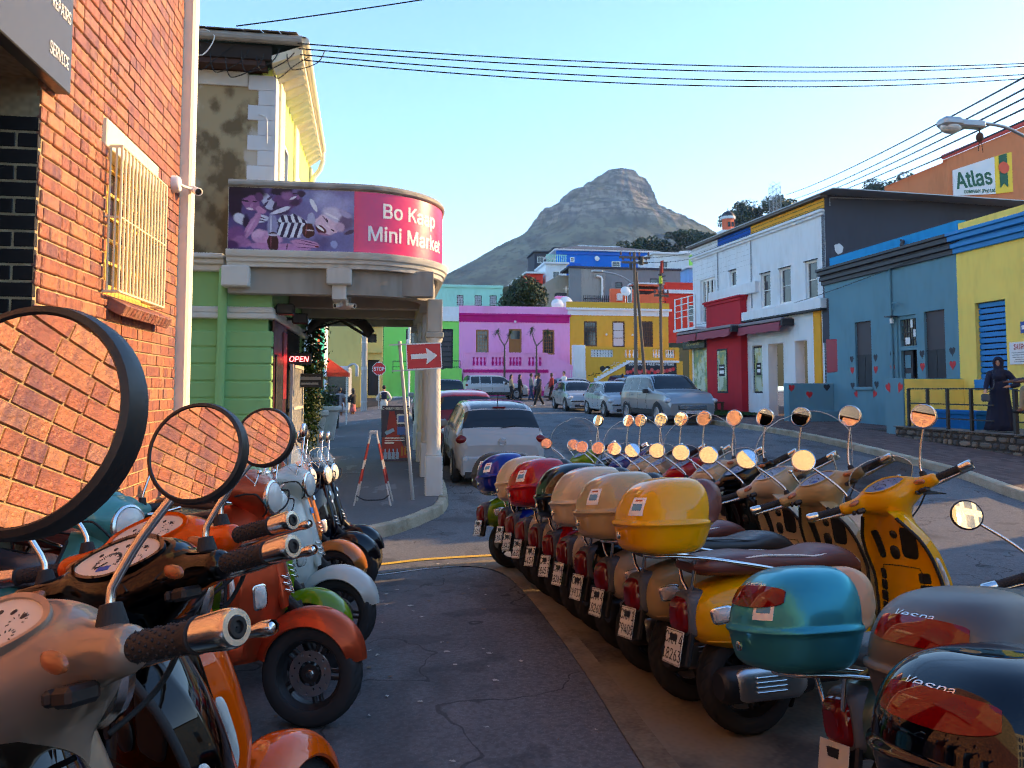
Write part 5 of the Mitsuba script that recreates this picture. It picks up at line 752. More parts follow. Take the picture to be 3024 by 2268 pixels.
bn = thing('blue_bench', 'long blue painted masonry bench on the yellow stoep', 'bench'); obj('seat', MB().box([13.5, 16.1, .96], [13.95, 18.24, 1.06], None, .012), 'bench_blue', bn); obj('base', MB().box([13.53, 16.13, .62], [13.95, 18.24, .955]), 'bench_blue', bn)
rl = thing('stoep_railing', 'black iron railing along the edge of the yellow stoep', 'railing')
for y in (17.78, 17.08, 16.4, 15.65): obj('post', MB().box([12.98, y - .03, .62], [13.04, y + .03, 1.58]), 'black_iron', rl)
for z_ in (.86, 1.20, 1.565): obj('rail', MB().box([12.995, 15.0 if z_ < 1.5 else 14.98, z_], [13.025, 17.8, z_ + .03]), 'black_iron', rl)
rl = thing('stoep_railing', 'short black iron railing at the right edge where the seated man sits', 'railing')
for y in (14.4, 13.5): obj('post', MB().box([12.97, y - .035, .5], [13.05, y + .035, 1.58]), 'black_iron', rl)
for z_ in (.86, 1.20, 1.52): obj('rail', MB().box([12.99, 13.0, z_], [13.03, 14.4, z_ + .03]), 'black_iron', rl)
# white shop house
Wd, Wn_ = np.array([-.0698, .9976, 0]), np.array([-.9976, -.0698, 0]); FWH = mat4(np.column_stack([-Wd, [0, 0, 1], Wn_]), [15, 24.8, 0]); wh = thing('white_shop_house', 'white two storey shop house with a blue and amber parapet and a red shop bay', 'building')
H_ = lambda a, b, z0, z1: (-b, z0, -a, z1)
h1 = [H_(3.38, 4.06, 4.83, 6.2), H_(1.99, 2.74, 4.83, 6.2), H_(.34, 1.06, 4.83, 6.2), H_(6.0, 6.57, 6.0, 6.7), H_(7.86, 9.34, 4.7, 6.68), H_(2.58, 3.64, -.3, 3.36), H_(1.05, 1.82, -.3, 3.37), H_(4.08, 4.83, 1.42, 3.36)]
obj('wall', wall(FWH, -10.08, .15, -.5, 7.9, h1, .4), 'bright_white', wh)
for s0, z0, s1, z1 in h1[:4]: window(wh, FWH, s0, s1, z0, z1, 'white_plastic', 'window_dark', (1, 2 if z0 < 5 else 1), .07, -.14); obj('drip_edge', fbox(MB(FWH), s0 - .04, s1 + .04, z1, z1 + .03, -.05, .05), 'slate_dark', wh)
s0, z0, s1, z1 = h1[4]; k = obj('balcony_door', fbox(fbox(fbox(MB(FWH), s0, s0 + .1, z0, z1, -.2, -.1), s1 - .1, s1, z0, z1, -.2, -.1), s0 + .1, s1 - .1, z1 - .1, z1, -.2, -.1), 'white_plastic', wh); obj('pane', fbox(MB(FWH), s0, s1, z0, z1, -.25, -.2), 'window_dark', k)
for i in range(1, 4): obj('mullion', fbox(MB(FWH), s0 + .37 * i - .05, s0 + .37 * i + .05, z0, z1 - .1, -.2, -.12), 'white_plastic', k)
for s0, z0, s1, z1 in h1[5:7]: obj('recess', fbox(MB(FWH), s0 - .02, s1 + .02, z0, z1, -.9, -.85), mat('recess_grey', [.30, .30, .31], .8) if 'recess_grey' not in scene else 'recess_grey', wh)
obj('cornice', fbox(fbox(MB(FWH), -10.12, .12, 7.70, 7.80, -.1, .09, .012), -10.14, .15, 7.80, 7.90, -.1, .16, .012), 'bright_white', wh); obj('cornice_line', fbox(MB(FWH), -10.14, .15, 7.90, 7.925, -.1, .15), 'slate_dark', wh)
for a, b, mt in ((7.55, 10.08, 'bright_white'), (4.73, 7.55, 'royal_blue'), (-.15, 4.73, 'amber')): q = obj('parapet', fbox(MB(FWH), -b, -a, 7.925, 8.29, -.3, .02), mt, wh); obj('board_line', fbox(MB(FWH), -b, -a, 8.02, 8.035, .0, .03), 'slate_dark' if mt != 'bright_white' else 'print_grey', q); obj('board_line', fbox(MB(FWH), -b, -a, 8.17, 8.185, .0, .03), 'slate_dark' if mt != 'bright_white' else 'print_grey', q)
obj('roof_sheet', fbox(MB(FWH), -10.3, 1.0, 8.40, 8.43, -9, .25), 'galvanised', wh); obj('roof_edge', fbox(MB(FWH), -10.3, .2, 8.31, 8.40, -.1, .2), mat('rusty_grey', [.13, .12, .11], .7), wh)
side = mat4(np.column_stack([-Wn_, [0, 0, 1], -Wd]), np.array([15, 24.8, 0]) - Wd * .15); obj('side_wall', MB(side).poly(Polygon([(0, 0), (9, 0), (9, 8.55), (0, 8.40)]), -.2, .002), 'slate_wall', wh, label='dark grey windowless side wall'); obj('bare_patch', MB(side).poly(Polygon([(.35, 6.62), (.55, 6.7), (.72, 6.58), (.66, 6.38), (.5, 6.3), (.38, 6.42)]), .002, .006), 'bright_white', wh); obj('pipe', MB(side).tube([[.2, 8.0, .03], [.2, 8.3, .03], [4, 8.42, .03], [8.8, 8.5, .03]], .02, 6), mat('pipe_grey', [.28, .28, .29], .5), wh)
obj('band', fbox(MB(FWH), -5.2, .16, 4.40, 4.75, 0, .26, .012), 'bright_white', wh); obj('band_edge', fbox(MB(FWH), -5.2, .16, 4.34, 4.40, 0, .28), 'slate_dark', wh); obj('corner_block', fbox(MB(FWH), -.1, .55, 3.2, 4.73, -.6, .02, .01), 'slate_wall', wh)
obj('amber_pilaster', fbox(MB(FWH), -.58, -.16, -.2, 4.38, 0, .06, .01), 'amber', wh); obj('maroon_box', MB(FWH).box([.10, 2.15, -.5], [.75, 3.3, .05], None, .02), mat('maroon_metal', S((150, 44, 60)), .5), wh); obj('side_niche', MB(FWH).box([.16, .5, -.6], [.6, 2.14, -.2]), 'soot', wh)
for k in range(5): obj('plaster_joint', fbox(MB(FWH), -10.0, -4.8, 6.75 + .21 * k, 6.757 + .21 * k, -.002, .003), 'print_grey', wh)
for s_ in (-7.55, -4.73): obj('rain_pipe', MB(FWH).cyl([s_, 4.9, .04], [s_, 7.85, .04], .022, n=8), 'pipe_grey', wh)
rb = obj('red_bay', fbox(MB(FWH), -8.2, -5.18, -.3, 5.3, 0, .3, .01), 'shop_red', wh); obj('bay_cornice', fbox(fbox(MB(FWH), -8.28, -5.12, 5.3, 5.42, 0, .36, .01), -8.34, -5.06, 5.42, 5.5, 0, .42, .01), 'shop_red', rb)
obj('balcony_parapet', fbox(MB(FWH), -8.2, -4.2, 5.5, 5.95, -.05, .18, .01), 'bright_white', wh)
for a, b, nm in ((6.32, 7.22, 'bay_window'), (4.08, 4.83, 'poster_window')):
    d0 = .3 if nm == 'bay_window' else -.1; k = obj(nm, fbox(MB(FWH), -b, -a, 1.42, 3.33, d0, d0 + .02), 'slate_dark', wh); obj('poster', fbox(MB(FWH), -b + .07, -a - .07, 1.5, 3.25, d0 + .02, d0 + .03), 'leafy_print', k); obj('notice', fbox(MB(FWH), -b + .2, -a - .2, 2.15, 2.65, d0 + .03, d0 + .036), 'slate_dark', k); obj('notice_print', fbox(fbox(MB(FWH), -b + .26, -a - .26, 2.5, 2.56, d0 + .036, d0 + .04), -b + .26, -a - .26, 2.26, 2.4, d0 + .036, d0 + .04), 'ink_white', k)
def leafy(p, n, uv): a = mikit.fbm(p.y * 2.6, p.z * 2.2, 3, 4); b = mikit.fbm(p.y * 5, p.z * 4, 9, 3); return mikit.mix(mikit.mix([.16, .24, .13], [.46, .52, .40], mikit.smoothstep(.35, .6, a)), [.42, .36, .08], mikit.smoothstep(.58, .66, b) * .7)
scene['leafy_print'] = {'type': 'principled', 'base_color': proc(leafy), 'roughness': .3}
k = obj('glass_shop_front', fbox(MB(FWH), -10.0, -8.22, -.2, 3.5, 0, .06), 'leafy_print', wh); obj('frame', fbox(fbox(MB(FWH), -10.05, -9.95, -.2, 3.5, .06, .1), -8.3, -8.2, -.2, 3.5, .06, .1), 'white_plastic', k); obj('amber_post', fbox(MB(FWH), -10.35, -10.06, -.2, 4.3, -.2, .12), 'amber', wh)
bz_ = thing('bazaar_sign', 'dark green shop board with pale Turkish Bazaar lettering', 'sign'); FBZ = FWH @ mat4(np.eye(3), [0, 0, .45]); obj('board', fbox(MB(FBZ), -10.35, -8.15, 3.46, 4.25, -.1, 0, .02), mat('bazaar_green', S((26, 40, 30)), .4), bz_); obj('lettering', MB().text('TURKISH BAZAAR', .23, FBZ @ mat4(np.eye(3), [-9.25, 3.86, .001]), .004, False, True, .86).text('GROCER & BUTCHERY', .10, FBZ @ mat4(np.eye(3), [-9.25, 3.62, .001]), .003, False, True, .9), mat('pale_gold', S((214, 206, 150)), .5), bz_)
br_ = obj('roof_terrace_railing', fbox(MB(FWH), -10.5, -8.3, 4.95, 4.98, .75, .79), 'white_plastic', wh)
for z_ in (5.25, 5.55, 5.85): fbox_ = obj('rail', fbox(MB(FWH), -10.5, -8.3, z_, z_ + .03, .75, .79), 'white_plastic', wh)
for s_ in (-10.48, -9.75, -9.05, -8.35): obj('railing_post', fbox(MB(FWH), s_, s_ + .05, 4.4, 5.9, .74, .80), 'white_plastic', wh)
obj('terrace', fbox(MB(FWH), -10.5, -8.2, 4.3, 4.42, 0, .85), 'bright_white', wh)
mat('awning_maroon', S((142, 66, 76)), .8)
for i, (a, b, lab) in enumerate(((8.25, 10.2, 'folded maroon awning over the dark green bazaar board'), (5.2, 8.1, 'folded maroon awning on the red shop bay'), (2.0, 5.0, 'folded maroon awning on the white wall beside the red bay'))):
    aw_ = thing('awning', lab, 'awning', 'folded maroon awnings'); d0 = .3 if i < 2 else 0; x = np.linspace(-b, -a, 14); rows = [np.column_stack([x, np.full(14, z_) + .02 * np.sin(x * 7) * (j > 1), np.full(14, d_)]) for j, (z_, d_) in enumerate(((4.2, d0 + .02), (4.1, d0 + .5), (3.78, d0 + .56), (3.78, d0 + .54), (4.06, d0 + .47), (4.14, d0 + .02)))]
    obj('cloth', MB(FWH).grid(np.stack(rows, 1), wrap_v=True, caps=True), 'awning_maroon', aw_, 40); obj('cassette', fbox(MB(FWH), -b - .05, -a + .1, 4.14, 4.26, d0 + .02, d0 + .5, .02), mat('cassette_grey', S((120, 110, 116)), .5) if 'cassette_grey' not in scene else 'cassette_grey', aw_)
    for s_ in (-b + .02, -a + .12): obj('arm', fbox(MB(FWH), s_ - .06, s_ + .06, 3.95, 4.2, d0, d0 + .5), 'slate_dark', aw_)
for i, (s_, lab) in enumerate(((-6.9, 'low brown wooden stool, the left of two before the red bay'), (-6.1, 'low brown wooden table, the right of two before the red bay'))):
    b_ = thing('wooden_stool', lab, 'stool'); o = xf(FWH, [s_, 0, 1.0]); z_ = float(gz(o[0], o[1])) + .17; m = FWH.copy(); m[:3, 3] = [o[0], o[1], z_]; obj('seat', MB(m).box([-.34, .42, -.22], [.34, .48, .22], None, .01), 'stool_brown', b_); [obj('leg', MB(m).box([x - .04, 0, y - .04], [x + .04, .42, y + .04]), 'stool_brown', b_) for x in (-.27, .27) for y in (-.16, .16)]
mat('stool_brown', [.075, .035, .02], .7)
gm_ = obj('grass_mat', sheet(12.2, 14.4, 27.6, 32.2, 12, 24, .24), mat('turf', [.022, .062, .012], .9), None, False, 'stuff', 'bright green artificial grass mat on the pavement before the white shop house'); labels[gm_]['category'] = 'grass mat'
rng = np.random.default_rng(6); n = 9000; P_ = np.column_stack([rng.uniform(12.2, 14.4, n), rng.uniform(27.6, 32.2, n)]); P_ = np.column_stack([P_, gz(P_[:, 0], P_[:, 1]) + .235]); a = rng.normal(size=(n, 3)) * [.02, .02, 0]; u = rng.normal(size=(n, 3)) * [.02, .02, 0] + [0, 0, .055]
tb = obj('grass_tufts', MB().raw(np.stack([P_ - a * .4, P_ + a * .4, P_ + u], 1).reshape(-1, 3), np.arange(3 * n).reshape(-1, 3)), 'turf', None, False, 'stuff', 'short green blades of the artificial grass before the white shop house'); labels[tb]['category'] = 'grass'
# orange building with its billboard, behind the dark wall
og = thing('orange_warehouse', 'orange gable building with a billboard behind the dark wall at the right edge', 'building'); FA_ = frame((0, 34, 0), (0, -1)); obj('wall', MB(FA_).poly(Polygon([(27.4, 2), (34, 2), (34, 15.9), (27.4, 13.1)]), -.3, 0), 'atlas_orange', og); obj('roof', MB().raw([[27.1, 33.8, 13.1], [34, 33.8, 16.05], [34, 39, 16.05], [27.1, 39, 13.1]], [[0, 1, 2, 3]]), mat('roof_red', S((186, 70, 60)), .7), og); obj('verge', MB(FA_).tube([[27.1, 13.12, .1], [34, 16.05, .1]], .12, 8), 'roof_red', og); obj('side_wall', MB().box([27.45, 34.02, 2], [27.6, 39, 13]), 'atlas_orange', og)
at = thing('billboard', 'white billboard with green Atlas lettering and a yellow award ribbon', 'sign'); ab = Polygon([(27.65, 11.2), (30.0, 11.4), (30.0, 13.3), (27.65, 12.5)]); obj('board', MB(FA_).poly(ab, .02, .08), 'ink_white', at); obj('board', MB(FA_).poly(Polygon([(30.0, 11.4), (31.0, 11.55), (31.0, 13.6), (30.0, 13.3)]), .02, .08), mat('billboard_yellow', S((240, 200, 40)), .5), at)
obj('ribbon', MB(FA_).poly(Polygon([(30.25, 13.36), (30.7, 13.5), (30.72, 11.75), (30.5, 11.95), (30.28, 11.7)]), .08, .1), mat('ribbon_green', S((20, 84, 50)), .5), at); obj('rosette', MB(FA_).poly(Point(30.5, 12.75).buffer(.3, 16), .1, .12), mat('rosette_orange', S((226, 84, 40)), .5), at)
obj('lettering', MB().text('Atlas', .78, FA_ @ mat4(R3([0, 0, 1], 10), [28.85, 11.75, .081]), .02, True, True, .82), 'ribbon_green', at); obj('lettering', MB().text('COMPANY (Pty) Ltd', .16, FA_ @ mat4(R3([0, 0, 1], 5), [29.1, 11.42, .081]), .015, True, True, .85), 'ribbon_green', at)
vn = thing('roof_duct', 'round grey steel duct on the roof below the billboard', 'duct'); obj('duct', MB().tube([[24, 26.5, 8.7], [30, 27.5, 8.9], [30.4, 27.6, 9.6], [30.4, 27.6, 10.6]], .28, 12), 'galvanised', vn, True); obj('roof_edge', MB().box([18, 25.6, 8.45], [34, 25.8, 8.62]), 'pipe_grey', vn)
# the neighbour further down the street, outside the picture: its roof keeps the sun off the parking rows
nb = thing('corner_block', 'plain two storey corner building across the street, outside the picture', 'building'); obj('wall', MB().box([15.2, -16, -.5], [24, 9.9, 7.35]), 'cream_wall', nb); obj('roof', MB().box([15.0, -16.2, 7.35], [24.2, 10.05, 7.5]), 'slate_dark', nb)
for k in range(6): window(nb, frame((15.2, 0, 0), (-1, 0)), 9 + -2.6 * k - 9.9, 10 - 2.6 * k - 9.9, 3.6, 5.2, 'white_plastic', 'window_dark', (1, 2), .07, .02)
ofb = thing('office_block', 'cream office block with rows of windows behind the camera, seen only in the mirrors', 'building'); FO_ = frame((-9, -15, 0), (.75, .66)); obj('wall', MB(FO_).box([-14, -1, -8], [12, 19, 0]), 'cream_wall', ofb)
for i in range(11):
    for j in range(5): k = obj('window', fbox(MB(FO_), -12.6 + i * 2.2, -11.2 + i * 2.2, 1.6 + j * 3.4, 3.8 + j * 3.4, .0, .03), 'window_dark', ofb)
# ---------------------------------------------------------------- the row of houses across the far street
for n, c in dict(lime_wall=(140, 222, 104), pink_wall=(236, 158, 206), magenta=(188, 22, 116), mustard=(214, 164, 56), mint=(168, 226, 208), house_blue=(30, 110, 206), grey_plaster=(128, 132, 134), taupe=(176, 164, 148), orange_wall=(232, 110, 70), red_wall=(224, 62, 44), olive_yellow=(204, 184, 110), white_far=(222, 224, 226), pale_blue=(130, 168, 220)).items(): wallpaint(n, S(c), .9, bump=.006)
mat('wood_frame', S((150, 96, 50)), .6); mat('wood_door', S((150, 100, 40)), .5); mat('old_frame', S((84, 62, 46)), .6); mat('curtain', S((196, 198, 204)), .8); mat('roof_dark', S((70, 74, 82)), .8); mat('blue_trim', S((24, 92, 190)), .6)
def blk(par, nm, m, x0, x1, y0, y1, z0, z1, bv=0, lab=None): return obj(nm, cbox(MB(), x0, x1, y0, y1, z0, z1, bv), m, par, label=lab)
Y0 = 58.0; FF = frame((0, Y0, 0), (0, -1))
lh = thing('lime_house', 'lime green house with a dark door beside the pink house', 'house'); obj('wall', wall(FF, -.5, 5.12, .3, 7.1, [(1.16, 4.5, 2.0, 6.1), (3.74, 3.1, 4.68, 6.15)], .4), 'lime_wall', lh); obj('parapet', fbox(fbox(MB(FF), -.5, 5.12, 6.73, 7.2, -.2, .12, .02), -.5, 5.12, 7.2, 7.85, -.3, .03), 'white_far', lh); window(lh, FF, 1.16, 2.0, 4.5, 6.1, 'black_iron', 'window_dark', (2, 3), .07, -.12)
k = obj('door', fbox(MB(FF), 3.74, 4.68, 3.1, 6.15, -.2, -.12), 'slate_dark', lh); [obj('louvre', fbox(MB(FF), 3.85, 4.57, 3.35 + i * .38, 3.62 + i * .38, -.12, -.09), 'shutter_dark', k) for i in range(7)]
obj('stoep', MB().box([-.5, 55.6, .3], [5.1, 58, 2.75]), 'lime_wall', lh); obj('stair_wall', MB().raw([[1.2, 55.3, .6], [5.1, 55.3, .6], [5.1, 55.3, 3.1], [3.9, 55.3, 3.1], [1.2, 55.3, 1.2], [1.2, 55.6, .6], [5.1, 55.6, .6], [5.1, 55.6, 3.1], [3.9, 55.6, 3.1], [1.2, 55.6, 1.2]], [[0, 1, 2, 3], [0, 3, 4, 4], [5, 8, 7, 6], [5, 9, 8, 8], [2, 1, 6, 7], [3, 2, 7, 8], [4, 3, 8, 9], [0, 4, 9, 5]]), 'lime_wall', lh); obj('railing', MB().tube([[.2, 55.5, 3.6], [5.0, 55.5, 3.65]], .03, 6).tube([[.2, 55.5, 3.2], [5.0, 55.5, 3.2]], .02, 6), 'black_iron', lh)
for i in range(9): obj('railing_post', MB().cyl([.2 + .6 * i, 55.5, 2.75], [.2 + .6 * i, 55.5, 3.62], .025, n=6), 'black_iron', lh)
obj('step', MB().box([.2, 55.25, .4], [1.1, 55.6, 1.1]), 'white_far', lh)
def balusters(par, x0, x1, y, z0, z1, n, m):
    for i in range(n): x = x0 + (x1 - x0) * (i + .5) / n; h = z1 - z0; obj('baluster', MB(mat4(np.eye(3), [x, y, z0])).lathe([(.001, 0), (.08, 0), (.08, .06 * h), (.05, .1 * h), (.095, .3 * h), (.085, .42 * h), (.04, .62 * h), (.05, .8 * h), (.08, .9 * h), (.08, h), (.001, h)], 10), m, par, 40)
ph = thing('pink_house', 'bright pink house with magenta bands and a balustraded stoep', 'house'); obj('wall', wall(FF, 5.13, 13.72, .6, 7.4, [(6.42, 4.27, 7.39, 6.13), (8.95, 4.2, 9.93, 6.21), (11.57, 4.27, 12.5, 6.19)], .4), 'pink_wall', ph); obj('parapet', fbox(MB(FF), 5.13, 13.66, 7.4, 7.95, -.3, 0), 'pink_wall', ph); obj('cornice', fbox(fbox(fbox(MB(FF), 5.13, 13.66, 6.72, 6.95, -.1, .06), 5.13, 13.66, 6.95, 7.2, -.1, .1), 5.13, 13.76, 7.2, 7.36, -.1, .2), 'magenta', ph)
for a, b in ((6.42, 7.39), (11.57, 12.5)): window(ph, FF, a, b, 4.27, 6.13, 'wood_frame', 'window_dark', (4, 6), .12, -.1, bw=.03)
k = obj('door', fbox(fbox(fbox(MB(FF), 8.95, 9.07, 4.2, 6.21, -.15, -.02), 9.81, 9.93, 4.2, 6.21, -.15, -.02), 9.07, 9.81, 6.1, 6.21, -.15, -.02), 'wood_frame', ph); obj('leaf', fbox(MB(FF), 9.07, 9.81, 4.2, 5.35, -.15, -.1), 'wood_door', k); obj('fanlight', fbox(MB(FF), 9.07, 9.81, 5.45, 6.1, -.15, -.1), 'window_dark', k); obj('transom', fbox(MB(FF), 9.07, 9.81, 5.35, 5.45, -.15, -.06), 'wood_frame', k); obj('lock_rail', fbox(MB(FF), 9.4, 9.48, 4.2, 5.35, -.1, -.07), 'wood_frame', k)
FSP = frame((0, 55.5, 0), (0, -1)); ops = [(5.87, 3.32, 6.93, 3.92), (7.27, 3.32, 8.31, 3.93), (8.59, 3.32, 9.53, 3.94), (9.98, 3.32, 11.03, 3.95)]
st_ = obj('stoep_front', wall(FSP, 5.22, 11.4, .5, 4.22, ops, .3), 'pink_wall', ph); obj('stoep_floor', MB().box([5.22, 55.8, .5], [13.7, 58, 3.1]), 'pink_wall', ph); obj('stair_wall', MB(FSP).poly(Polygon([(11.4, .5), (13.9, .5), (13.9, 3.1), (11.4, 4.22)]), -.3, 0), 'pink_wall', ph); obj('band', fbox(MB(FSP), 5.22, 11.5, 2.82, 3.04, 0, .05), 'magenta', ph); obj('plinth_band', fbox(MB(FSP), 5.22, 13.9, .9, 1.5, 0, .03), 'magenta', ph); obj('coping', fbox(MB(FSP), 5.2, 11.45, 4.22, 4.28, -.33, .05), 'pink_wall', ph)
for a, z0, b, z1 in ops: balusters(ph, a, b, 55.65, z0, z1, 4, 'magenta')
obj('chimney', MB().box([13.45, 61.4, 6.5], [14.2, 62, 9.1]).box([13.4, 61.35, 9.1], [14.25, 62.05, 9.25]), 'pink_wall', ph); obj('chimney_cap', MB().box([13.4, 61.34, 9.26], [14.25, 62.06, 9.5]), 'slate_dark', ph)
lo = obj('wall_lamp', MB(FF).tm(trimesh.creation.icosphere(1, .1), mat4(np.eye(3), [9.4, 6.75, .2])), 'white_plastic', ph)
mh = thing('mustard_house', 'mustard yellow house with white cornice and stairs painted with a black heart', 'house'); obj('wall', wall(FF, 13.73, 21.7, .6, 7.35, [(14.84, 4.93, 15.88, 6.89), (17.12, 4.9, 18.13, 6.92), (19.5, 4.93, 20.43, 6.95)], .4), 'mustard', mh); obj('parapet', fbox(MB(FF), 13.5, 21.8, 7.9, 8.4, -.3, .0), 'mustard', mh); obj('cornice', fbox(fbox(MB(FF), 13.55, 21.75, 7.35, 7.75, -.1, .05), 13.45, 21.95, 7.75, 7.92, -.1, .2), 'white_far', mh)
window(mh, FF, 14.84, 15.88, 4.93, 6.89, 'old_frame', 'window_dark', (4, 5), .1, -.12, bw=.03); window(mh, FF, 19.5, 20.43, 4.93, 6.95, 'old_frame', 'window_dark', (4, 5), .1, -.12, bw=.03); window(mh, FF, 17.12, 18.13, 4.9, 6.92, 'old_frame', 'curtain', (1, 3), .1, -.12, name='door', bw=.04)
for x in (16.6, 18.7): obj('wall_lamp', MB(FF).tm(trimesh.creation.icosphere(1, .09), mat4(np.eye(3), [x, 5.85, .14])), 'white_plastic', mh)
mo = [(14.72, 3.99, 16.42, 4.55), (17.3, 3.98, 18.5, 4.57), (19.5, 3.98, 20.36, 4.6), (20.5, 3.97, 21.27, 4.6)]
obj('stoep_front', wall(FSP, 14.3, 21.6, .5, 4.75, mo, .3), 'mustard', mh); obj('stoep_floor', MB().box([14.3, 55.8, .5], [21.6, 58, 3.7]), 'mustard', mh); 
for a, z0, b, z1 in mo[1:]: balusters(mh, a, b, 55.65, z0, z1, 4, 'white_far')
br_ = obj('breeze_blocks', fbox(MB(FSP), mo[0][0], mo[0][2], mo[0][1], mo[0][3], -.25, -.2), 'slate_dark', mh)
for i in range(8): 
    for j in range(3): obj('block', MB(FSP @ mat4(np.eye(3), [mo[0][0] + .106 + i * .2125, mo[0][1] + .095 + j * .187, -.1])).poly(sbox(-.098, -.088, .098, .088).difference(Point(0, 0).buffer(.055, 6)), -.06, .06), 'white_far', br_)
obj('white_pier', MB().box([13.35, 55.4, .5], [14.28, 55.9, 4.88], None, .02), 'white_far', mh); stw = obj('stair_side', MB(FSP).poly(Polygon([(14.3, .6), (21.6, .6), (21.6, 3.7), (17.2, 3.7), (14.75, 2.4), (14.3, 2.4)]), 0, .7), 'mustard', mh)
stp_ = [(14.75 + .245 * i, 2.43 + .13 * i) for i in range(11)]; zig = [(14.6, 1.0)] + [q for x, z in stp_ for q in ((x, z - .13), (x, z))] + [(17.45, 3.75), (21.3, 3.75), (21.3, 3.58), (17.3, 3.58), (14.8, 2.2)]
obj('stair_edge', MB(FSP).poly(Polygon([(14.75, 2.2)] + [q for x, z in stp_ for q in ((x, z), (x + .245, z))] + [(21.3, 3.73), (21.3, 3.58), (17.5, 3.58), (15.0, 2.2)]).buffer(0), .7, .76), 'white_far', mh)
obj('painted_heart', MB(FSP).poly(heart(15.85, 3.1, .85, .75, 0), .7, .705), 'ink_black', mh) if 0 else obj('painted_heart', MB(FSP).poly(heart(15.8, 3.05, .8, .74, 0).intersection(sbox(14, 1, 17, 6)), 0.0, .01), 'ink_black', mh); obj('painted_flash', MB(FSP).poly(Polygon([(15.55, 2.86), (15.95, 3.2), (16.1, 3.1), (15.75, 2.72)]), .01, .016), 'white_far', mh)
pulse = [(14.5, 2.62), (14.8, 2.66), (14.9, 2.85), (15.0, 2.5), (15.1, 2.75), (15.4, 2.8)]; obj('painted_pulse', MB(FSP).tube([(x, z, .008) for x, z in pulse], .022, 4), 'ink_black', mh); obj('painted_pulse', MB(FSP).tube([(x, z, .008) for x, z in ((16.2, 3.35), (16.4, 3.4), (16.5, 3.65), (16.6, 3.3), (16.7, 3.6), (16.9, 3.62))], .022, 4), 'ink_white', mh)
mur = obj('painted_banner', fbox(MB(FSP), 17.15, 21.1, 2.66, 3.55, .70, .72), mat('mural_dark', S((22, 26, 40)), .6), mh); obj('lettering', MB().text('BOO KAAP FREE PALESTINE', .15, FSP @ mat4(np.eye(3), [19.15, 3.37, .721]), .01, True, True, 1.25), 'ink_white', mur)
rng = np.random.default_rng(3); m = MB(FSP); m2 = MB(FSP)
for i in range(16): (m if i % 2 else m2).poly(Point(17.3 + .235 * i, 2.95 + rng.uniform(-.12, .16)).buffer(.14, 5), .72, .73 + .001 * i)
obj('poppies', m, 'heart_red', mur); obj('poppies', m2, mat('poppy_pink', S((196, 90, 90)), .6), mur)
def gate(par, x0, x1, y, z0, z1): 
    for i in range(9): x = x0 + (x1 - x0) * i / 8; obj('gate_bar', MB().cyl([x, y, z0], [x, y, z1], .025, n=6), 'white_far', par)
gate(mh, 13.1, 14.25, 55.2, 1.3, 3.0)
# aloes in front of the pink house
for i, (x, hs, lab) in enumerate(((8.15, ((-.5, 1.45), (.45, 1.4)), 'forked aloe tree left of the pink house door'), (10.5, ((-.35, 1.65), (.85, 1.5)), 'forked aloe tree right of the pink house door'))):
    t = thing('aloe_tree', lab, 'tree'); y = 55.0; z0 = 1.2; obj('trunk', MB().tube(smooth_path([[x, y, z0], [x + .02, y, 4.2], [x + .02, y, 5.0 - .2]], 12), np.linspace(.09, .05, 12), 8), 'bark', t, True); rng = np.random.default_rng(i)
    for dx, h in hs:
        top = np.array([x + dx, y, 4.25 + h]); obj('limb', MB().tube(smooth_path([[x + .02, y, 4.75], [x + dx * .5, y, 4.75 + (top[2] - 4.75) * .4], top], 10), np.linspace(.05, .035, 10), 6), 'bark', t, True); m = MB()
        for k in range(34):
            a, e = rng.uniform(0, 6.28), rng.uniform(-.9, 1.2); d = np.array([math.cos(a) * math.cos(e), math.sin(a) * math.cos(e), math.sin(e)]); q = top + d * .22; r_ = top + d * rng.uniform(.42, .6) + [0, 0, -.16]; s_ = np.cross(d, [0, 0, 1]); s_ /= np.linalg.norm(s_) + 1e-9; m.raw([top - s_ * .03, top + s_ * .03, q + s_ * .035 + [0, 0, .02], q - s_ * .035 + [0, 0, .02], r_], [[0, 1, 2, 3], [3, 2, 4, 4]])
        obj('rosette', m, ('leaf_grey', 'leaf_mid')[k % 2], t)
# olive yellow house and its neighbours seen under the arcade
oh = thing('olive_house', 'dull yellow house with a recessed dark balcony seen under the arcade', 'house'); FO2 = frame((0, 50, 0), (0, -1)); obj('wall', wall(FO2, -9, -1.83, -.3, 6.4, [(-3.7, 5.6, -3.4, 5.9)], .4), 'olive_yellow', oh); obj('side_block', wall(FO2, -1.83, -.48, -.3, 6.45, [(-1.44, 4.62, -.88, 5.2), (-1.42, 1.2, -.7, 3.5)], .5, -.6), 'olive_yellow', oh); obj('cornice', fbox(fbox(MB(FO2), -9, -1.8, 6.1, 6.25, -.1, .12), -9, -1.78, 6.25, 6.5, -.1, .18), 'olive_yellow', oh); obj('dark_opening', fbox(fbox(MB(FO2), -1.5, -.86, 4.55, 5.2, -1.15, -1.1), -1.45, -.68, 1.2, 3.5, -1.1, -1.0), 'slate_dark', oh); obj('balcony_beam', fbox(MB(FO2), -1.75, -.5, 3.95, 4.4, -.6, -.35), 'olive_yellow', oh); obj('roof_edge', fbox(MB(FO2), -1.7, -.5, 5.7, 5.95, -.6, -.3), 'mustard', oh)
for i in range(6): obj('step', MB().box([-1.7, 47.2 + .35 * i, -.3], [-.5, 49.6, .05 + .2 * i]), 'stone_b', oh)
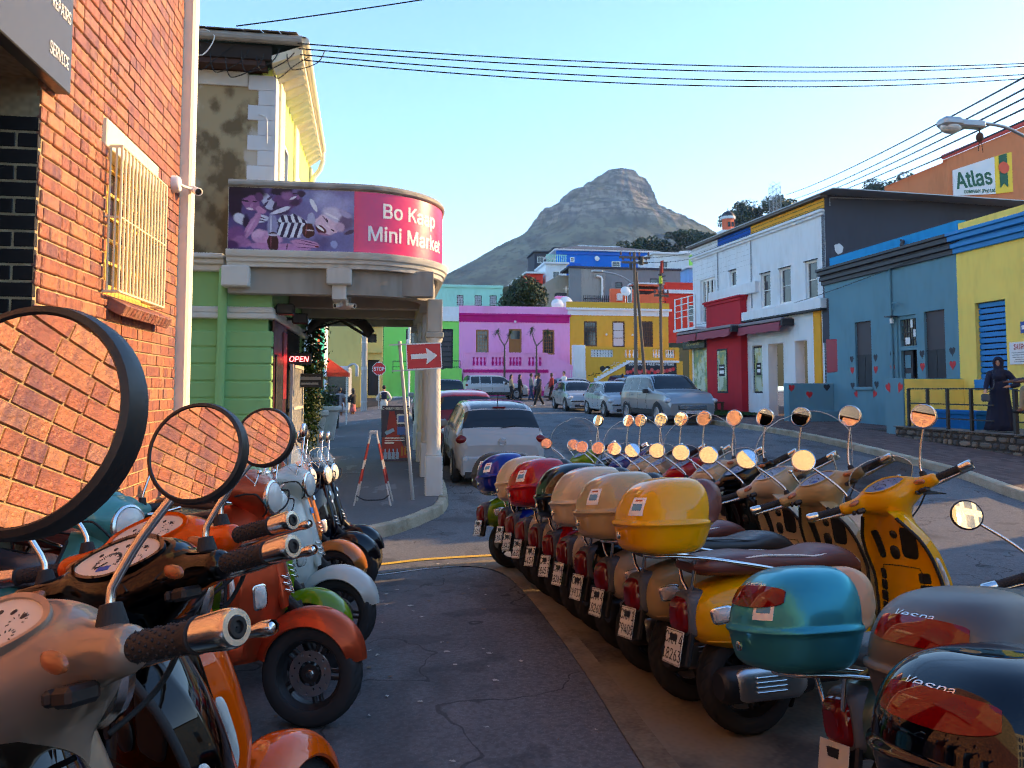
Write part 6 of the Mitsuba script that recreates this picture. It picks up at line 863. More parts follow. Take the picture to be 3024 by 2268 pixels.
ts_ = thing('turquoise_shop', 'white and turquoise striped shop front behind the creeper', 'building'); FTS = frame((-2.35, 0, 0), (1, 0)); [obj('panel', fbox(MB(FTS), 24 + a, 24 + b, -.3, 4.2, -.3, .002 * i), m_, ts_) for i, (a, b, m_) in enumerate(((0, .9, 'white_far'), (.9, 1.8, 'turquoise'), (1.8, 2.6, 'orange_wall'), (2.6, 4.5, 'turquoise'), (4.5, 6, 'white_far')))]; wallpaint('turquoise', S((44, 160, 140)), .9)
um = thing('red_canopy', 'orange red pyramid canopy of a stall under the arcade', 'canopy'); ux, uy = -2.0, 30.0; obj('cloth', MB().raw([[ux - .8, uy - .5, 2.2], [ux + .45, uy - .5, 2.2], [ux + .45, uy + .8, 2.2], [ux - .8, uy + .8, 2.2], [ux - .45, uy + .1, 2.85], [ux - .8, uy - .5, 2.05], [ux + .45, uy - .5, 2.05], [ux + .45, uy + .8, 2.05]], [[0, 1, 4, 4], [1, 2, 4, 4], [2, 3, 4, 4], [3, 0, 4, 4], [5, 6, 1, 0], [6, 7, 2, 1]]), mat('canopy_red', S((206, 64, 34)), .8), um)
for x in (ux - .75, ux + .4): obj('post', MB().cyl([x, uy - .45, -.1], [x, uy - .45, 2.2], .03), 'white_plastic', um)
ab_ = thing('leaning_board', 'dark board leaning by the turquoise shop front', 'sign'); obj('panel', MB(mat4(R3([1, 0, 0], -10), [-2.0, 27.5, -.1])).box([-.25, 0, 0], [.25, .04, 1.5]), 'slate_dark', ab_)
# houses up the hillside
def hill_z(x, y): return PchipInterpolator([60, 66, 72, 80, 95, 110, 140, 200, 260, 420, 700, 900], [1.4, 4, 6.3, 8.8, 13, 17, 21.5, 23, 24, 24, 24, 24])(np.clip(y, 60, 900)) * (.25 + .75 * sstep(-30, 30, np.asarray(x) - .0 * np.asarray(y))) + (26 * sstep(60, 110, x) + 8 * sstep(110, 200, x)) * sstep(170, 256, y)
X_, Y_ = np.meshgrid(np.linspace(-160, 420, 90), 61 + 840 * np.linspace(0, 1, 90) ** 1.8, indexing='ij')
def hill_c(p, n, uv): a = mikit.fbm(p.x * .05, p.y * .05, 0, 4); return mikit.mix([.045, .055, .03], [.12, .11, .065], a)
scene['hillside_scrub'] = {'type': 'twosided', 'b': {'type': 'diffuse', 'reflectance': proc(hill_c)}}
struct('hillside', MB().grid(np.stack([X_, Y_, hill_z(X_, Y_)], -1)), 'hillside_scrub', True)
F72 = frame((0, 72, 0), (0, -1)); mt_ = thing('mint_house', 'pale mint house with three sash windows behind the pink house', 'house'); obj('wall', wall(F72, 3.5, 10.5, 5, 11.2, [(6.15, 9.5, 6.77, 10.48), (7.84, 9.5, 8.5, 10.49), (9.27, 9.5, 9.93, 10.52)], .4), 'mint', mt_); obj('cornice', fbox(MB(F72), 3.5, 10.55, 11.2, 11.45, -.3, .12), 'mint', mt_); [window(mt_, F72, a, b, 9.5, 10.5, 'slate_dark', 'curtain', (3, 4), .06, -.1) for a, b in ((6.15, 6.77), (7.84, 8.5), (9.27, 9.93))]
gh = thing('grey_house', 'grey plastered flat roofed house under the blue house', 'house'); F78 = frame((0, 78, 0), (0, -1)); obj('wall', wall(F78, 18.43, 30.6, 8, 14.3, [(20.24, 11.83, 21.1, 13.56), (23.4, 12.3, 24.15, 12.9), (27.2, 12.6, 28.3, 13.4)], .4), 'grey_plaster', gh); obj('roof_slab', fbox(MB(F78), 18.3, 30.7, 14.3, 14.5, -4, .15), 'slate_wall', gh); [window(gh, F78, a, b, c, d, 'slate_dark', 'window_dark', (1, 2), .08, -.1) for a, c, b, d in ((20.24, 11.83, 21.1, 13.56), (23.4, 12.3, 24.15, 12.9), (27.2, 12.6, 28.3, 13.4))]; obj('stained_panel', fbox(MB(F78), 19.7, 22.3, 8, 14.2, 0, .02), 'old_grey', gh); obj('drainpipe', MB(F78).tube(smooth_path([[21.3, 13.5, .2], [21.9, 13.3, .2], [21.9, 11, .2]], 8), .12, 8), 'white_plastic', gh, True); obj('fence', MB(F78).box([19.6, 10.9, 1.2], [22.6, 11.0, 1.25]), 'slate_dark', gh); [obj('fence_post', MB(F78).box([19.6 + .22 * i, 10.6, 1.2], [19.68 + .22 * i, 11.3, 1.26]), 'slate_dark', gh) for i in range(14)]
tp = thing('taupe_house', 'taupe gabled house wall between the tree and the grey house', 'house'); obj('wall', MB(frame((0, 82, 0), (0, -1))).poly(Polygon([(16.2, 8), (19.4, 8), (19.4, 14.1), (18.1, 14.1), (16.6, 13.2), (16.2, 12.9)]), -3, 0), 'taupe', tp); obj('antenna', MB().cyl([17.6, 76, 9], [17.6, 76, 12.1], .03).cyl([17.3, 76, 11.8], [17.9, 76, 11.8], .02), 'white_plastic', tp)
ow = thing('orange_house', 'orange house with an open loggia behind the utility poles', 'house'); obj('wall', wall(F72, 21.1, 26.5, 5, 11.4, [(23.6, 10.9, 26.2, 11.3), (22.75, 10.0, 23.25, 11.2)], .4), 'orange_wall', ow); obj('parapet', MB(F72).poly(Polygon([(23.2, 10.2), (26.5, 11.5), (26.5, 10.0), (23.2, 9.9)]), 0, .2), 'orange_wall', ow); obj('dark_loggia', fbox(MB(F72), 23.4, 26.4, 10.4, 12.0, -1.5, -1.4), 'slate_dark', ow); obj('roof_slab', fbox(MB(F72), 23.3, 26.6, 11.9, 12.05, -1.5, .1), 'white_far', ow); window(ow, F72, 22.75, 23.25, 10.0, 11.6, 'white_plastic', 'window_dark', (1, 1), .08, .02); obj('air_conditioner', fbox(MB(F72), 21.7, 22.2, 10.2, 10.9, 0, .4, .03), 'white_plastic', ow)
rw = thing('red_house', 'tomato red house with white cornice behind the white shop house', 'house'); obj('wall', wall(F72, 26.6, 34, 4, 12.1, [(28.9, 8.2, 29.6, 9.9)], .5, .3), 'red_wall', rw); obj('cornice', fbox(MB(F72), 26.4, 34, 11.0, 11.35, .3, .55), 'white_far', rw); window(rw, F72, 28.9, 29.6, 8.2, 9.9, 'white_plastic', 'window_dark', (1, 2), .08, .2)
bh = thing('blue_house', 'large blue house with a grey hipped roof high on the slope', 'house'); F110 = frame((0, 110, 0), (0, -1)); obj('wall', wall(F110, 24.1, 39.4, 15, 22.1, [(26.15, 20.4, 26.75, 21.15), (32.45, 19.8, 33.8, 20.7), (36.9, 19.7, 38.1, 20.6)], .4), 'house_blue', bh); obj('side_wing', MB().box([27.8, 109.2, 15], [36, 110, 22.0]), 'house_blue', bh) if 0 else obj('string_course', fbox(MB(F110), 24.0, 39.5, 21.55, 21.75, 0, .2), 'blue_trim', bh); obj('eaves', fbox(MB(F110), 23.7, 39.8, 22.1, 22.3, -8, .5), 'white_far', bh); obj('roof', MB().raw([[23.6, 109.4, 22.3], [39.9, 109.4, 22.3], [39.9, 119, 22.3], [23.6, 119, 22.3], [28.3, 114, 23.6], [35.0, 114, 23.6]], [[0, 1, 5, 4], [1, 2, 5, 5], [2, 3, 4, 5], [3, 0, 4, 4]]), 'roof_dark', bh); obj('ridge', MB().tube([[28.3, 114, 23.62], [35, 114, 23.62]], .12, 6), 'white_far', bh); [window(bh, F110, a, b, c, d, 'white_plastic', 'window_dark', (2, 2), .12, -.05) for a, c, b, d in ((26.15, 20.4, 26.75, 21.15), (32.45, 19.8, 33.8, 20.7), (36.9, 19.7, 38.1, 20.6))]; obj('satellite_dish', MB(mat4(R3([1, 0, 0], 80), [30.1, 109.6, 21.0])).lathe([(.001, .1), (.25, .06), (.38, 0), (.25, .03), (.001, .07)], 16), 'white_plastic', bh)
ba = obj('balcony_rail', fbox(MB(F110), 25.6, 27.6, 20.1, 20.2, .3, .4), 'blue_trim', bh); [obj('rail_post', fbox(MB(F110), 25.6 + .25 * i, 25.7 + .25 * i, 19.4, 20.1, .3, .38), 'blue_trim', ba) for i in range(9)]
for nm, lab, x0, x1, y, z0, z1, m_, wins in (('modern_house', 'dark flat roofed modern house left of the blue house', 26.4, 30.7, 140, 20, 27.2, 'slate_wall', ((26.9, 25.2, 28.2, 26.4), (28.7, 25.2, 30.3, 26.2))), ('modern_block', 'small grey rooftop block behind the modern house', 30.4, 33.2, 141, 22, 28.2, 'grey_plaster', ()), ('low_blue_house', 'low blue house wall below the modern house', 24.6, 27.4, 115, 15, 20.3, 'house_blue', ()), ('white_terrace_house', 'white house with a pale balcony railing left of the blue house', 21.4, 24.4, 105, 12, 19.2, 'white_far', ((22.4, 17.2, 23.4, 18.2),)), ('white_hill_house', 'long white house behind the white shop house roof', 35.5, 40.5, 100, 14, 20.1, 'white_far', ((36.5, 18.2, 37.5, 19.2),)), ('green_hill_house', 'small bright green house at the edge of the white shop roof', 39.9, 42, 101, 14, 20.5, 'lime_wall', ()), ('pale_blue_house', 'pale blue house with curved gable above the red house', 34.0, 40.0, 84, 8, 15.6, 'pale_blue', ()), ('cream_gable_house', 'cream house between the mint house and the blue house', 18.5, 22.0, 112, 10, 17.8, 'taupe', ((19.4, 15.6, 20.4, 16.8),)), ('red_roof_house', 'small house with a red wall left of the white terrace house', 18.6, 20.8, 104, 12, 17.6, 'red_wall', ()), ('hill_cottage', 'small white cottage low on the slope above the mint house', 9.5, 13.2, 120, 8, 15.2, 'white_far', ((10.5, 13.2, 11.4, 14.2),))):
    h_ = thing(nm, lab, 'house'); Fh = frame((0, y, 0), (0, -1)); obj('wall', wall(Fh, x0, x1, z0 - 4, z1, wins, .4), m_, h_); obj('side_wall', MB().box([x0, y + .4, z0 - 4], [x0 + .3, y + 7, z1]).box([x1 - .3, y + .4, z0 - 4], [x1, y + 7, z1]), m_, h_); obj('roof_slab', fbox(MB(Fh), x0 - .3, x1 + .3, z1, z1 + .25, -7, .4), 'roof_dark' if m_ in ('slate_wall', 'grey_plaster') else 'white_far', h_); [window(h_, Fh, a, b, c, d, 'white_plastic', 'window_dark', (2, 1), .1, -.1) for a, c, b, d in wins]
    if nm == 'white_terrace_house': [obj('balcony_post', fbox(MB(Fh), 21.5 + .3 * i, 21.6 + .3 * i, 19.5, 20.4, .2, .3), 'mint', h_) for i in range(10)]; obj('balcony_rail', fbox(MB(Fh), 21.4, 24.4, 20.4, 20.5, .2, .3), 'mint', h_)
for x, y, z_, r_ in ((13.9, 60, 8.55, .55), (22.0, 70, 10.9, .5), (13.0, 59.2, 8.3, .5)):
    sd_ = thing('satellite_dish', {13.9: 'white satellite dish on the mustard house parapet', 22.0: 'grey satellite dish in front of the grey house', 13.0: 'white satellite dish beside the pink chimney'}[x], 'satellite dish'); obj('dish', MB(mat4(R3([1, 0, 0], 70), [x, y, z_])).lathe([(.001, .12), (r_ * .6, .08), (r_, 0), (r_ * .6, .05), (.001, .09)], 20), 'white_plastic', sd_, 40); obj('mast', MB().cyl([x, y + .1, z_ - 1.6], [x, y + .1, z_], .04), 'galvanised', sd_)
# mountain
_HL = PchipInterpolator([0, 20, 45, 80, 110, 138, 150, 195, 212, 222, 282, 358, 416, 600, 900, 1500], [514, 512, 503, 482, 458, 446, 428, 407, 384, 366, 326, 282, 251, 165, 90, 40]); _HR = PchipInterpolator([0, 20, 35, 54, 66, 75, 106, 170, 300, 500, 900, 1500], [514, 511, 497, 482, 455, 428, 402, 366, 302, 215, 110, 40])
cx, cy = 533.0, 1700.0; ang = np.radians(np.linspace(-190, 10, 260)); rr_ = np.concatenate([np.linspace(0, 230, 110), np.linspace(236, 1250, 90)])
A_, R__ = np.meshgrid(ang, rr_, indexing='ij'); wR = .5 + .5 * np.cos(A_); wR = sstep(.1, .9, wR); fr_ = 1 - .15 * np.abs(np.sin(A_))
Ym = cy + R__ * np.sin(A_) * .6; Xm = cx + R__ * np.cos(A_) + .28 * np.maximum(cy - Ym, 0) * np.exp(-np.maximum(cy - Ym, 0) / 400); nz = meshkit.fbm(np.stack([Xm * .012, Ym * .012, 0 * Xm], -1), 5, 3) - .5; nz2 = meshkit.fbm(np.stack([Xm * .06, Ym * .06, 0 * Xm + 5], -1), 3, 9) - .5
gul = meshkit.fbm(np.stack([A_ * 9, 0 * A_, R__ * .006], -1), 4, 21) - .5; Rw = np.clip(R__ * fr_ + gul * 34 * np.clip(R__ / 150, 0, 1) * np.clip((420 - R__) / 200, .25, 1) * np.clip(np.sin(-A_) * 2, 0, 1) + nz * 26 * np.clip(R__ / 120, 0, 1) + nz2 * 10 * np.clip(R__ / 60, 0, 1), 0, 1490); Zm = _HL(Rw) * (1 - wR) + _HR(Rw) * wR; rock = sstep(355, 385, Zm + nz * 40); Zt = Zm / 17; fl_ = np.floor(Zt); Zterr = (fl_ + np.clip((Zt - fl_ - .5) * 1.9 + .5, 0, 1)) * 17; Zm = Zm * (1 - rock * .5) + Zterr * rock * .5 + nz2 * 6 * (Zm < 500) - nz * 8
def mount_c(p, n, uv):
    a = mikit.fbm(p.x * .02, p.y * .02, p.z * .02, 5); w = 40 * mikit.fbm(p.x * .01, p.y * .01, 3, 3); b = mikit.fbm(p.x * .02, p.y * .02, (p.z + w) * .16, 5); c = mikit.fbm(p.x * .16, p.y * .16, p.z * .02, 3); bush = mikit.smoothstep(.5, .62, mikit.fbm(p.x * .09, p.y * .09, p.z * .05, 4)); rockc = mikit.mix([.05, .046, .042], [.27, .225, .165], mikit.smoothstep(.32, .68, .7 * b + .3 * c)); veg = mikit.mix([.030, .042, .024], [.125, .125, .066], mikit.smoothstep(.3, .7, a)) * (1 - .45 * bush); st = mikit.smoothstep(.88, .70, dr.abs(n.z)) * mikit.smoothstep(350, 385, p.z + 60 * (a - .5)) * (1 - .7 * bush); return mikit.mix(veg, rockc, st)
scene['mountain_rock'] = {'type': 'twosided', 'b': {'type': 'diffuse', 'reflectance': proc(mount_c)}}
struct('mountain', MB().grid(np.stack([Xm, Ym, Zm], -1)), 'mountain_rock', 30)
# trees: the dark round one behind the pink house, and the wooded ridge
def big_tree(lab, x, y, z, w, h, n, leaf, mats, seed, group=None, name='tree', trunk=.25):
    t = thing(name, lab, 'tree', group); zb = float(hill_z(x, y)) if y > 61 else 1.2; zb = min(zb, z - h * .5); obj('trunk', MB().tube(smooth_path([[x, y, zb - .5], [x + w * .03, y, (zb + z) / 2], [x, y, z]], 8), np.linspace(trunk, trunk * .4, 8), 7), 'bark', t, True); obj('limb', MB().tube([[x, y, z - h * .35], [x - w * .25, y, z + h * .05]], [trunk * .5, trunk * .2], 6).tube([[x, y, z - h * .3], [x + w * .25, y, z + h * .08]], [trunk * .5, trunk * .2], 6), 'bark', t); tree_part(t, (x, y, z), (w / 2, w / 2, h / 2), n, leaf, mats, seed, lumps=12); return t
big_tree('dense dark green round tree rising behind the pink house', 11.9, 67, 10.1, 4.4, 4.6, 9000, .13, ['leaf_dark', 'leaf_mid', 'leaf_dark'], 7)
rng = np.random.default_rng(15); ORD = 'first second third fourth fifth sixth seventh eighth ninth tenth eleventh twelfth thirteenth fourteenth fifteenth sixteenth seventeenth eighteenth nineteenth twentieth'.split()
for i, (x, z, w) in enumerate(((84, 50.5, 9), (90, 52, 10), (96, 53.0, 11), (101, 55, 9), (107, 54.5, 11), (113, 57, 12), (121, 62, 11), (126.5, 65, 12), (131, 66.5, 11), (137, 67.5, 10), (143, 68, 11), (149, 66, 9), (171, 70.5, 10), (177, 74, 13), (184, 76.5, 12), (191, 77, 13), (199, 78, 13), (207, 79, 13), (155, 70, 9), (163, 69.5, 10))):
    big_tree(f'dark tree on the wooded ridge, {ORD[i]} from the left', x, 256 + (i % 3) * 4, z, w, w * .62 * rng.uniform(.8, 1.2), 1300, .55, ['leaf_dark', 'leaf_dark', 'leaf_mid'], 40 + i, 'trees on the wooded ridge', 'ridge_tree', .4)
tw_ = thing('shrine_tower', 'small orange tower with white crenellation and a dark dome on the ridge', 'tower'); tx, ty = 106.5, 230.0; obj('wall', MB(mat4(np.eye(3), [tx, ty, 0])).lathe([(2.0, 48), (2.0, 56.2), (1.9, 56.2)], 8), 'orange_wall', tw_); obj('balustrade', MB(mat4(np.eye(3), [tx, ty, 0])).lathe([(2.05, 56.0), (2.3, 56.1), (2.3, 56.9), (2.0, 56.9)], 16), 'white_far', tw_); obj('dome', MB(mat4(np.eye(3), [tx, ty, 0])).lathe([(2.0, 56.9), (2.05, 57.2), (1.7, 58.0), (.9, 58.6), (.15, 58.8), (.05, 59.8), (.001, 59.8)], 20), 'slate_dark', tw_, 40); obj('base', MB().box([tx - 3, ty - 2.5, 46], [tx + 3, ty + 2, 52.2]), 'white_far', tw_); [obj('window', MB().box([tx - .9 + 1.2 * i, ty - 2.06, 53.4], [tx - .2 + 1.2 * i, ty - 1.9, 54.9]), 'slate_dark', tw_) for i in range(2)]
ms = thing('lattice_mast', 'pale steel lattice mast on the wooded ridge', 'mast'); c4 = [(126.9, 239), (129.7, 239), (129.7, 241.8), (126.9, 241.8)]
for a, b in c4: obj('leg', MB().cyl([a, b, 56], [a, b, 70.4], .09, n=5), 'galvanised', ms)
m = MB()
for z_ in np.arange(56, 70.2, 1.75):
    for i in range(4): (a, b), (c, d) = c4[i], c4[(i + 1) % 4]; m.cyl([a, b, z_], [c, d, z_ + 1.75], .055, n=4).cyl([c, d, z_], [a, b, z_ + 1.75], .055, n=4).cyl([a, b, z_], [c, d, z_], .05, n=4)
obj('lattice', m, 'galvanised', ms)
# ---------------------------------------------------------------- cars
mat_paint('car_white', [.62, .63, .64], .25); mat_paint('car_silver', [.40, .42, .44], .3, 1, .5); mat_paint('car_red', S((170, 24, 20)), .25); mat_paint('car_blue', S((30, 100, 170)), .28); mat_paint('car_pale', [.5, .52, .54], .3, 1, .3)
mat('plastic_trim', [.025, .025, .027], .6); mat('lamp_clear', [.5, .52, .55], .08, 0, 1); mat('wheel_silver', [.42, .42, .43], .35, .7)
# station: x / L, top z / H, belt z / H, half width factor, roof width factor
HATCH = [(-.5, .50, .44, .80, .9), (-.49, .60, .52, .88, .9), (-.465, .70, .60, .95, .86), (-.43, .82, .62, .97, .80), (-.385, .93, .625, .985, .74), (-.32, .975, .625, 1, .73), (-.15, 1.0, .62, 1, .73), (.05, .985, .61, 1, .72), (.12, .95, .605, 1, .73), (.20, .82, .60, 1, .80), (.275, .665, .60, .99, .90), (.36, .615, .585, .97, .9), (.44, .56, .54, .93, .9), (.48, .48, .46, .86, .92), (.5, .38, .36, .78, .95)]
SUVS = [(-.5, .52, .42, .86, .9), (-.49, .64, .54, .93, .9), (-.475, .80, .60, .96, .84), (-.455, .93, .62, .98, .80), (-.42, .985, .625, .99, .79), (-.2, 1.0, .625, 1, .79), (.02, .99, .62, 1, .78), (.09, .965, .615, 1, .78), (.16, .83, .61, 1, .83), (.225, .685, .61, .99, .90), (.34, .645, .60, .98, .92), (.43, .605, .57, .96, .92), (.475, .54, .50, .91, .93), (.5, .42, .40, .85, .95)]
def car(label, x, y, head, spec, L, W, H, paint, name='parked_car', wr=.31, wb=.62, front=True, group=None, roof=None, clad=False, plate='CA 514 806', z=None):
    t = thing(name, label, 'car', group); B = mat4(R3([0, 0, 1], head), [x, y, float(gz(x, y)) if z is None else z]); a = math.radians(head); dz = float(gz(x + math.cos(a), y + math.sin(a)) - gz(x - math.cos(a), y - math.sin(a))) / 2; B = B @ mat4(R3([0, 1, 0], -math.degrees(math.atan(dz))))
    sp = np.array(spec); f = [PchipInterpolator(sp[:, 0] * L, sp[:, k]) for k in range(1, 5)]
    def sec(xx):                          # half section from sill to roof centre, as functions of s
        zt, zb, w, rw = (g(xx) for g in f); zt, zb, w = zt * H, zb * H, w * W / 2; zb = min(zb, zt - .012); zs = .17 * H
        return np.array([(w * .90, zs), (w * .955, zs + .05), (w * .99, zs + (zb - zs) * .45), (w, zs + (zb - zs) * .72), (w * .965, zb), (w * (rw * .55 + .42), zb + (zt - zb) * .5), (w * rw, zb + (zt - zb) * .88), (w * rw * .90, zt - .012 - (zt - zb) * .02), (w * rw * .5, zt), (0, zt)])
    kn = np.array([0, .07, .2, .32, .42, .54, .66, .72, .86, 1.0])
    def surf(X, Sg, off=0.):
        X, Sg = np.broadcast_arrays(np.asarray(X, float), np.asarray(Sg, float)); out = np.zeros((*X.shape, 3)); 
        for xx in np.unique(X):
            s_ = sec(xx); m_ = X == xx; A = np.abs(1 - np.abs(Sg[m_])); out[m_] = np.column_stack([np.full(m_.sum(), xx), np.sign(Sg[m_]) * np.interp(A, kn, s_[:, 0]), np.interp(A, kn, s_[:, 1])])
        return out
    xs = np.unique(np.r_[sp[:, 0] * L, np.linspace(-.5, .5, 50) * L]); ss = np.unique(np.r_[-(1 - kn), 1 - kn, np.linspace(-1, 1, 49)]); Gd = surf(xs[:, None], ss[None])
    bd = obj('body', MB(B).grid(Gd).raw(np.vstack([Gd[0], [[-L / 2, 0, .35 * H]]]), [[i, len(ss), i + 1] for i in range(len(ss) - 1)]).raw(np.vstack([Gd[-1], [[L / 2, 0, .3 * H]]]), [[i, i + 1, len(ss)] for i in range(len(ss) - 1)]), paint, t, 38)
    def patch(x0, x1, s0, s1, nm, m, par=t, off=.006, taper=0, n=(9, 9)):
        u, v = np.linspace(0, 1, n[0]), np.linspace(0, 1, n[1]); Xg = (x0 + (x1 - x0) * u)[:, None] * L + 0 * v[None]; Sg = s0 + (s1 - s0) * v[None] + taper * u[:, None] * 0; q = surf(Xg, Sg); nn = np.cross(np.gradient(q, axis=0), np.gradient(q, axis=1)); nn /= np.linalg.norm(nn, axis=-1, keepdims=True) + 1e-9; c = np.array([0, 0, .5 * H]); nn *= np.sign((nn * (q - c)).sum(-1).mean()); p = q + nn * off
        ring = np.concatenate([p[0], p[1:, -1], p[-1, -2::-1], p[-2:0:-1, 0]]); rb = np.concatenate([q[0], q[1:, -1], q[-1, -2::-1], q[-2:0:-1, 0]]) - 0; return obj(nm, MB(B).grid(p).grid(np.stack([ring, rb], 1), wrap_u=True), m, par, 30)
    suv = spec is SUVS; wx0, wx1 = (.085, .215) if suv else (.125, .265); rx0, rx1 = (-.478, -.43) if suv else (-.462, -.395)
    patch(wx0, wx1, -.50, .50, 'windscreen', 'car_glass', n=(9, 17)); patch(rx0, rx1, -.46, .46, 'rear_window', 'car_glass', n=(7, 17))
    if roof: patch(rx1 + .01, wx0 - .01, -.3, .3, 'roof_panel', roof, n=(17, 11), off=.004)
    for sd in (-1, 1):
        for a0, a1 in (((-.41, -.28), (-.265, -.10), (-.085, .09)) if suv else ((-.34, -.13), (-.115, .12)) if L < 3.9 else ((-.36, -.255), (-.24, -.085), (-.07, .125))): patch(a0, a1, sd * .565, sd * .365, 'side_window', 'car_glass', n=(9, 7))
        patch(-.3, .36, sd * .97, sd * .86, 'sill_trim', 'plastic_trim', off=.008, n=(17, 4)) if clad else None
        for xd in (-.085, .10) if not (suv or L > 3.9) else (-.25, -.078, .105): obj('door_seam', MB(B).tube(surf(np.full(9, xd * L), np.linspace(sd * .9, sd * .58, 9)), .006, 4), 'plastic_trim', t)
        for xd in (-.2, -.03) if (suv or L > 3.9) else (-.03,): obj('door_handle', MB(B).box(surf(np.array([xd * L]), np.array([sd * .62]))[0] - [.09, .025, .015], surf(np.array([xd * L]), np.array([sd * .62]))[0] + [.09, .025, .015], None, .012), paint, t)
        mp = surf(np.array([.13 * L]), np.array([sd * .575]))[0]; obj('wing_mirror', MB(B).box(mp + [-.07, sd * .0, -.02], mp + [.08, sd * .20, .13], None, .03), 'plastic_trim' if clad else paint, t)
        for xw in (-wb / 2 * L * 1.0 - .01 * L, wb / 2 * L):
            yw = sd * (W / 2 - .03); rm = mat4(R3([1, 0, 0], -90 * sd), [xw, yw, wr]); obj('wheel_arch', MB(B).raw(*(lambda l: (l.v[0], l.f[0]))(MB(rm).lathe([(wr + .075, -.10), (wr + .075, .018), (wr + .02, .022), (wr - .04, .0), (.001, -.05)], 32))), 'plastic_trim', t, 40)
            w_ = obj('wheel', MB(B).raw(*(lambda l: (l.v[0], l.f[0]))(MB(rm).lathe([(.62 * wr, -.16), (.96 * wr, -.16), (wr, -.13), (wr, .0), (.96 * wr, .03), (.68 * wr, .035), (.66 * wr, .02)], 36))), 'black_rubber', t, 40); rim = MB(B @ rm).lathe([(.67 * wr, .028), (.62 * wr, .034), (.60 * wr, .0), (.001, -.01)], 32).lathe([(.001, .03), (.12 * wr, .028), (.14 * wr, .0)], 12)
            for k in range(5): rim.box([.1 * wr, -.035, .005], [.63 * wr, .035, .026], rm @ mat4(R3([0, 0, 1], 72 * k)), .008) if 0 else rim.raw(*(lambda l: (l.v[0], l.f[0]))(MB(rm @ mat4(R3([0, 0, 1], 72 * k))).box([.1 * wr, -.04, .0], [.63 * wr, .04, .026])))
            obj('rim', rim, 'wheel_silver', w_, 25)
        hl = surf(np.array([.468 * L]), np.array([sd * .615]))[0]; obj('headlight', MB(B @ mat4(R3([0, 0, 1], -sd * 28), hl + [-.05, -sd * .10, -.02])).tm(trimesh.creation.icosphere(3, 1), mat4(np.diag([.13, .24, .105]))), 'lamp_clear', t, True)
        tl_ = surf(np.array([-.478 * L]), np.array([sd * .60]))[0]; obj('tail_lamp', MB(B @ mat4(R3([0, 0, 1], sd * 30), tl_ + [.07, -sd * .14, .02])).tm(trimesh.creation.icosphere(3, 1), mat4(np.diag([.11, .22, .10]))), 'red_lens', t, True)
    fx = L / 2; FC = B @ mat4(np.column_stack([[0, 1, 0], [0, 0, 1], [1, 0, 0]]), [fx, 0, 0]); RC = B @ mat4(np.column_stack([[0, -1, 0], [0, 0, 1], [-1, 0, 0]]), [-fx, 0, 0])
    obj('grille', MB(FC).box([-.42 * W / 2 * 1.3, .30 * H, -.06], [.42 * W / 2 * 1.3, .385 * H, .03], None, .02) if suv else MB(FC).box([-.4 * W, .325 * H, -.1], [.4 * W, .355 * H, .02], None, .01), 'plastic_trim', t); 
    if suv: [obj('grille_bar', MB(FC).box([-.26 * W, (.312 + .02 * i) * H, .02], [.26 * W, (.32 + .02 * i) * H, .045], None, .004), 'chrome', t) for i in range(4)]
    obj('front_intake', MB(FC).box([-.30 * W, .15 * H, -.1], [.30 * W, .235 * H, .025], None, .02), 'plastic_trim', t); obj('bumper', MB(FC).box([-.43 * W, .11 * H, -.25], [.43 * W, .20 * H, .012], None, .03), 'plastic_trim' if clad else paint, t); obj('rear_bumper', MB(RC).box([-.43 * W, .12 * H, -.25], [.43 * W, .36 * H, .045], None, .035), paint, t); obj('rear_bumper_lower', MB(RC).box([-.40 * W, .09 * H, -.25], [.40 * W, .19 * H, .055], None, .03), 'plastic_trim', t)
    for M_, zz in ((FC, .25 * H), (RC, .27 * H)): p_ = obj('number_plate', MB(M_).box([-.26, zz - .055, .02], [.26, zz + .055, .062], None, .004), 'plate_white', t); obj('lettering', MB().text(plate, .07, M_ @ mat4(np.eye(3), [0, zz - .035, .0625]), .002, True, True, .9), 'ink_blue', p_)
    return t, B, surf, patch, RC, FC, L, H
t, B, surf, patch, RC, FC, L, H = car('white two door hatchback with a black roof parked behind the columns', 2.03, 15.9, 90, HATCH, 3.7, 1.74, 1.48, 'car_white', roof='car_glass', plate='CA 79 ZN')
obj('badge', MB(RC).raw(*(lambda l: (l.v[0], l.f[0]))(MB().tube([[.065 * math.cos(a), .80 + .065 * math.sin(a), .075] for a in np.linspace(0, 2 * np.pi, 20, endpoint=False)], .01, 6, closed=True))).box([-.08, .793, .065], [.08, .807, .08]), 'chrome', t); obj('brake_lamp', MB(B).box([-1.46, -.12, 1.385], [-1.40, .12, 1.41]), 'red_lens', t); obj('antenna', MB(B).tube([[-1.25, 0, 1.44], [-1.33, 0, 1.66]], .008, 5), 'black_plastic', t); obj('wiper', MB(B).tube([[-1.74, 0, 1.04], [-1.70, -.3, 1.08]], .008, 5), 'black_plastic', t); obj('licence_recess', MB(RC).box([-.32, .34, .0], [.32, .48, .047], None, .01), 'car_white', t)
for sd in (-1, 1): obj('fog_lamp', MB(RC).raw(*(lambda l: (l.v[0], l.f[0]))(MB(mat4(np.eye(3), [sd * .66, .50, .035])).lathe([(.055, 0), (.05, .02), (.001, .024)], 20))), 'red_lens' if sd > 0 else 'lamp_clear', t, 40)
car('red hatchback parked just ahead of the white one', 1.85, 20.6, 90, HATCH, 3.75, 1.68, 1.5, 'car_red', plate='CA 330 118')
car('white car with roof rails half hidden behind the columns', 1.7, 27.5, 90, SUVS, 4.1, 1.75, 1.65, 'car_white', plate='CA 902 447')
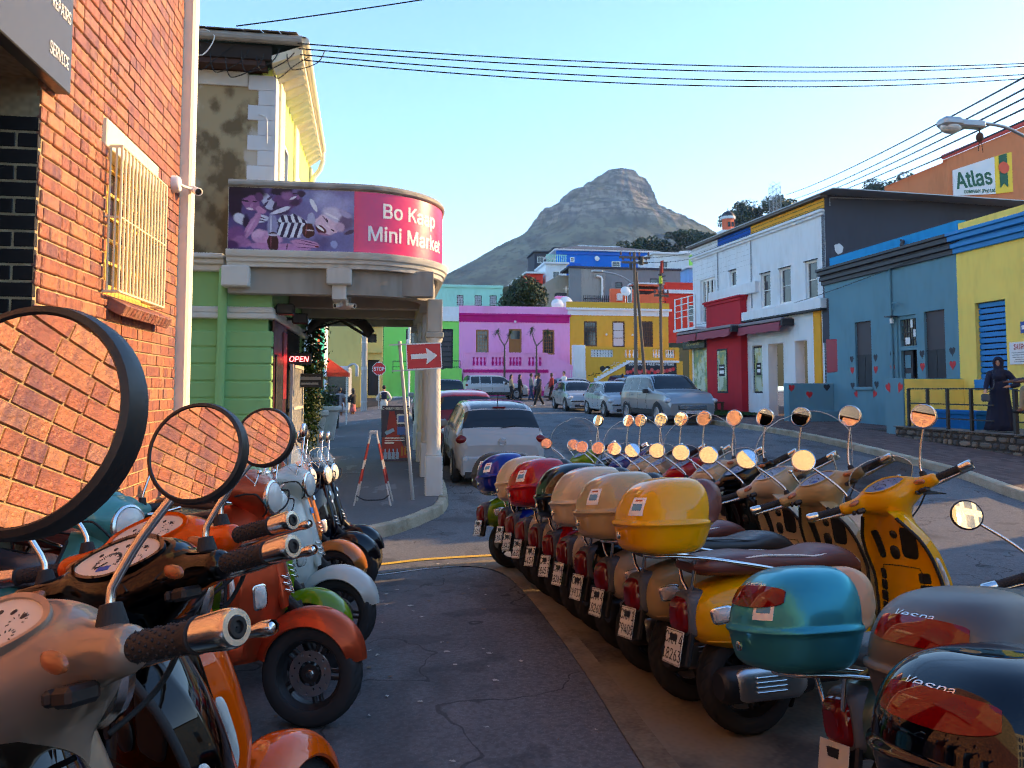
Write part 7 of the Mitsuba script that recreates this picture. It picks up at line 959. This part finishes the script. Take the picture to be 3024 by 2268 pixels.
car('silver off roader parked nose towards the camera at the right kerb', 10.05, 27.3, -86, SUVS, 4.5, 1.92, 1.78, 'car_silver', wr=.36, clad=True, plate='CAA 906 42')
car('white hatchback parked between the silver off roader and the farther silver hatchback', 9.75, 33.0, -88, HATCH, 3.95, 1.72, 1.5, 'car_white', plate='CA 771 204')
car('light silver hatchback, the farthest left of the three parked nose on', 9.2, 37.8, -90, HATCH, 3.97, 1.70, 1.46, 'car_pale', plate='CA 118 533')
car('white compact crossover parked side on before the pink house', 7.0, 51.6, 4, SUVS, 4.3, 1.8, 1.62, 'car_white', clad=True, wr=.34)
car('silver hatchback side on between the pink and the mustard house', 12.35, 50.6, 8, HATCH, 3.97, 1.68, 1.48, 'car_pale')
car('bright blue car parked before the mustard house stairs', 16.9, 51.2, 20, SUVS, 4.2, 1.78, 1.68, 'car_blue')
car('pale silver car partly hidden behind the silver off roader', 14.2, 43.5, -80, HATCH, 4.0, 1.7, 1.55, 'car_pale')
bu = thing('tour_bus', 'white tour bus front with big curved mirrors seen under the arcade', 'bus'); bx_, by_, bz_ = -3.3, 44.0, -.1; FBU = frame((bx_, by_, bz_), (.12, -1)); obj('body', MB(FBU).box([-1.2, .35, -9], [1.2, 3.0, 0], None, .18), 'car_white', bu, 30); obj('windscreen', MB(FBU).box([-1.08, 1.35, -.2], [1.08, 2.7, .03], None, .1), 'car_glass', bu); obj('front_band', MB(FBU).box([-1.1, .95, -.1], [1.1, 1.3, .02], None, .04), 'black_plastic', bu)
for sd in (-1, 1): obj('headlight', MB(FBU).box([sd * .65 - .25, .7, -.1], [sd * .65 + .25, .9, .03], None, .03), 'lamp_clear', bu); obj('mirror', MB(FBU).tube(smooth_path([[sd * 1.0, 2.95, 0], [sd * 1.3, 3.1, .25], [sd * 1.45, 2.9, .35], [sd * 1.45, 2.4, .35]], 12), [.06] * 6 + [.1] * 6, 8), 'car_white', bu, True)
for k in range(6): obj('side_window', MB(FBU).box([1.18, 1.5, -1.6 - 1.3 * k], [1.215, 2.6, -.5 - 1.3 * k], None, .03), 'car_glass', bu)
# ---------------------------------------------------------------- people
mat('skin_brown', S((120, 78, 56)), .55); mat('skin_light', S((190, 140, 112)), .55); mat('hair_black', [.012, .01, .009], .6)
for n, c in dict(abaya=(20, 24, 48), cloth_grey=(120, 118, 120), cloth_white=(214, 212, 206), cloth_navy=(28, 34, 54), cloth_dark=(26, 26, 30), cloth_pink=(170, 96, 100), cloth_red=(150, 40, 36), denim=(44, 58, 88), khaki=(150, 132, 104), hivis=(190, 210, 60), cap_maroon=(70, 30, 34), plaid=(70, 62, 74), bag_grey=(80, 88, 96)).items(): mat(n, S(c), .85)
def blob(chain):                          # one continuous surface: hulls of spheres along every bone, joined and smoothed
    def ball(p, r): return manifold3d.Manifold.sphere(r, 14).translate([float(v) for v in p])
    parts_ = []
    for (a, ra), (b, rb) in chain: parts_.append(manifold3d.Manifold.batch_hull([ball(a, ra), ball(b, rb)]))
    m = manifold3d.Manifold.batch_boolean(parts_, manifold3d.OpType.Add).refine_to_length(.035).to_mesh(); t = trimesh.Trimesh(m.vert_properties[:, :3], m.tri_verts, process=True); trimesh.smoothing.filter_taubin(t, .5, -.53, 6); return t
def person(label, x, y, head, h=1.72, stride=.0, arms=((.05, .0), (.05, .0)), skin='skin_brown', top='cloth_grey', legs='denim', hair='short', skirt=None, shoes='cloth_dark', z=None, sit=False, extra=None, bend=0, elbow=(0, 0), group=None, sleeve=1.0):
    t = thing('person', label, 'person', group); k = h / 1.72; B = mat4(R3([0, 0, 1], head - 90) * k, [x, y, float(gz(x, y)) if z is None else z])   # local: +y forward, x to the right
    V = lambda *a: np.array(a, float); hip = V(0, 0, .90 if not sit else .50); ch = hip + V(0, .10 * bend, .42); nk = ch + V(0, .05 * bend, .14); hd = nk + V(0, .03 + .05 * bend, .17); hp = [hip + V(s_ * .085, 0, 0) for s_ in (-1, 1)]
    if sit: kn_ = [p + V(s_ * .06, .40, .0) for p, s_ in zip(hp, (-1, 1))]; an = [p + V(0, .05, -.42) for p in kn_]
    else: ft = [stride, -stride]; kn_ = [p + V(0, f_ * .42 + .03, -.43) for p, f_ in zip(hp, ft)]; an = [V(p[0], f_ * .95, .08 + (.05 if f_ < 0 else 0)) for p, f_ in zip(hp, ft)]
    toe = [a + V(0, .15, -.035) for a in an]; sh = [ch + V(s_ * .175, 0, .05) for s_ in (-1, 1)]; el, wr_ = [], []
    for i, s_ in enumerate((-1, 1)): sw, ou = arms[i]; el.append(sh[i] + V(s_ * (.05 + ou), sw, -.27)); wr_.append(el[i] + V(s_ * -ou * elbow[i] * 1.2, sw + .06 + .16 * elbow[i], -.24 + .22 * elbow[i]))
    ch_ = [((hip, .115), (ch, .125)), ((hip + V(0, 0, .12), .105), (ch, .12)), ((ch + V(0, 0, .05), .10), (nk, .052)), ((nk, .05), (hd - V(0, .02, .05), .058)), ((hd - V(0, 0, .06), .068), (hd + V(0, -.01, .03), .092)), ((hd - V(0, -.025, .075), .045), (hd, .08)), ((hd + V(0, .085, -.02), .013), (hd + V(0, .07, .02), .01))]
    for s_ in (-1, 1): ch_ += [((hd + V(s_ * .083, -.01, .0), .016), (hd + V(s_ * .086, -.012, -.03), .012))]
    for i in (0, 1):
        ch_ += [((hp[i], .098), (kn_[i], .062)), ((kn_[i], .06), (an[i], .04)), ((an[i], .038), (toe[i], .03)), ((ch + V(0, 0, .05), .09), (sh[i], .062)), ((sh[i], .06), (el[i], .042)), ((el[i], .042), (wr_[i], .029))]; d = wr_[i] - el[i]; d /= np.linalg.norm(d); pm_ = wr_[i] + d * .07; ch_ += [((wr_[i], .027), (pm_, .034))]; sd_ = np.cross(d, [0, 0, 1.]); sd_ = sd_ / (np.linalg.norm(sd_) + 1e-6) if np.linalg.norm(sd_) > .1 else V(0, 1, 0)
        for j, o in enumerate((-.024, -.008, .008, .024)): b0 = pm_ + sd_ * o + d * .012; ch_ += [((b0, .0105), (b0 + d * (.05, .062, .058, .045)[j] + V(0, .012, 0), .0085))]
        ch_ += [((wr_[i] + d * .03 + sd_ * .02, .012), (pm_ + sd_ * .05 + d * .005, .0095))]
    obj('body', MB(B).tm(blob(ch_)), skin, t, True)
    def cover(nm, chain, m, g=.014): return obj(nm, MB(B).tm(blob([((a, ra + g), (b, rb + g)) for (a, ra), (b, rb) in chain])), m, t, True)
    tp = [((hip + V(0, 0, .04), .12), (ch, .128)), ((ch + V(0, 0, .05), .105), (nk - V(0, 0, .03), .06))]
    for i in (0, 1): tp += [((ch + V(0, 0, .05), .095), (sh[i], .066)), ((sh[i], .063), (sh[i] + (el[i] - sh[i]) * min(1, sleeve * 2), .046))] + ([((el[i], .045), (el[i] + (wr_[i] - el[i]) * .85, .036))] if sleeve > .6 else [])
    cover('top', tp, top)
    if skirt: 
        z1 = skirt[1]; rows = [np.column_stack([hip[0] + r * np.cos(g_) * 1.0, hip[1] + r * .8 * np.sin(g_) + o, np.full(28, zz)]) for g_ in [np.linspace(0, 2 * np.pi, 28, endpoint=False)] for r, zz, o in ((.12, hip[2] + .12, 0), (.16, hip[2] - .02, 0), (.17, (hip[2] + z1) / 2, 0), (skirt[2] if len(skirt) > 2 else .19, z1, 0), (.05, z1 + .04, 0))]; obj('skirt', MB(B).grid(np.array(rows), wrap_v=True), skirt[0], t, True)
    if legs: cover('trousers', sum([[((hp[i], .10), (kn_[i], .066)), ((kn_[i], .064), (an[i] + V(0, 0, .02), .046))] for i in (0, 1)], []) + [((hip, .118), (hip + V(0, 0, .06), .115))], legs)
    for i in (0, 1): obj('shoe', MB(B).tm(blob([((an[i] + V(0, -.03, -.03), .04), (toe[i] + V(0, .02, 0), .034))])), shoes, t, True)
    if hair == 'short': obj('hair', MB(B).tm(nets(lambda p: smax(s_ell(p, hd + V(0, -.012, .02), [.1, .108, .115]), (p - (hd + V(0, .02, .03))) @ V(0, .8, -.6) * 1.0, .02), hd - .2, hd + .2, .016)), 'hair_black', t, True)
    elif hair == 'long': obj('hair', MB(B).tm(nets(lambda p: smin(smax(s_ell(p, hd + V(0, -.012, .02), [.102, .11, .118]), (p - (hd + V(0, .02, .03))) @ V(0, .8, -.6), .02), s_cap(p, hd + V(0, -.06, 0), hd + V(0, -.09, -.28), .08, .05), .03), hd - [.22, .28, .42], hd + .2, .018)), 'hair_black', t, True)
    for s_ in (-1, 1): obj('eye', MB(B).tm(trimesh.creation.icosphere(1, .011), mat4(np.eye(3), hd + V(s_ * .032, .083, .008))), 'hair_black', t) if y < 20 else None
    if extra: extra(t, B, dict(hip=hip, ch=ch, nk=nk, hd=hd, sh=sh, el=el, wr=wr_, V=V, an=an))
    return t
def abaya(t, B, j):
    V = j['V']; h_ = j['hip']; g_ = np.linspace(0, 2 * np.pi, 40, endpoint=False); fold = 1 + .07 * np.sin(g_ * 9) * 1; rows = [np.column_stack([r * np.cos(g_) * f_ + h_[0], r * .72 * np.sin(g_) * f_ + h_[1], np.full(40, zz)]) for r, zz, f_ in ((.15, 1.36, 1), (.19, 1.15, 1), (.20, .95, 1), (.235, .6, 1 + (fold - 1) * .6), (.29, .2, fold), (.33, .035, fold), (.1, .05, 1))]; obj('robe', MB(B).grid(np.array(rows), wrap_v=True), 'abaya', t, True)
    hd = j['hd']; obj('headscarf', MB(B).tm(nets(lambda p: smax(smin(s_ell(p, hd + V(0, -.01, .0), [.112, .118, .14]), s_cap(p, j['nk'] - V(0, -.01, .0), j['ch'] + V(0, .03, -.02), .105, .15), .06), -s_ell(p, hd + V(0, .12, -.02), [.062, .09, .085]), .01), hd - [.3, .3, .55], hd + .25, .018)), 'abaya', t, True)
    obj('handbag', MB(B).box(j['wr'][1] + [-.09, .0, -.26], j['wr'][1] + [.09, .07, -.08], None, .03), 'bag_grey', t); obj('bag_strap', MB(B).tube(smooth_path([j['sh'][1] + V(-.06, .10, .06), j['ch'] + V(.08, .17, -.2), j['wr'][1] + V(-.03, .05, -.05)], 14), .009, 5), 'bag_grey', t)
person('woman in a long dark navy abaya and headscarf holding a bag, hand on hip', 13.3, 15.15, 222, 1.62, arms=((.03, .16), (.10, .02)), skin='skin_light', top='abaya', legs=None, hair=None, z=.625, extra=abaya, elbow=(.9, .5), shoes='cloth_white')
def cap(t, B, j): V, hd = j['V'], j['hd']; obj('cap', MB(B).tm(nets(lambda p: smin(smax(s_ell(p, hd + V(0, -.005, .03), [.103, .11, .105]), -(p[:, 2] - hd[2] - .03), .01), s_box(p, hd + V(0, .14, .035), [.07, .08, .008], .006), .01), hd - .2, hd + .3, .014)), 'cap_maroon', t, True)
person('man in a maroon cap and checked shirt sitting on the railing at the right edge', 13.1, 13.62, 165, 1.74, arms=((.16, .02), (.16, .02)), top='plaid', legs='khaki', hair=None, sit=True, z=1.06, extra=cap, bend=.9, elbow=(.9, .9))
def pack(t, B, j): V = j['V']; obj('backpack', MB(B).box(j['ch'] + V(-.15, -.26, -.28), j['ch'] + V(.15, -.12, .1), None, .05), 'cloth_navy', t)
person('woman in a grey dress standing with her back turned under the arcade', -2.42, 38.6, 80, 1.66, top='cloth_grey', legs=None, skirt=('cloth_grey', .52, .2), hair='short', z=-.02, sleeve=.3, arms=((.0, .1), (.05, .02)))
person('woman in a dark top and pink skirt standing under the arcade', -1.78, 38.7, 150, 1.62, top='cloth_dark', legs=None, skirt=('cloth_pink', .55, .2), hair='long', z=-.02, arms=((.12, .02), (.12, .02)), elbow=(.9, .8), shoes='cloth_pink')
person('man in white trousers with a dark backpack by the stop sign', -.3, 41.2, 95, 1.78, top='cloth_white', legs='cloth_white', hair='short', z=-.02, extra=pack, arms=((.02, .14), (.02, .14)), elbow=(.5, .5), skin='skin_light')
person('man in dark clothes and white shoes striding across the street', 7.95, 40.9, 190, 1.78, stride=.30, arms=((.16, .03), (-.14, .03)), top='cloth_navy', legs='cloth_dark', hair='short', shoes='cloth_white')
person('woman with long hair in a beige top, leftmost of the group before the pink house', 7.75, 49.3, 0, 1.66, .1, top='khaki', legs='cloth_dark', hair='long', skin='skin_light'); person('woman in a black top behind the parked crossover, second of the group', 8.35, 49.5, 10, 1.66, .1, top='cloth_dark', legs='cloth_dark', hair='long', skin='skin_light')
person('man in a grey hooded top walking before the pink house', 8.95, 48.7, 0, 1.74, .16, top='cloth_grey', legs='denim', hair='short'); person('woman in a pale top walking just behind the grey hooded man', 9.35, 49.2, 0, 1.64, .16, top='cloth_white', legs='cloth_dark', hair='short', skin='skin_light')
person('man in a red top walking behind the crossing man', 10.35, 48.9, 180, 1.76, .2, top='cloth_red', legs='cloth_dark', hair='short'); person('tall man in a white shirt and dark trousers striding beside the silver hatchback', 11.1, 48.6, 200, 1.88, .28, top='cloth_white', legs='cloth_dark', hair='short', arms=((.12, .05), (-.1, .05)), skin='skin_light')
person('worker in a yellow safety vest by the blue car', 15.2, 49.2, 40, 1.72, .1, top='hivis', legs='cloth_navy', hair='short'); person('person in dark clothes standing behind the utility poles', 17.6, 48.5, 200, 1.78, top='cloth_dark', legs='cloth_dark', hair='short')
# ---------------------------------------------------------------- poles, lamps, wires
mat('pole_wood', [.15, .11, .08], .85); mat('concrete_pole', [.36, .35, .33], .85); mat('wire_black', [.012, .012, .013], .6); mat('insulator', [.10, .03, .02], .3, 0, .6)
def crossarm(t, c, w, z, ang=0):
    a = math.radians(ang); d = np.array([math.cos(a), math.sin(a), 0]); k = obj('crossarm', MB(mat4(R3([0, 0, 1], ang), [c[0], c[1], z])).box([-w / 2, -.13, -.06], [w / 2, -.03, .06]), 'pole_wood', t)
    for s_ in np.linspace(-.45, .45, 4): obj('insulator', MB(mat4(np.eye(3), [c[0] + d[0] * w * s_, c[1] + d[1] * w * s_ - .08, z + .06])).lathe([(.015, 0), (.015, .08), (.07, .09), (.05, .17), (.075, .18), (.04, .28), (.001, .29)], 8), 'insulator', k)
up = thing('utility_pole', 'wooden utility pole with two crossarms and a lamp arm beyond the parked cars', 'utility pole'); obj('pole', MB().tube([[14.4, 44, .3], [14.42, 44, 5], [14.38, 44, 9.8]], [.12, .10, .08], 10), 'pole_wood', up, True); crossarm(up, (14.38, 44), 1.9, 9.45); crossarm(up, (14.38, 44), 1.6, 9.15)
obj('transformer', MB().cyl([14.75, 43.8, 9.0], [14.75, 43.8, 9.5], .12).cyl([14.1, 43.8, 8.7], [14.1, 43.8, 9.05], .1), 'dark_metal', up); ar_ = obj('lamp_arm', MB().tube(smooth_path([[14.35, 44, 7.8], [13.9, 44, 8.15], [12.9, 44, 8.5], [12.3, 44, 8.55]], 14), .045, 7), 'galvanised', up, True); obj('lamp_head', MB().box([11.75, 43.85, 8.5], [12.4, 44.15, 8.66], None, .05), 'galvanised', ar_)
up = thing('utility_pole', 'slanted wooden strut pole leaning against the taller pole', 'utility pole'); obj('pole', MB().tube([[15.15, 44.1, .3], [14.5, 44.05, 8.6]], [.10, .08], 10), 'pole_wood', up, True)
up = thing('utility_pole', 'wooden pole carrying a red flag and tangled cables right of the taller pole', 'utility pole'); obj('pole', MB().tube([[16.05, 44, .3], [15.98, 44, 5], [16.02, 44, 9.0]], [.11, .09, .075], 10), 'pole_wood', up, True); crossarm(up, (16.02, 44), .9, 7.2); rng = np.random.default_rng(3)
for k in range(7): a = rng.uniform(0, 6.28, 5); obj('cable_loop', MB().tube(smooth_path(np.column_stack([16.0 + .45 * np.cos(a) * rng.uniform(.4, 1), 43.8 + .1 * np.sin(a), 7.6 + rng.uniform(-.9, .9) + .3 * np.arange(5) * .3]), 14), .015, 4), 'wire_black', up)
obj('flag', MB().grid(np.stack([np.column_stack([15.95 + .22 * np.linspace(0, 1, 8) + .0 * z_, 43.85 + .05 * np.sin(np.linspace(0, 6, 8) + z_), np.full(8, z_) + .1 * np.linspace(0, 1, 8)]) for z_ in np.linspace(8.5, 9.25, 6)])), 'cloth_red', up, True); obj('flag', MB().grid(np.stack([np.column_stack([15.85 + .2 * np.linspace(0, 1, 8), 43.8 + .05 * np.sin(np.linspace(0, 5, 8) + z_), np.full(8, z_)]) for z_ in np.linspace(7.9, 8.35, 5)])), 'hivis', up, True)
lp = thing('street_pole', 'pale round concrete pole standing in the side street', 'pole'); obj('pole', MB().tube([[-1.33, 41, -.2], [-1.33, 41, 9.5]], [.17, .12], 14), 'concrete_pole', lp, 40); obj('band', MB().cyl([-1.33, 41, 2.6], [-1.33, 41, 2.75], .175, n=14).cyl([-1.33, 41, .9], [-1.33, 41, .98], .182, n=14).cyl([-1.33, 41, 4.0], [-1.33, 41, 4.08], .165, n=14), 'galvanised', lp)
lp = thing('thin_pole', 'thin white pole with a small box beside the stop sign', 'pole'); obj('pole', MB().cyl([1.02, 42, -.2], [1.02, 42, 9], .06, n=10), 'white_plastic', lp); obj('box', MB().box([.86, 41.85, 3.6], [1.04, 41.95, 4.3], None, .02), 'white_plastic', lp)
sp_ = thing('stop_sign', 'red octagonal stop sign on a thin post in the side street', 'sign'); obj('post', MB().cyl([-.57, 41.05, -.15], [-.57, 41.05, 3.05], .035, n=8), 'galvanised', sp_); FSS = frame((-.57, 41, 2.66), (0, -1)); oc = lambda r: Polygon([(r * math.cos(a), r * math.sin(a)) for a in np.radians(22.5 + 45 * np.arange(8))]); obj('plate', MB(FSS).poly(oc(.36), 0, .01), 'sign_white', sp_); obj('face', MB(FSS).poly(oc(.335), .01, .014), 'sign_red', sp_); obj('lettering', MB().text('STOP', .19, FSS @ mat4(np.eye(3), [0, -.095, .0145]), .004, True, True, .8), 'sign_white', sp_)
sl_ = thing('street_lamp', 'grey street lamp head on a curved arm at the top right', 'street lamp'); o = np.array([10.35, 13, 6.62]); obj('arm', MB().tube(smooth_path([[11.25, 13, 6.70], [11.7, 13.0, 6.66], [12.3, 13.0, 6.45], [13.0, 13.2, 6.3], [13.5, 13.6, 6.3]], 16), .03, 8).tube([[13.55, 13.6, 8.8], [13.55, 13.6, .2]], [.08, .12], 10).box([13.1, 13.5, 8.2], [14.0, 13.7, 8.3]), 'galvanised', sl_, True)
hd_ = obj('lamp_head', MB(mat4(R3([0, 1, 0], 1), [10.36, 13, 6.66])).box([0, -.16, -.09], [.42, .16, .10], None, .06).box([.40, -.10, -.06], [.92, .10, .08], None, .03), 'galvanised', sl_); obj('lens', MB().tm(trimesh.creation.icosphere(3, 1), mat4(np.diag([.21, .14, .12]), [10.58, 13, 6.58])), 'clear_lens', hd_, True); obj('nest', MB().tm(trimesh.creation.icosphere(1, .07), mat4(np.diag([1, 1, 1.4]), [11.2, 13, 6.42])).cyl([11.2, 13, 6.3], [11.2, 13, 6.72], .012, n=5).cyl([11.16, 13, 6.15], [11.19, 13, 6.4], .008, n=4).cyl([11.26, 13, 6.12], [11.22, 13, 6.4], .008, n=4), 'stool_brown', hd_)
def wire(label, a, b, sag, r=.014, group='overhead wires', n=40): a, b = np.array(a, float), np.array(b, float); t_ = np.linspace(0, 1, n)[:, None]; k = obj('overhead_wire', MB().tube(a + (b - a) * t_ - np.array([0, 0, 1]) * sag * 4 * t_ * (1 - t_), r, 5), 'wire_black'); return tag(k, label, 'wire', group)
for i, (za, zb, lab) in enumerate(((6.74, 8.32, 'topmost of the thin wires strung from the green building across the street'), (6.66, 8.27, 'second thin wire strung from the green building across the street'), (6.57, 8.10, 'third thin wire strung from the green building across the street'), (6.49, 8.02, 'lowest of the thin wires strung from the green building across the street'))): wire(lab, (-1.42 + .02 * i, 11.62, za), (13.5, 13.6, zb), .22 + .03 * i, .010)
wire('single thin wire rising from the green roof out of the picture at the top', (-2.3, 11.6, 6.93), (4.2, 11.2, 8.35), .06, .010)
for i, (za, xb, zb, lab) in enumerate(((8.30, 33.1, 18.1, 'highest of the cables slanting from the upper right down behind the white shop roof'), (8.05, 33.6, 17.7, 'second cable slanting down behind the white shop roof'), (7.85, 34.0, 17.5, 'third cable slanting down behind the white shop roof'), (7.62, 34.5, 17.4, 'fourth cable slanting down behind the white shop roof'), (7.36, 35.6, 17.4, 'lowest cable slanting down behind the white shop roof'))): wire(lab, (13.45, 13.9, za), (xb, 60, zb), .25, .022)
wire('dark cable hung along the slate blue and yellow walls under the cornice', (14.86, 13.9, 6.1), (14.86, 24.6, 4.9), .12, .012); wire('dark cable crossing the white shop house front above the band', (14.86, 24.6, 4.9), (14.0, 34.5, 4.6), .15, .012)
for i, (zz, xb, zb) in enumerate(((9.5, 24.0, 13.6), (9.2, 24.4, 13.2))): wire(('upper', 'lower')[i] + ' cable running from the utility pole towards the white shop house', (14.6, 44, zz), (14.4, 35.2, 8.2 - .3 * i), .1, .014)
m = MB(); rng = np.random.default_rng(9)
for k in range(7):
    a = np.array([-2.9 + .22 * k, 11.70, 6.6 - .05 * (k % 3)]); m.tube(smooth_path([a, a + [.1, -.03, -.25 - .1 * rng.random()], a + [.3 + .2 * rng.random(), -.02, -.1], a + [.55, 0, .08]], 14), .008, 4)
k = obj('cable_bundle', m, 'wire_black'); tag(k, 'tangle of black cables hanging under the eaves of the green building', 'cables')
k = obj('pale_cable', MB().tube(smooth_path([[-3.0, 11.62, 6.55], [-2.8, 11.6, 6.45], [-2.6, 11.6, 6.75], [-2.75, 11.6, 6.85], [-3.0, 11.62, 6.7]], 24), .010, 5).tube(smooth_path([[-2.02, 11.98, 5.75], [-1.9, 11.97, 5.7], [-1.88, 11.97, 5.3]], 10), .008, 5), 'white_plastic', None, True); tag(k, 'pale loose cable loop under the eaves of the green building', 'cable')
# ---------------------------------------------------------------- the two rows of scooters
RG, LG = 'scooters parked in the right row', 'scooters parked in the left row'
RM = ({'r': .062}, {'r': .062})
row = [  # x, y, heading, steering, lean, height, colours and fittings
    (1.68, 3.50, 7, 46, 7, 'yellow', dict(var='cpsk', seat='brown_leather', piping='piping_white', pad='brown_leather', screen='smoked_glass', plate=('CAA 4', '18263')), 'yellow scooter with yellow top case, brown seat and brown backrest'),
    (1.60, 3.95, 8, 49, 8.5, 'beige', dict(var='cplk', plate=('CAA 1', '79405')), 'beige scooter with beige top case standing right behind the yellow one'),
    (1.56, 4.42, 9, 48, 8, 'cream', dict(var='cp', seat='brown_leather', piping='piping_white', plate=('CAA 4', '18260')), 'cream scooter with a brown seat, third from the near yellow one'),
    (1.545, 4.85, 10, 48, 8, 'black', dict(var='cps', plate=('CAA', '29937')), 'black scooter with a glossy black top case in the right row'),
    (1.52, 5.29, 10, 48, 8, 'cream', dict(var='l', plate=('CAA 4', '18268')), 'cream scooter with large clear screen between the black and the red one'),
    (1.49, 5.62, 14, 48, 9.5, 'red', dict(var='cpsk', screen='smoked_glass', plate=('CAA 5', '28457')), 'red scooter with a red top case and smoked screen'),
    (1.46, 6.05, 14, 47, 9.5, 'cream', dict(var='cs', plate=('CAA 3', '4457')), 'cream scooter standing directly behind the red one'),
    (1.42, 6.43, 14, 46, 10, 'cream', dict(var='l', plate=('CA 4', '1620')), 'cream scooter standing just before the blue one'),
    (1.40, 6.88, 16, 45, 10, 'blue', dict(var='cpks', plate=('CAA', '1842')), 'blue scooter with a blue top case'),
    (1.40, 7.36, 15, 45, 8.5, 'black', dict(var='cpk', case='matt_black', plate=('CAA 2', '3107')), 'black scooter with matt black top case near the far end of the row'),
    (1.25, 7.86, 17, 45, 9, 'lime', dict(var='l', plate=('CAA', '2615'), mirror_back='black_plastic'), 'lime green scooter without top case at the far end of the row'),
]
mat('matt_black', [.02, .02, .021], .5)
for x, y, h, st, ln, col, kw, lab in row:
    scooter(x, y, h, st, lab, RG, lean=ln, scale=1.03, mirrors=RM, **{**dict(paint=col + '_paint', case=col + '_paint', mirror_back='chrome'), **kw})
NM = dict(mirrors=({'r': .062, 'tip': -8}, {'r': .062}), scale=.97)
scooter(1.80, 2.36, 4, 50, 'sage teal scooter with a turquoise top case and tan backrest', RG, lean=12, var='cprk', paint='sage_paint', case='teal_paint', pad='tan_leather', seat='grey_leather', dz=-.05, case_off=(-.06, 0, -.10), **NM)
scooter(1.93, 1.80, 8, 48, 'scooter with a matt grey top case beside the turquoise case', RG, lean=8, var='cpr', paint='grey_paint', case='grey_paint', dz=-.10, case_off=(-.07, 0, 0), **NM)
scooter(1.70, 1.43, 8, 48, 'scooter with a glossy navy top case in the bottom right corner', RG, lean=8, var='cpr', paint='navy_paint', case='navy_paint', dz=-.14, case_off=(-.08, 0, .0), **NM)
mat('grey_leather', [.12, .11, .105], .5)
near = dict(lean=3, scale=1.08, dial='dial_cream', var='')
def lmir(o, u, r=.064, yaw=-10, tip=5): return ({'r': .06}, {'out': o, 'up': u, 'back': .021, 'r': r, 'yaw': yaw, 'tip': tip})
scooter(-1.213, -.137, 42, 26, 'nearest scooter of the left row, only its big round mirror in view', LG, mirrors=lmir(.133, .245, .066), paint='grey_paint', **near)
scooter(-1.274, .476, 42, 26, 'silver beige scooter with chrome bar end at the bottom left', LG, mirrors=lmir(.133, .191), paint='silver_paint', shield='black_paint', **near)
scooter(-1.279, 1.025, 42, 26, 'black scooter with a cream dial between the silver and the orange one', LG, mirrors=lmir(.14, .192, .057), paint='black_paint', **near)
scooter(-1.327, 1.382, 42, 26, 'orange scooter with a cream dial in the left row', LG, mirrors=lmir(.114, .181, .057), paint='orange_paint', **near)
far = dict(lean=4, var='fs', scale=1.0)
FM = ({'r': .06}, {'r': .06})
for x, y, c, kw, lab in ((-2.02, 4.0, 'cyan', dict(var='f'), 'pale turquoise scooter half hidden behind the orange one'), (-1.69, 4.35, 'copper', dict(scale=1.06, var='fcps', seat='brown_leather', pad='brown_leather'), 'copper scooter with its black five spoke front wheel in full view'), (-1.62, 5.0, 'lime', dict(var='f', scale=.95), 'yellow green scooter half hidden behind the copper one'),
                         (-1.60, 5.53, 'white', dict(scale=1.03), 'white scooter between the copper and the gold one'), (-1.66, 6.78, 'gold', {}, 'golden tan scooter in the left row'), (-1.56, 7.28, 'navy', dict(rim='brushed'), 'dark blue scooter with pale wheel rim next to the gold one'), (-1.53, 7.83, 'navy', {}, 'dark blue scooter last of the left row')):
    scooter(x, y, -32 if c == 'cyan' else -18, 0, lab, LG, mirrors=FM, **{**dict(paint=c + '_paint', case=c + '_paint', mirror_back='chrome' if c != 'gold' else 'black_plastic'), **far, **kw})
# ---------------------------------------------------------------- the hazy air round everything
scene['haze'] = {'type': 'cube', 'to_world': T().translate([0, 100, 262]).scale([3400, 3400, 270]), 'bsdf': {'type': 'null'}, 'interior': {'type': 'ref', 'id': 'haze_air'}}
tag('haze', 'thin blue afternoon haze between the street and the far mountain', 'haze', None, 'stuff')
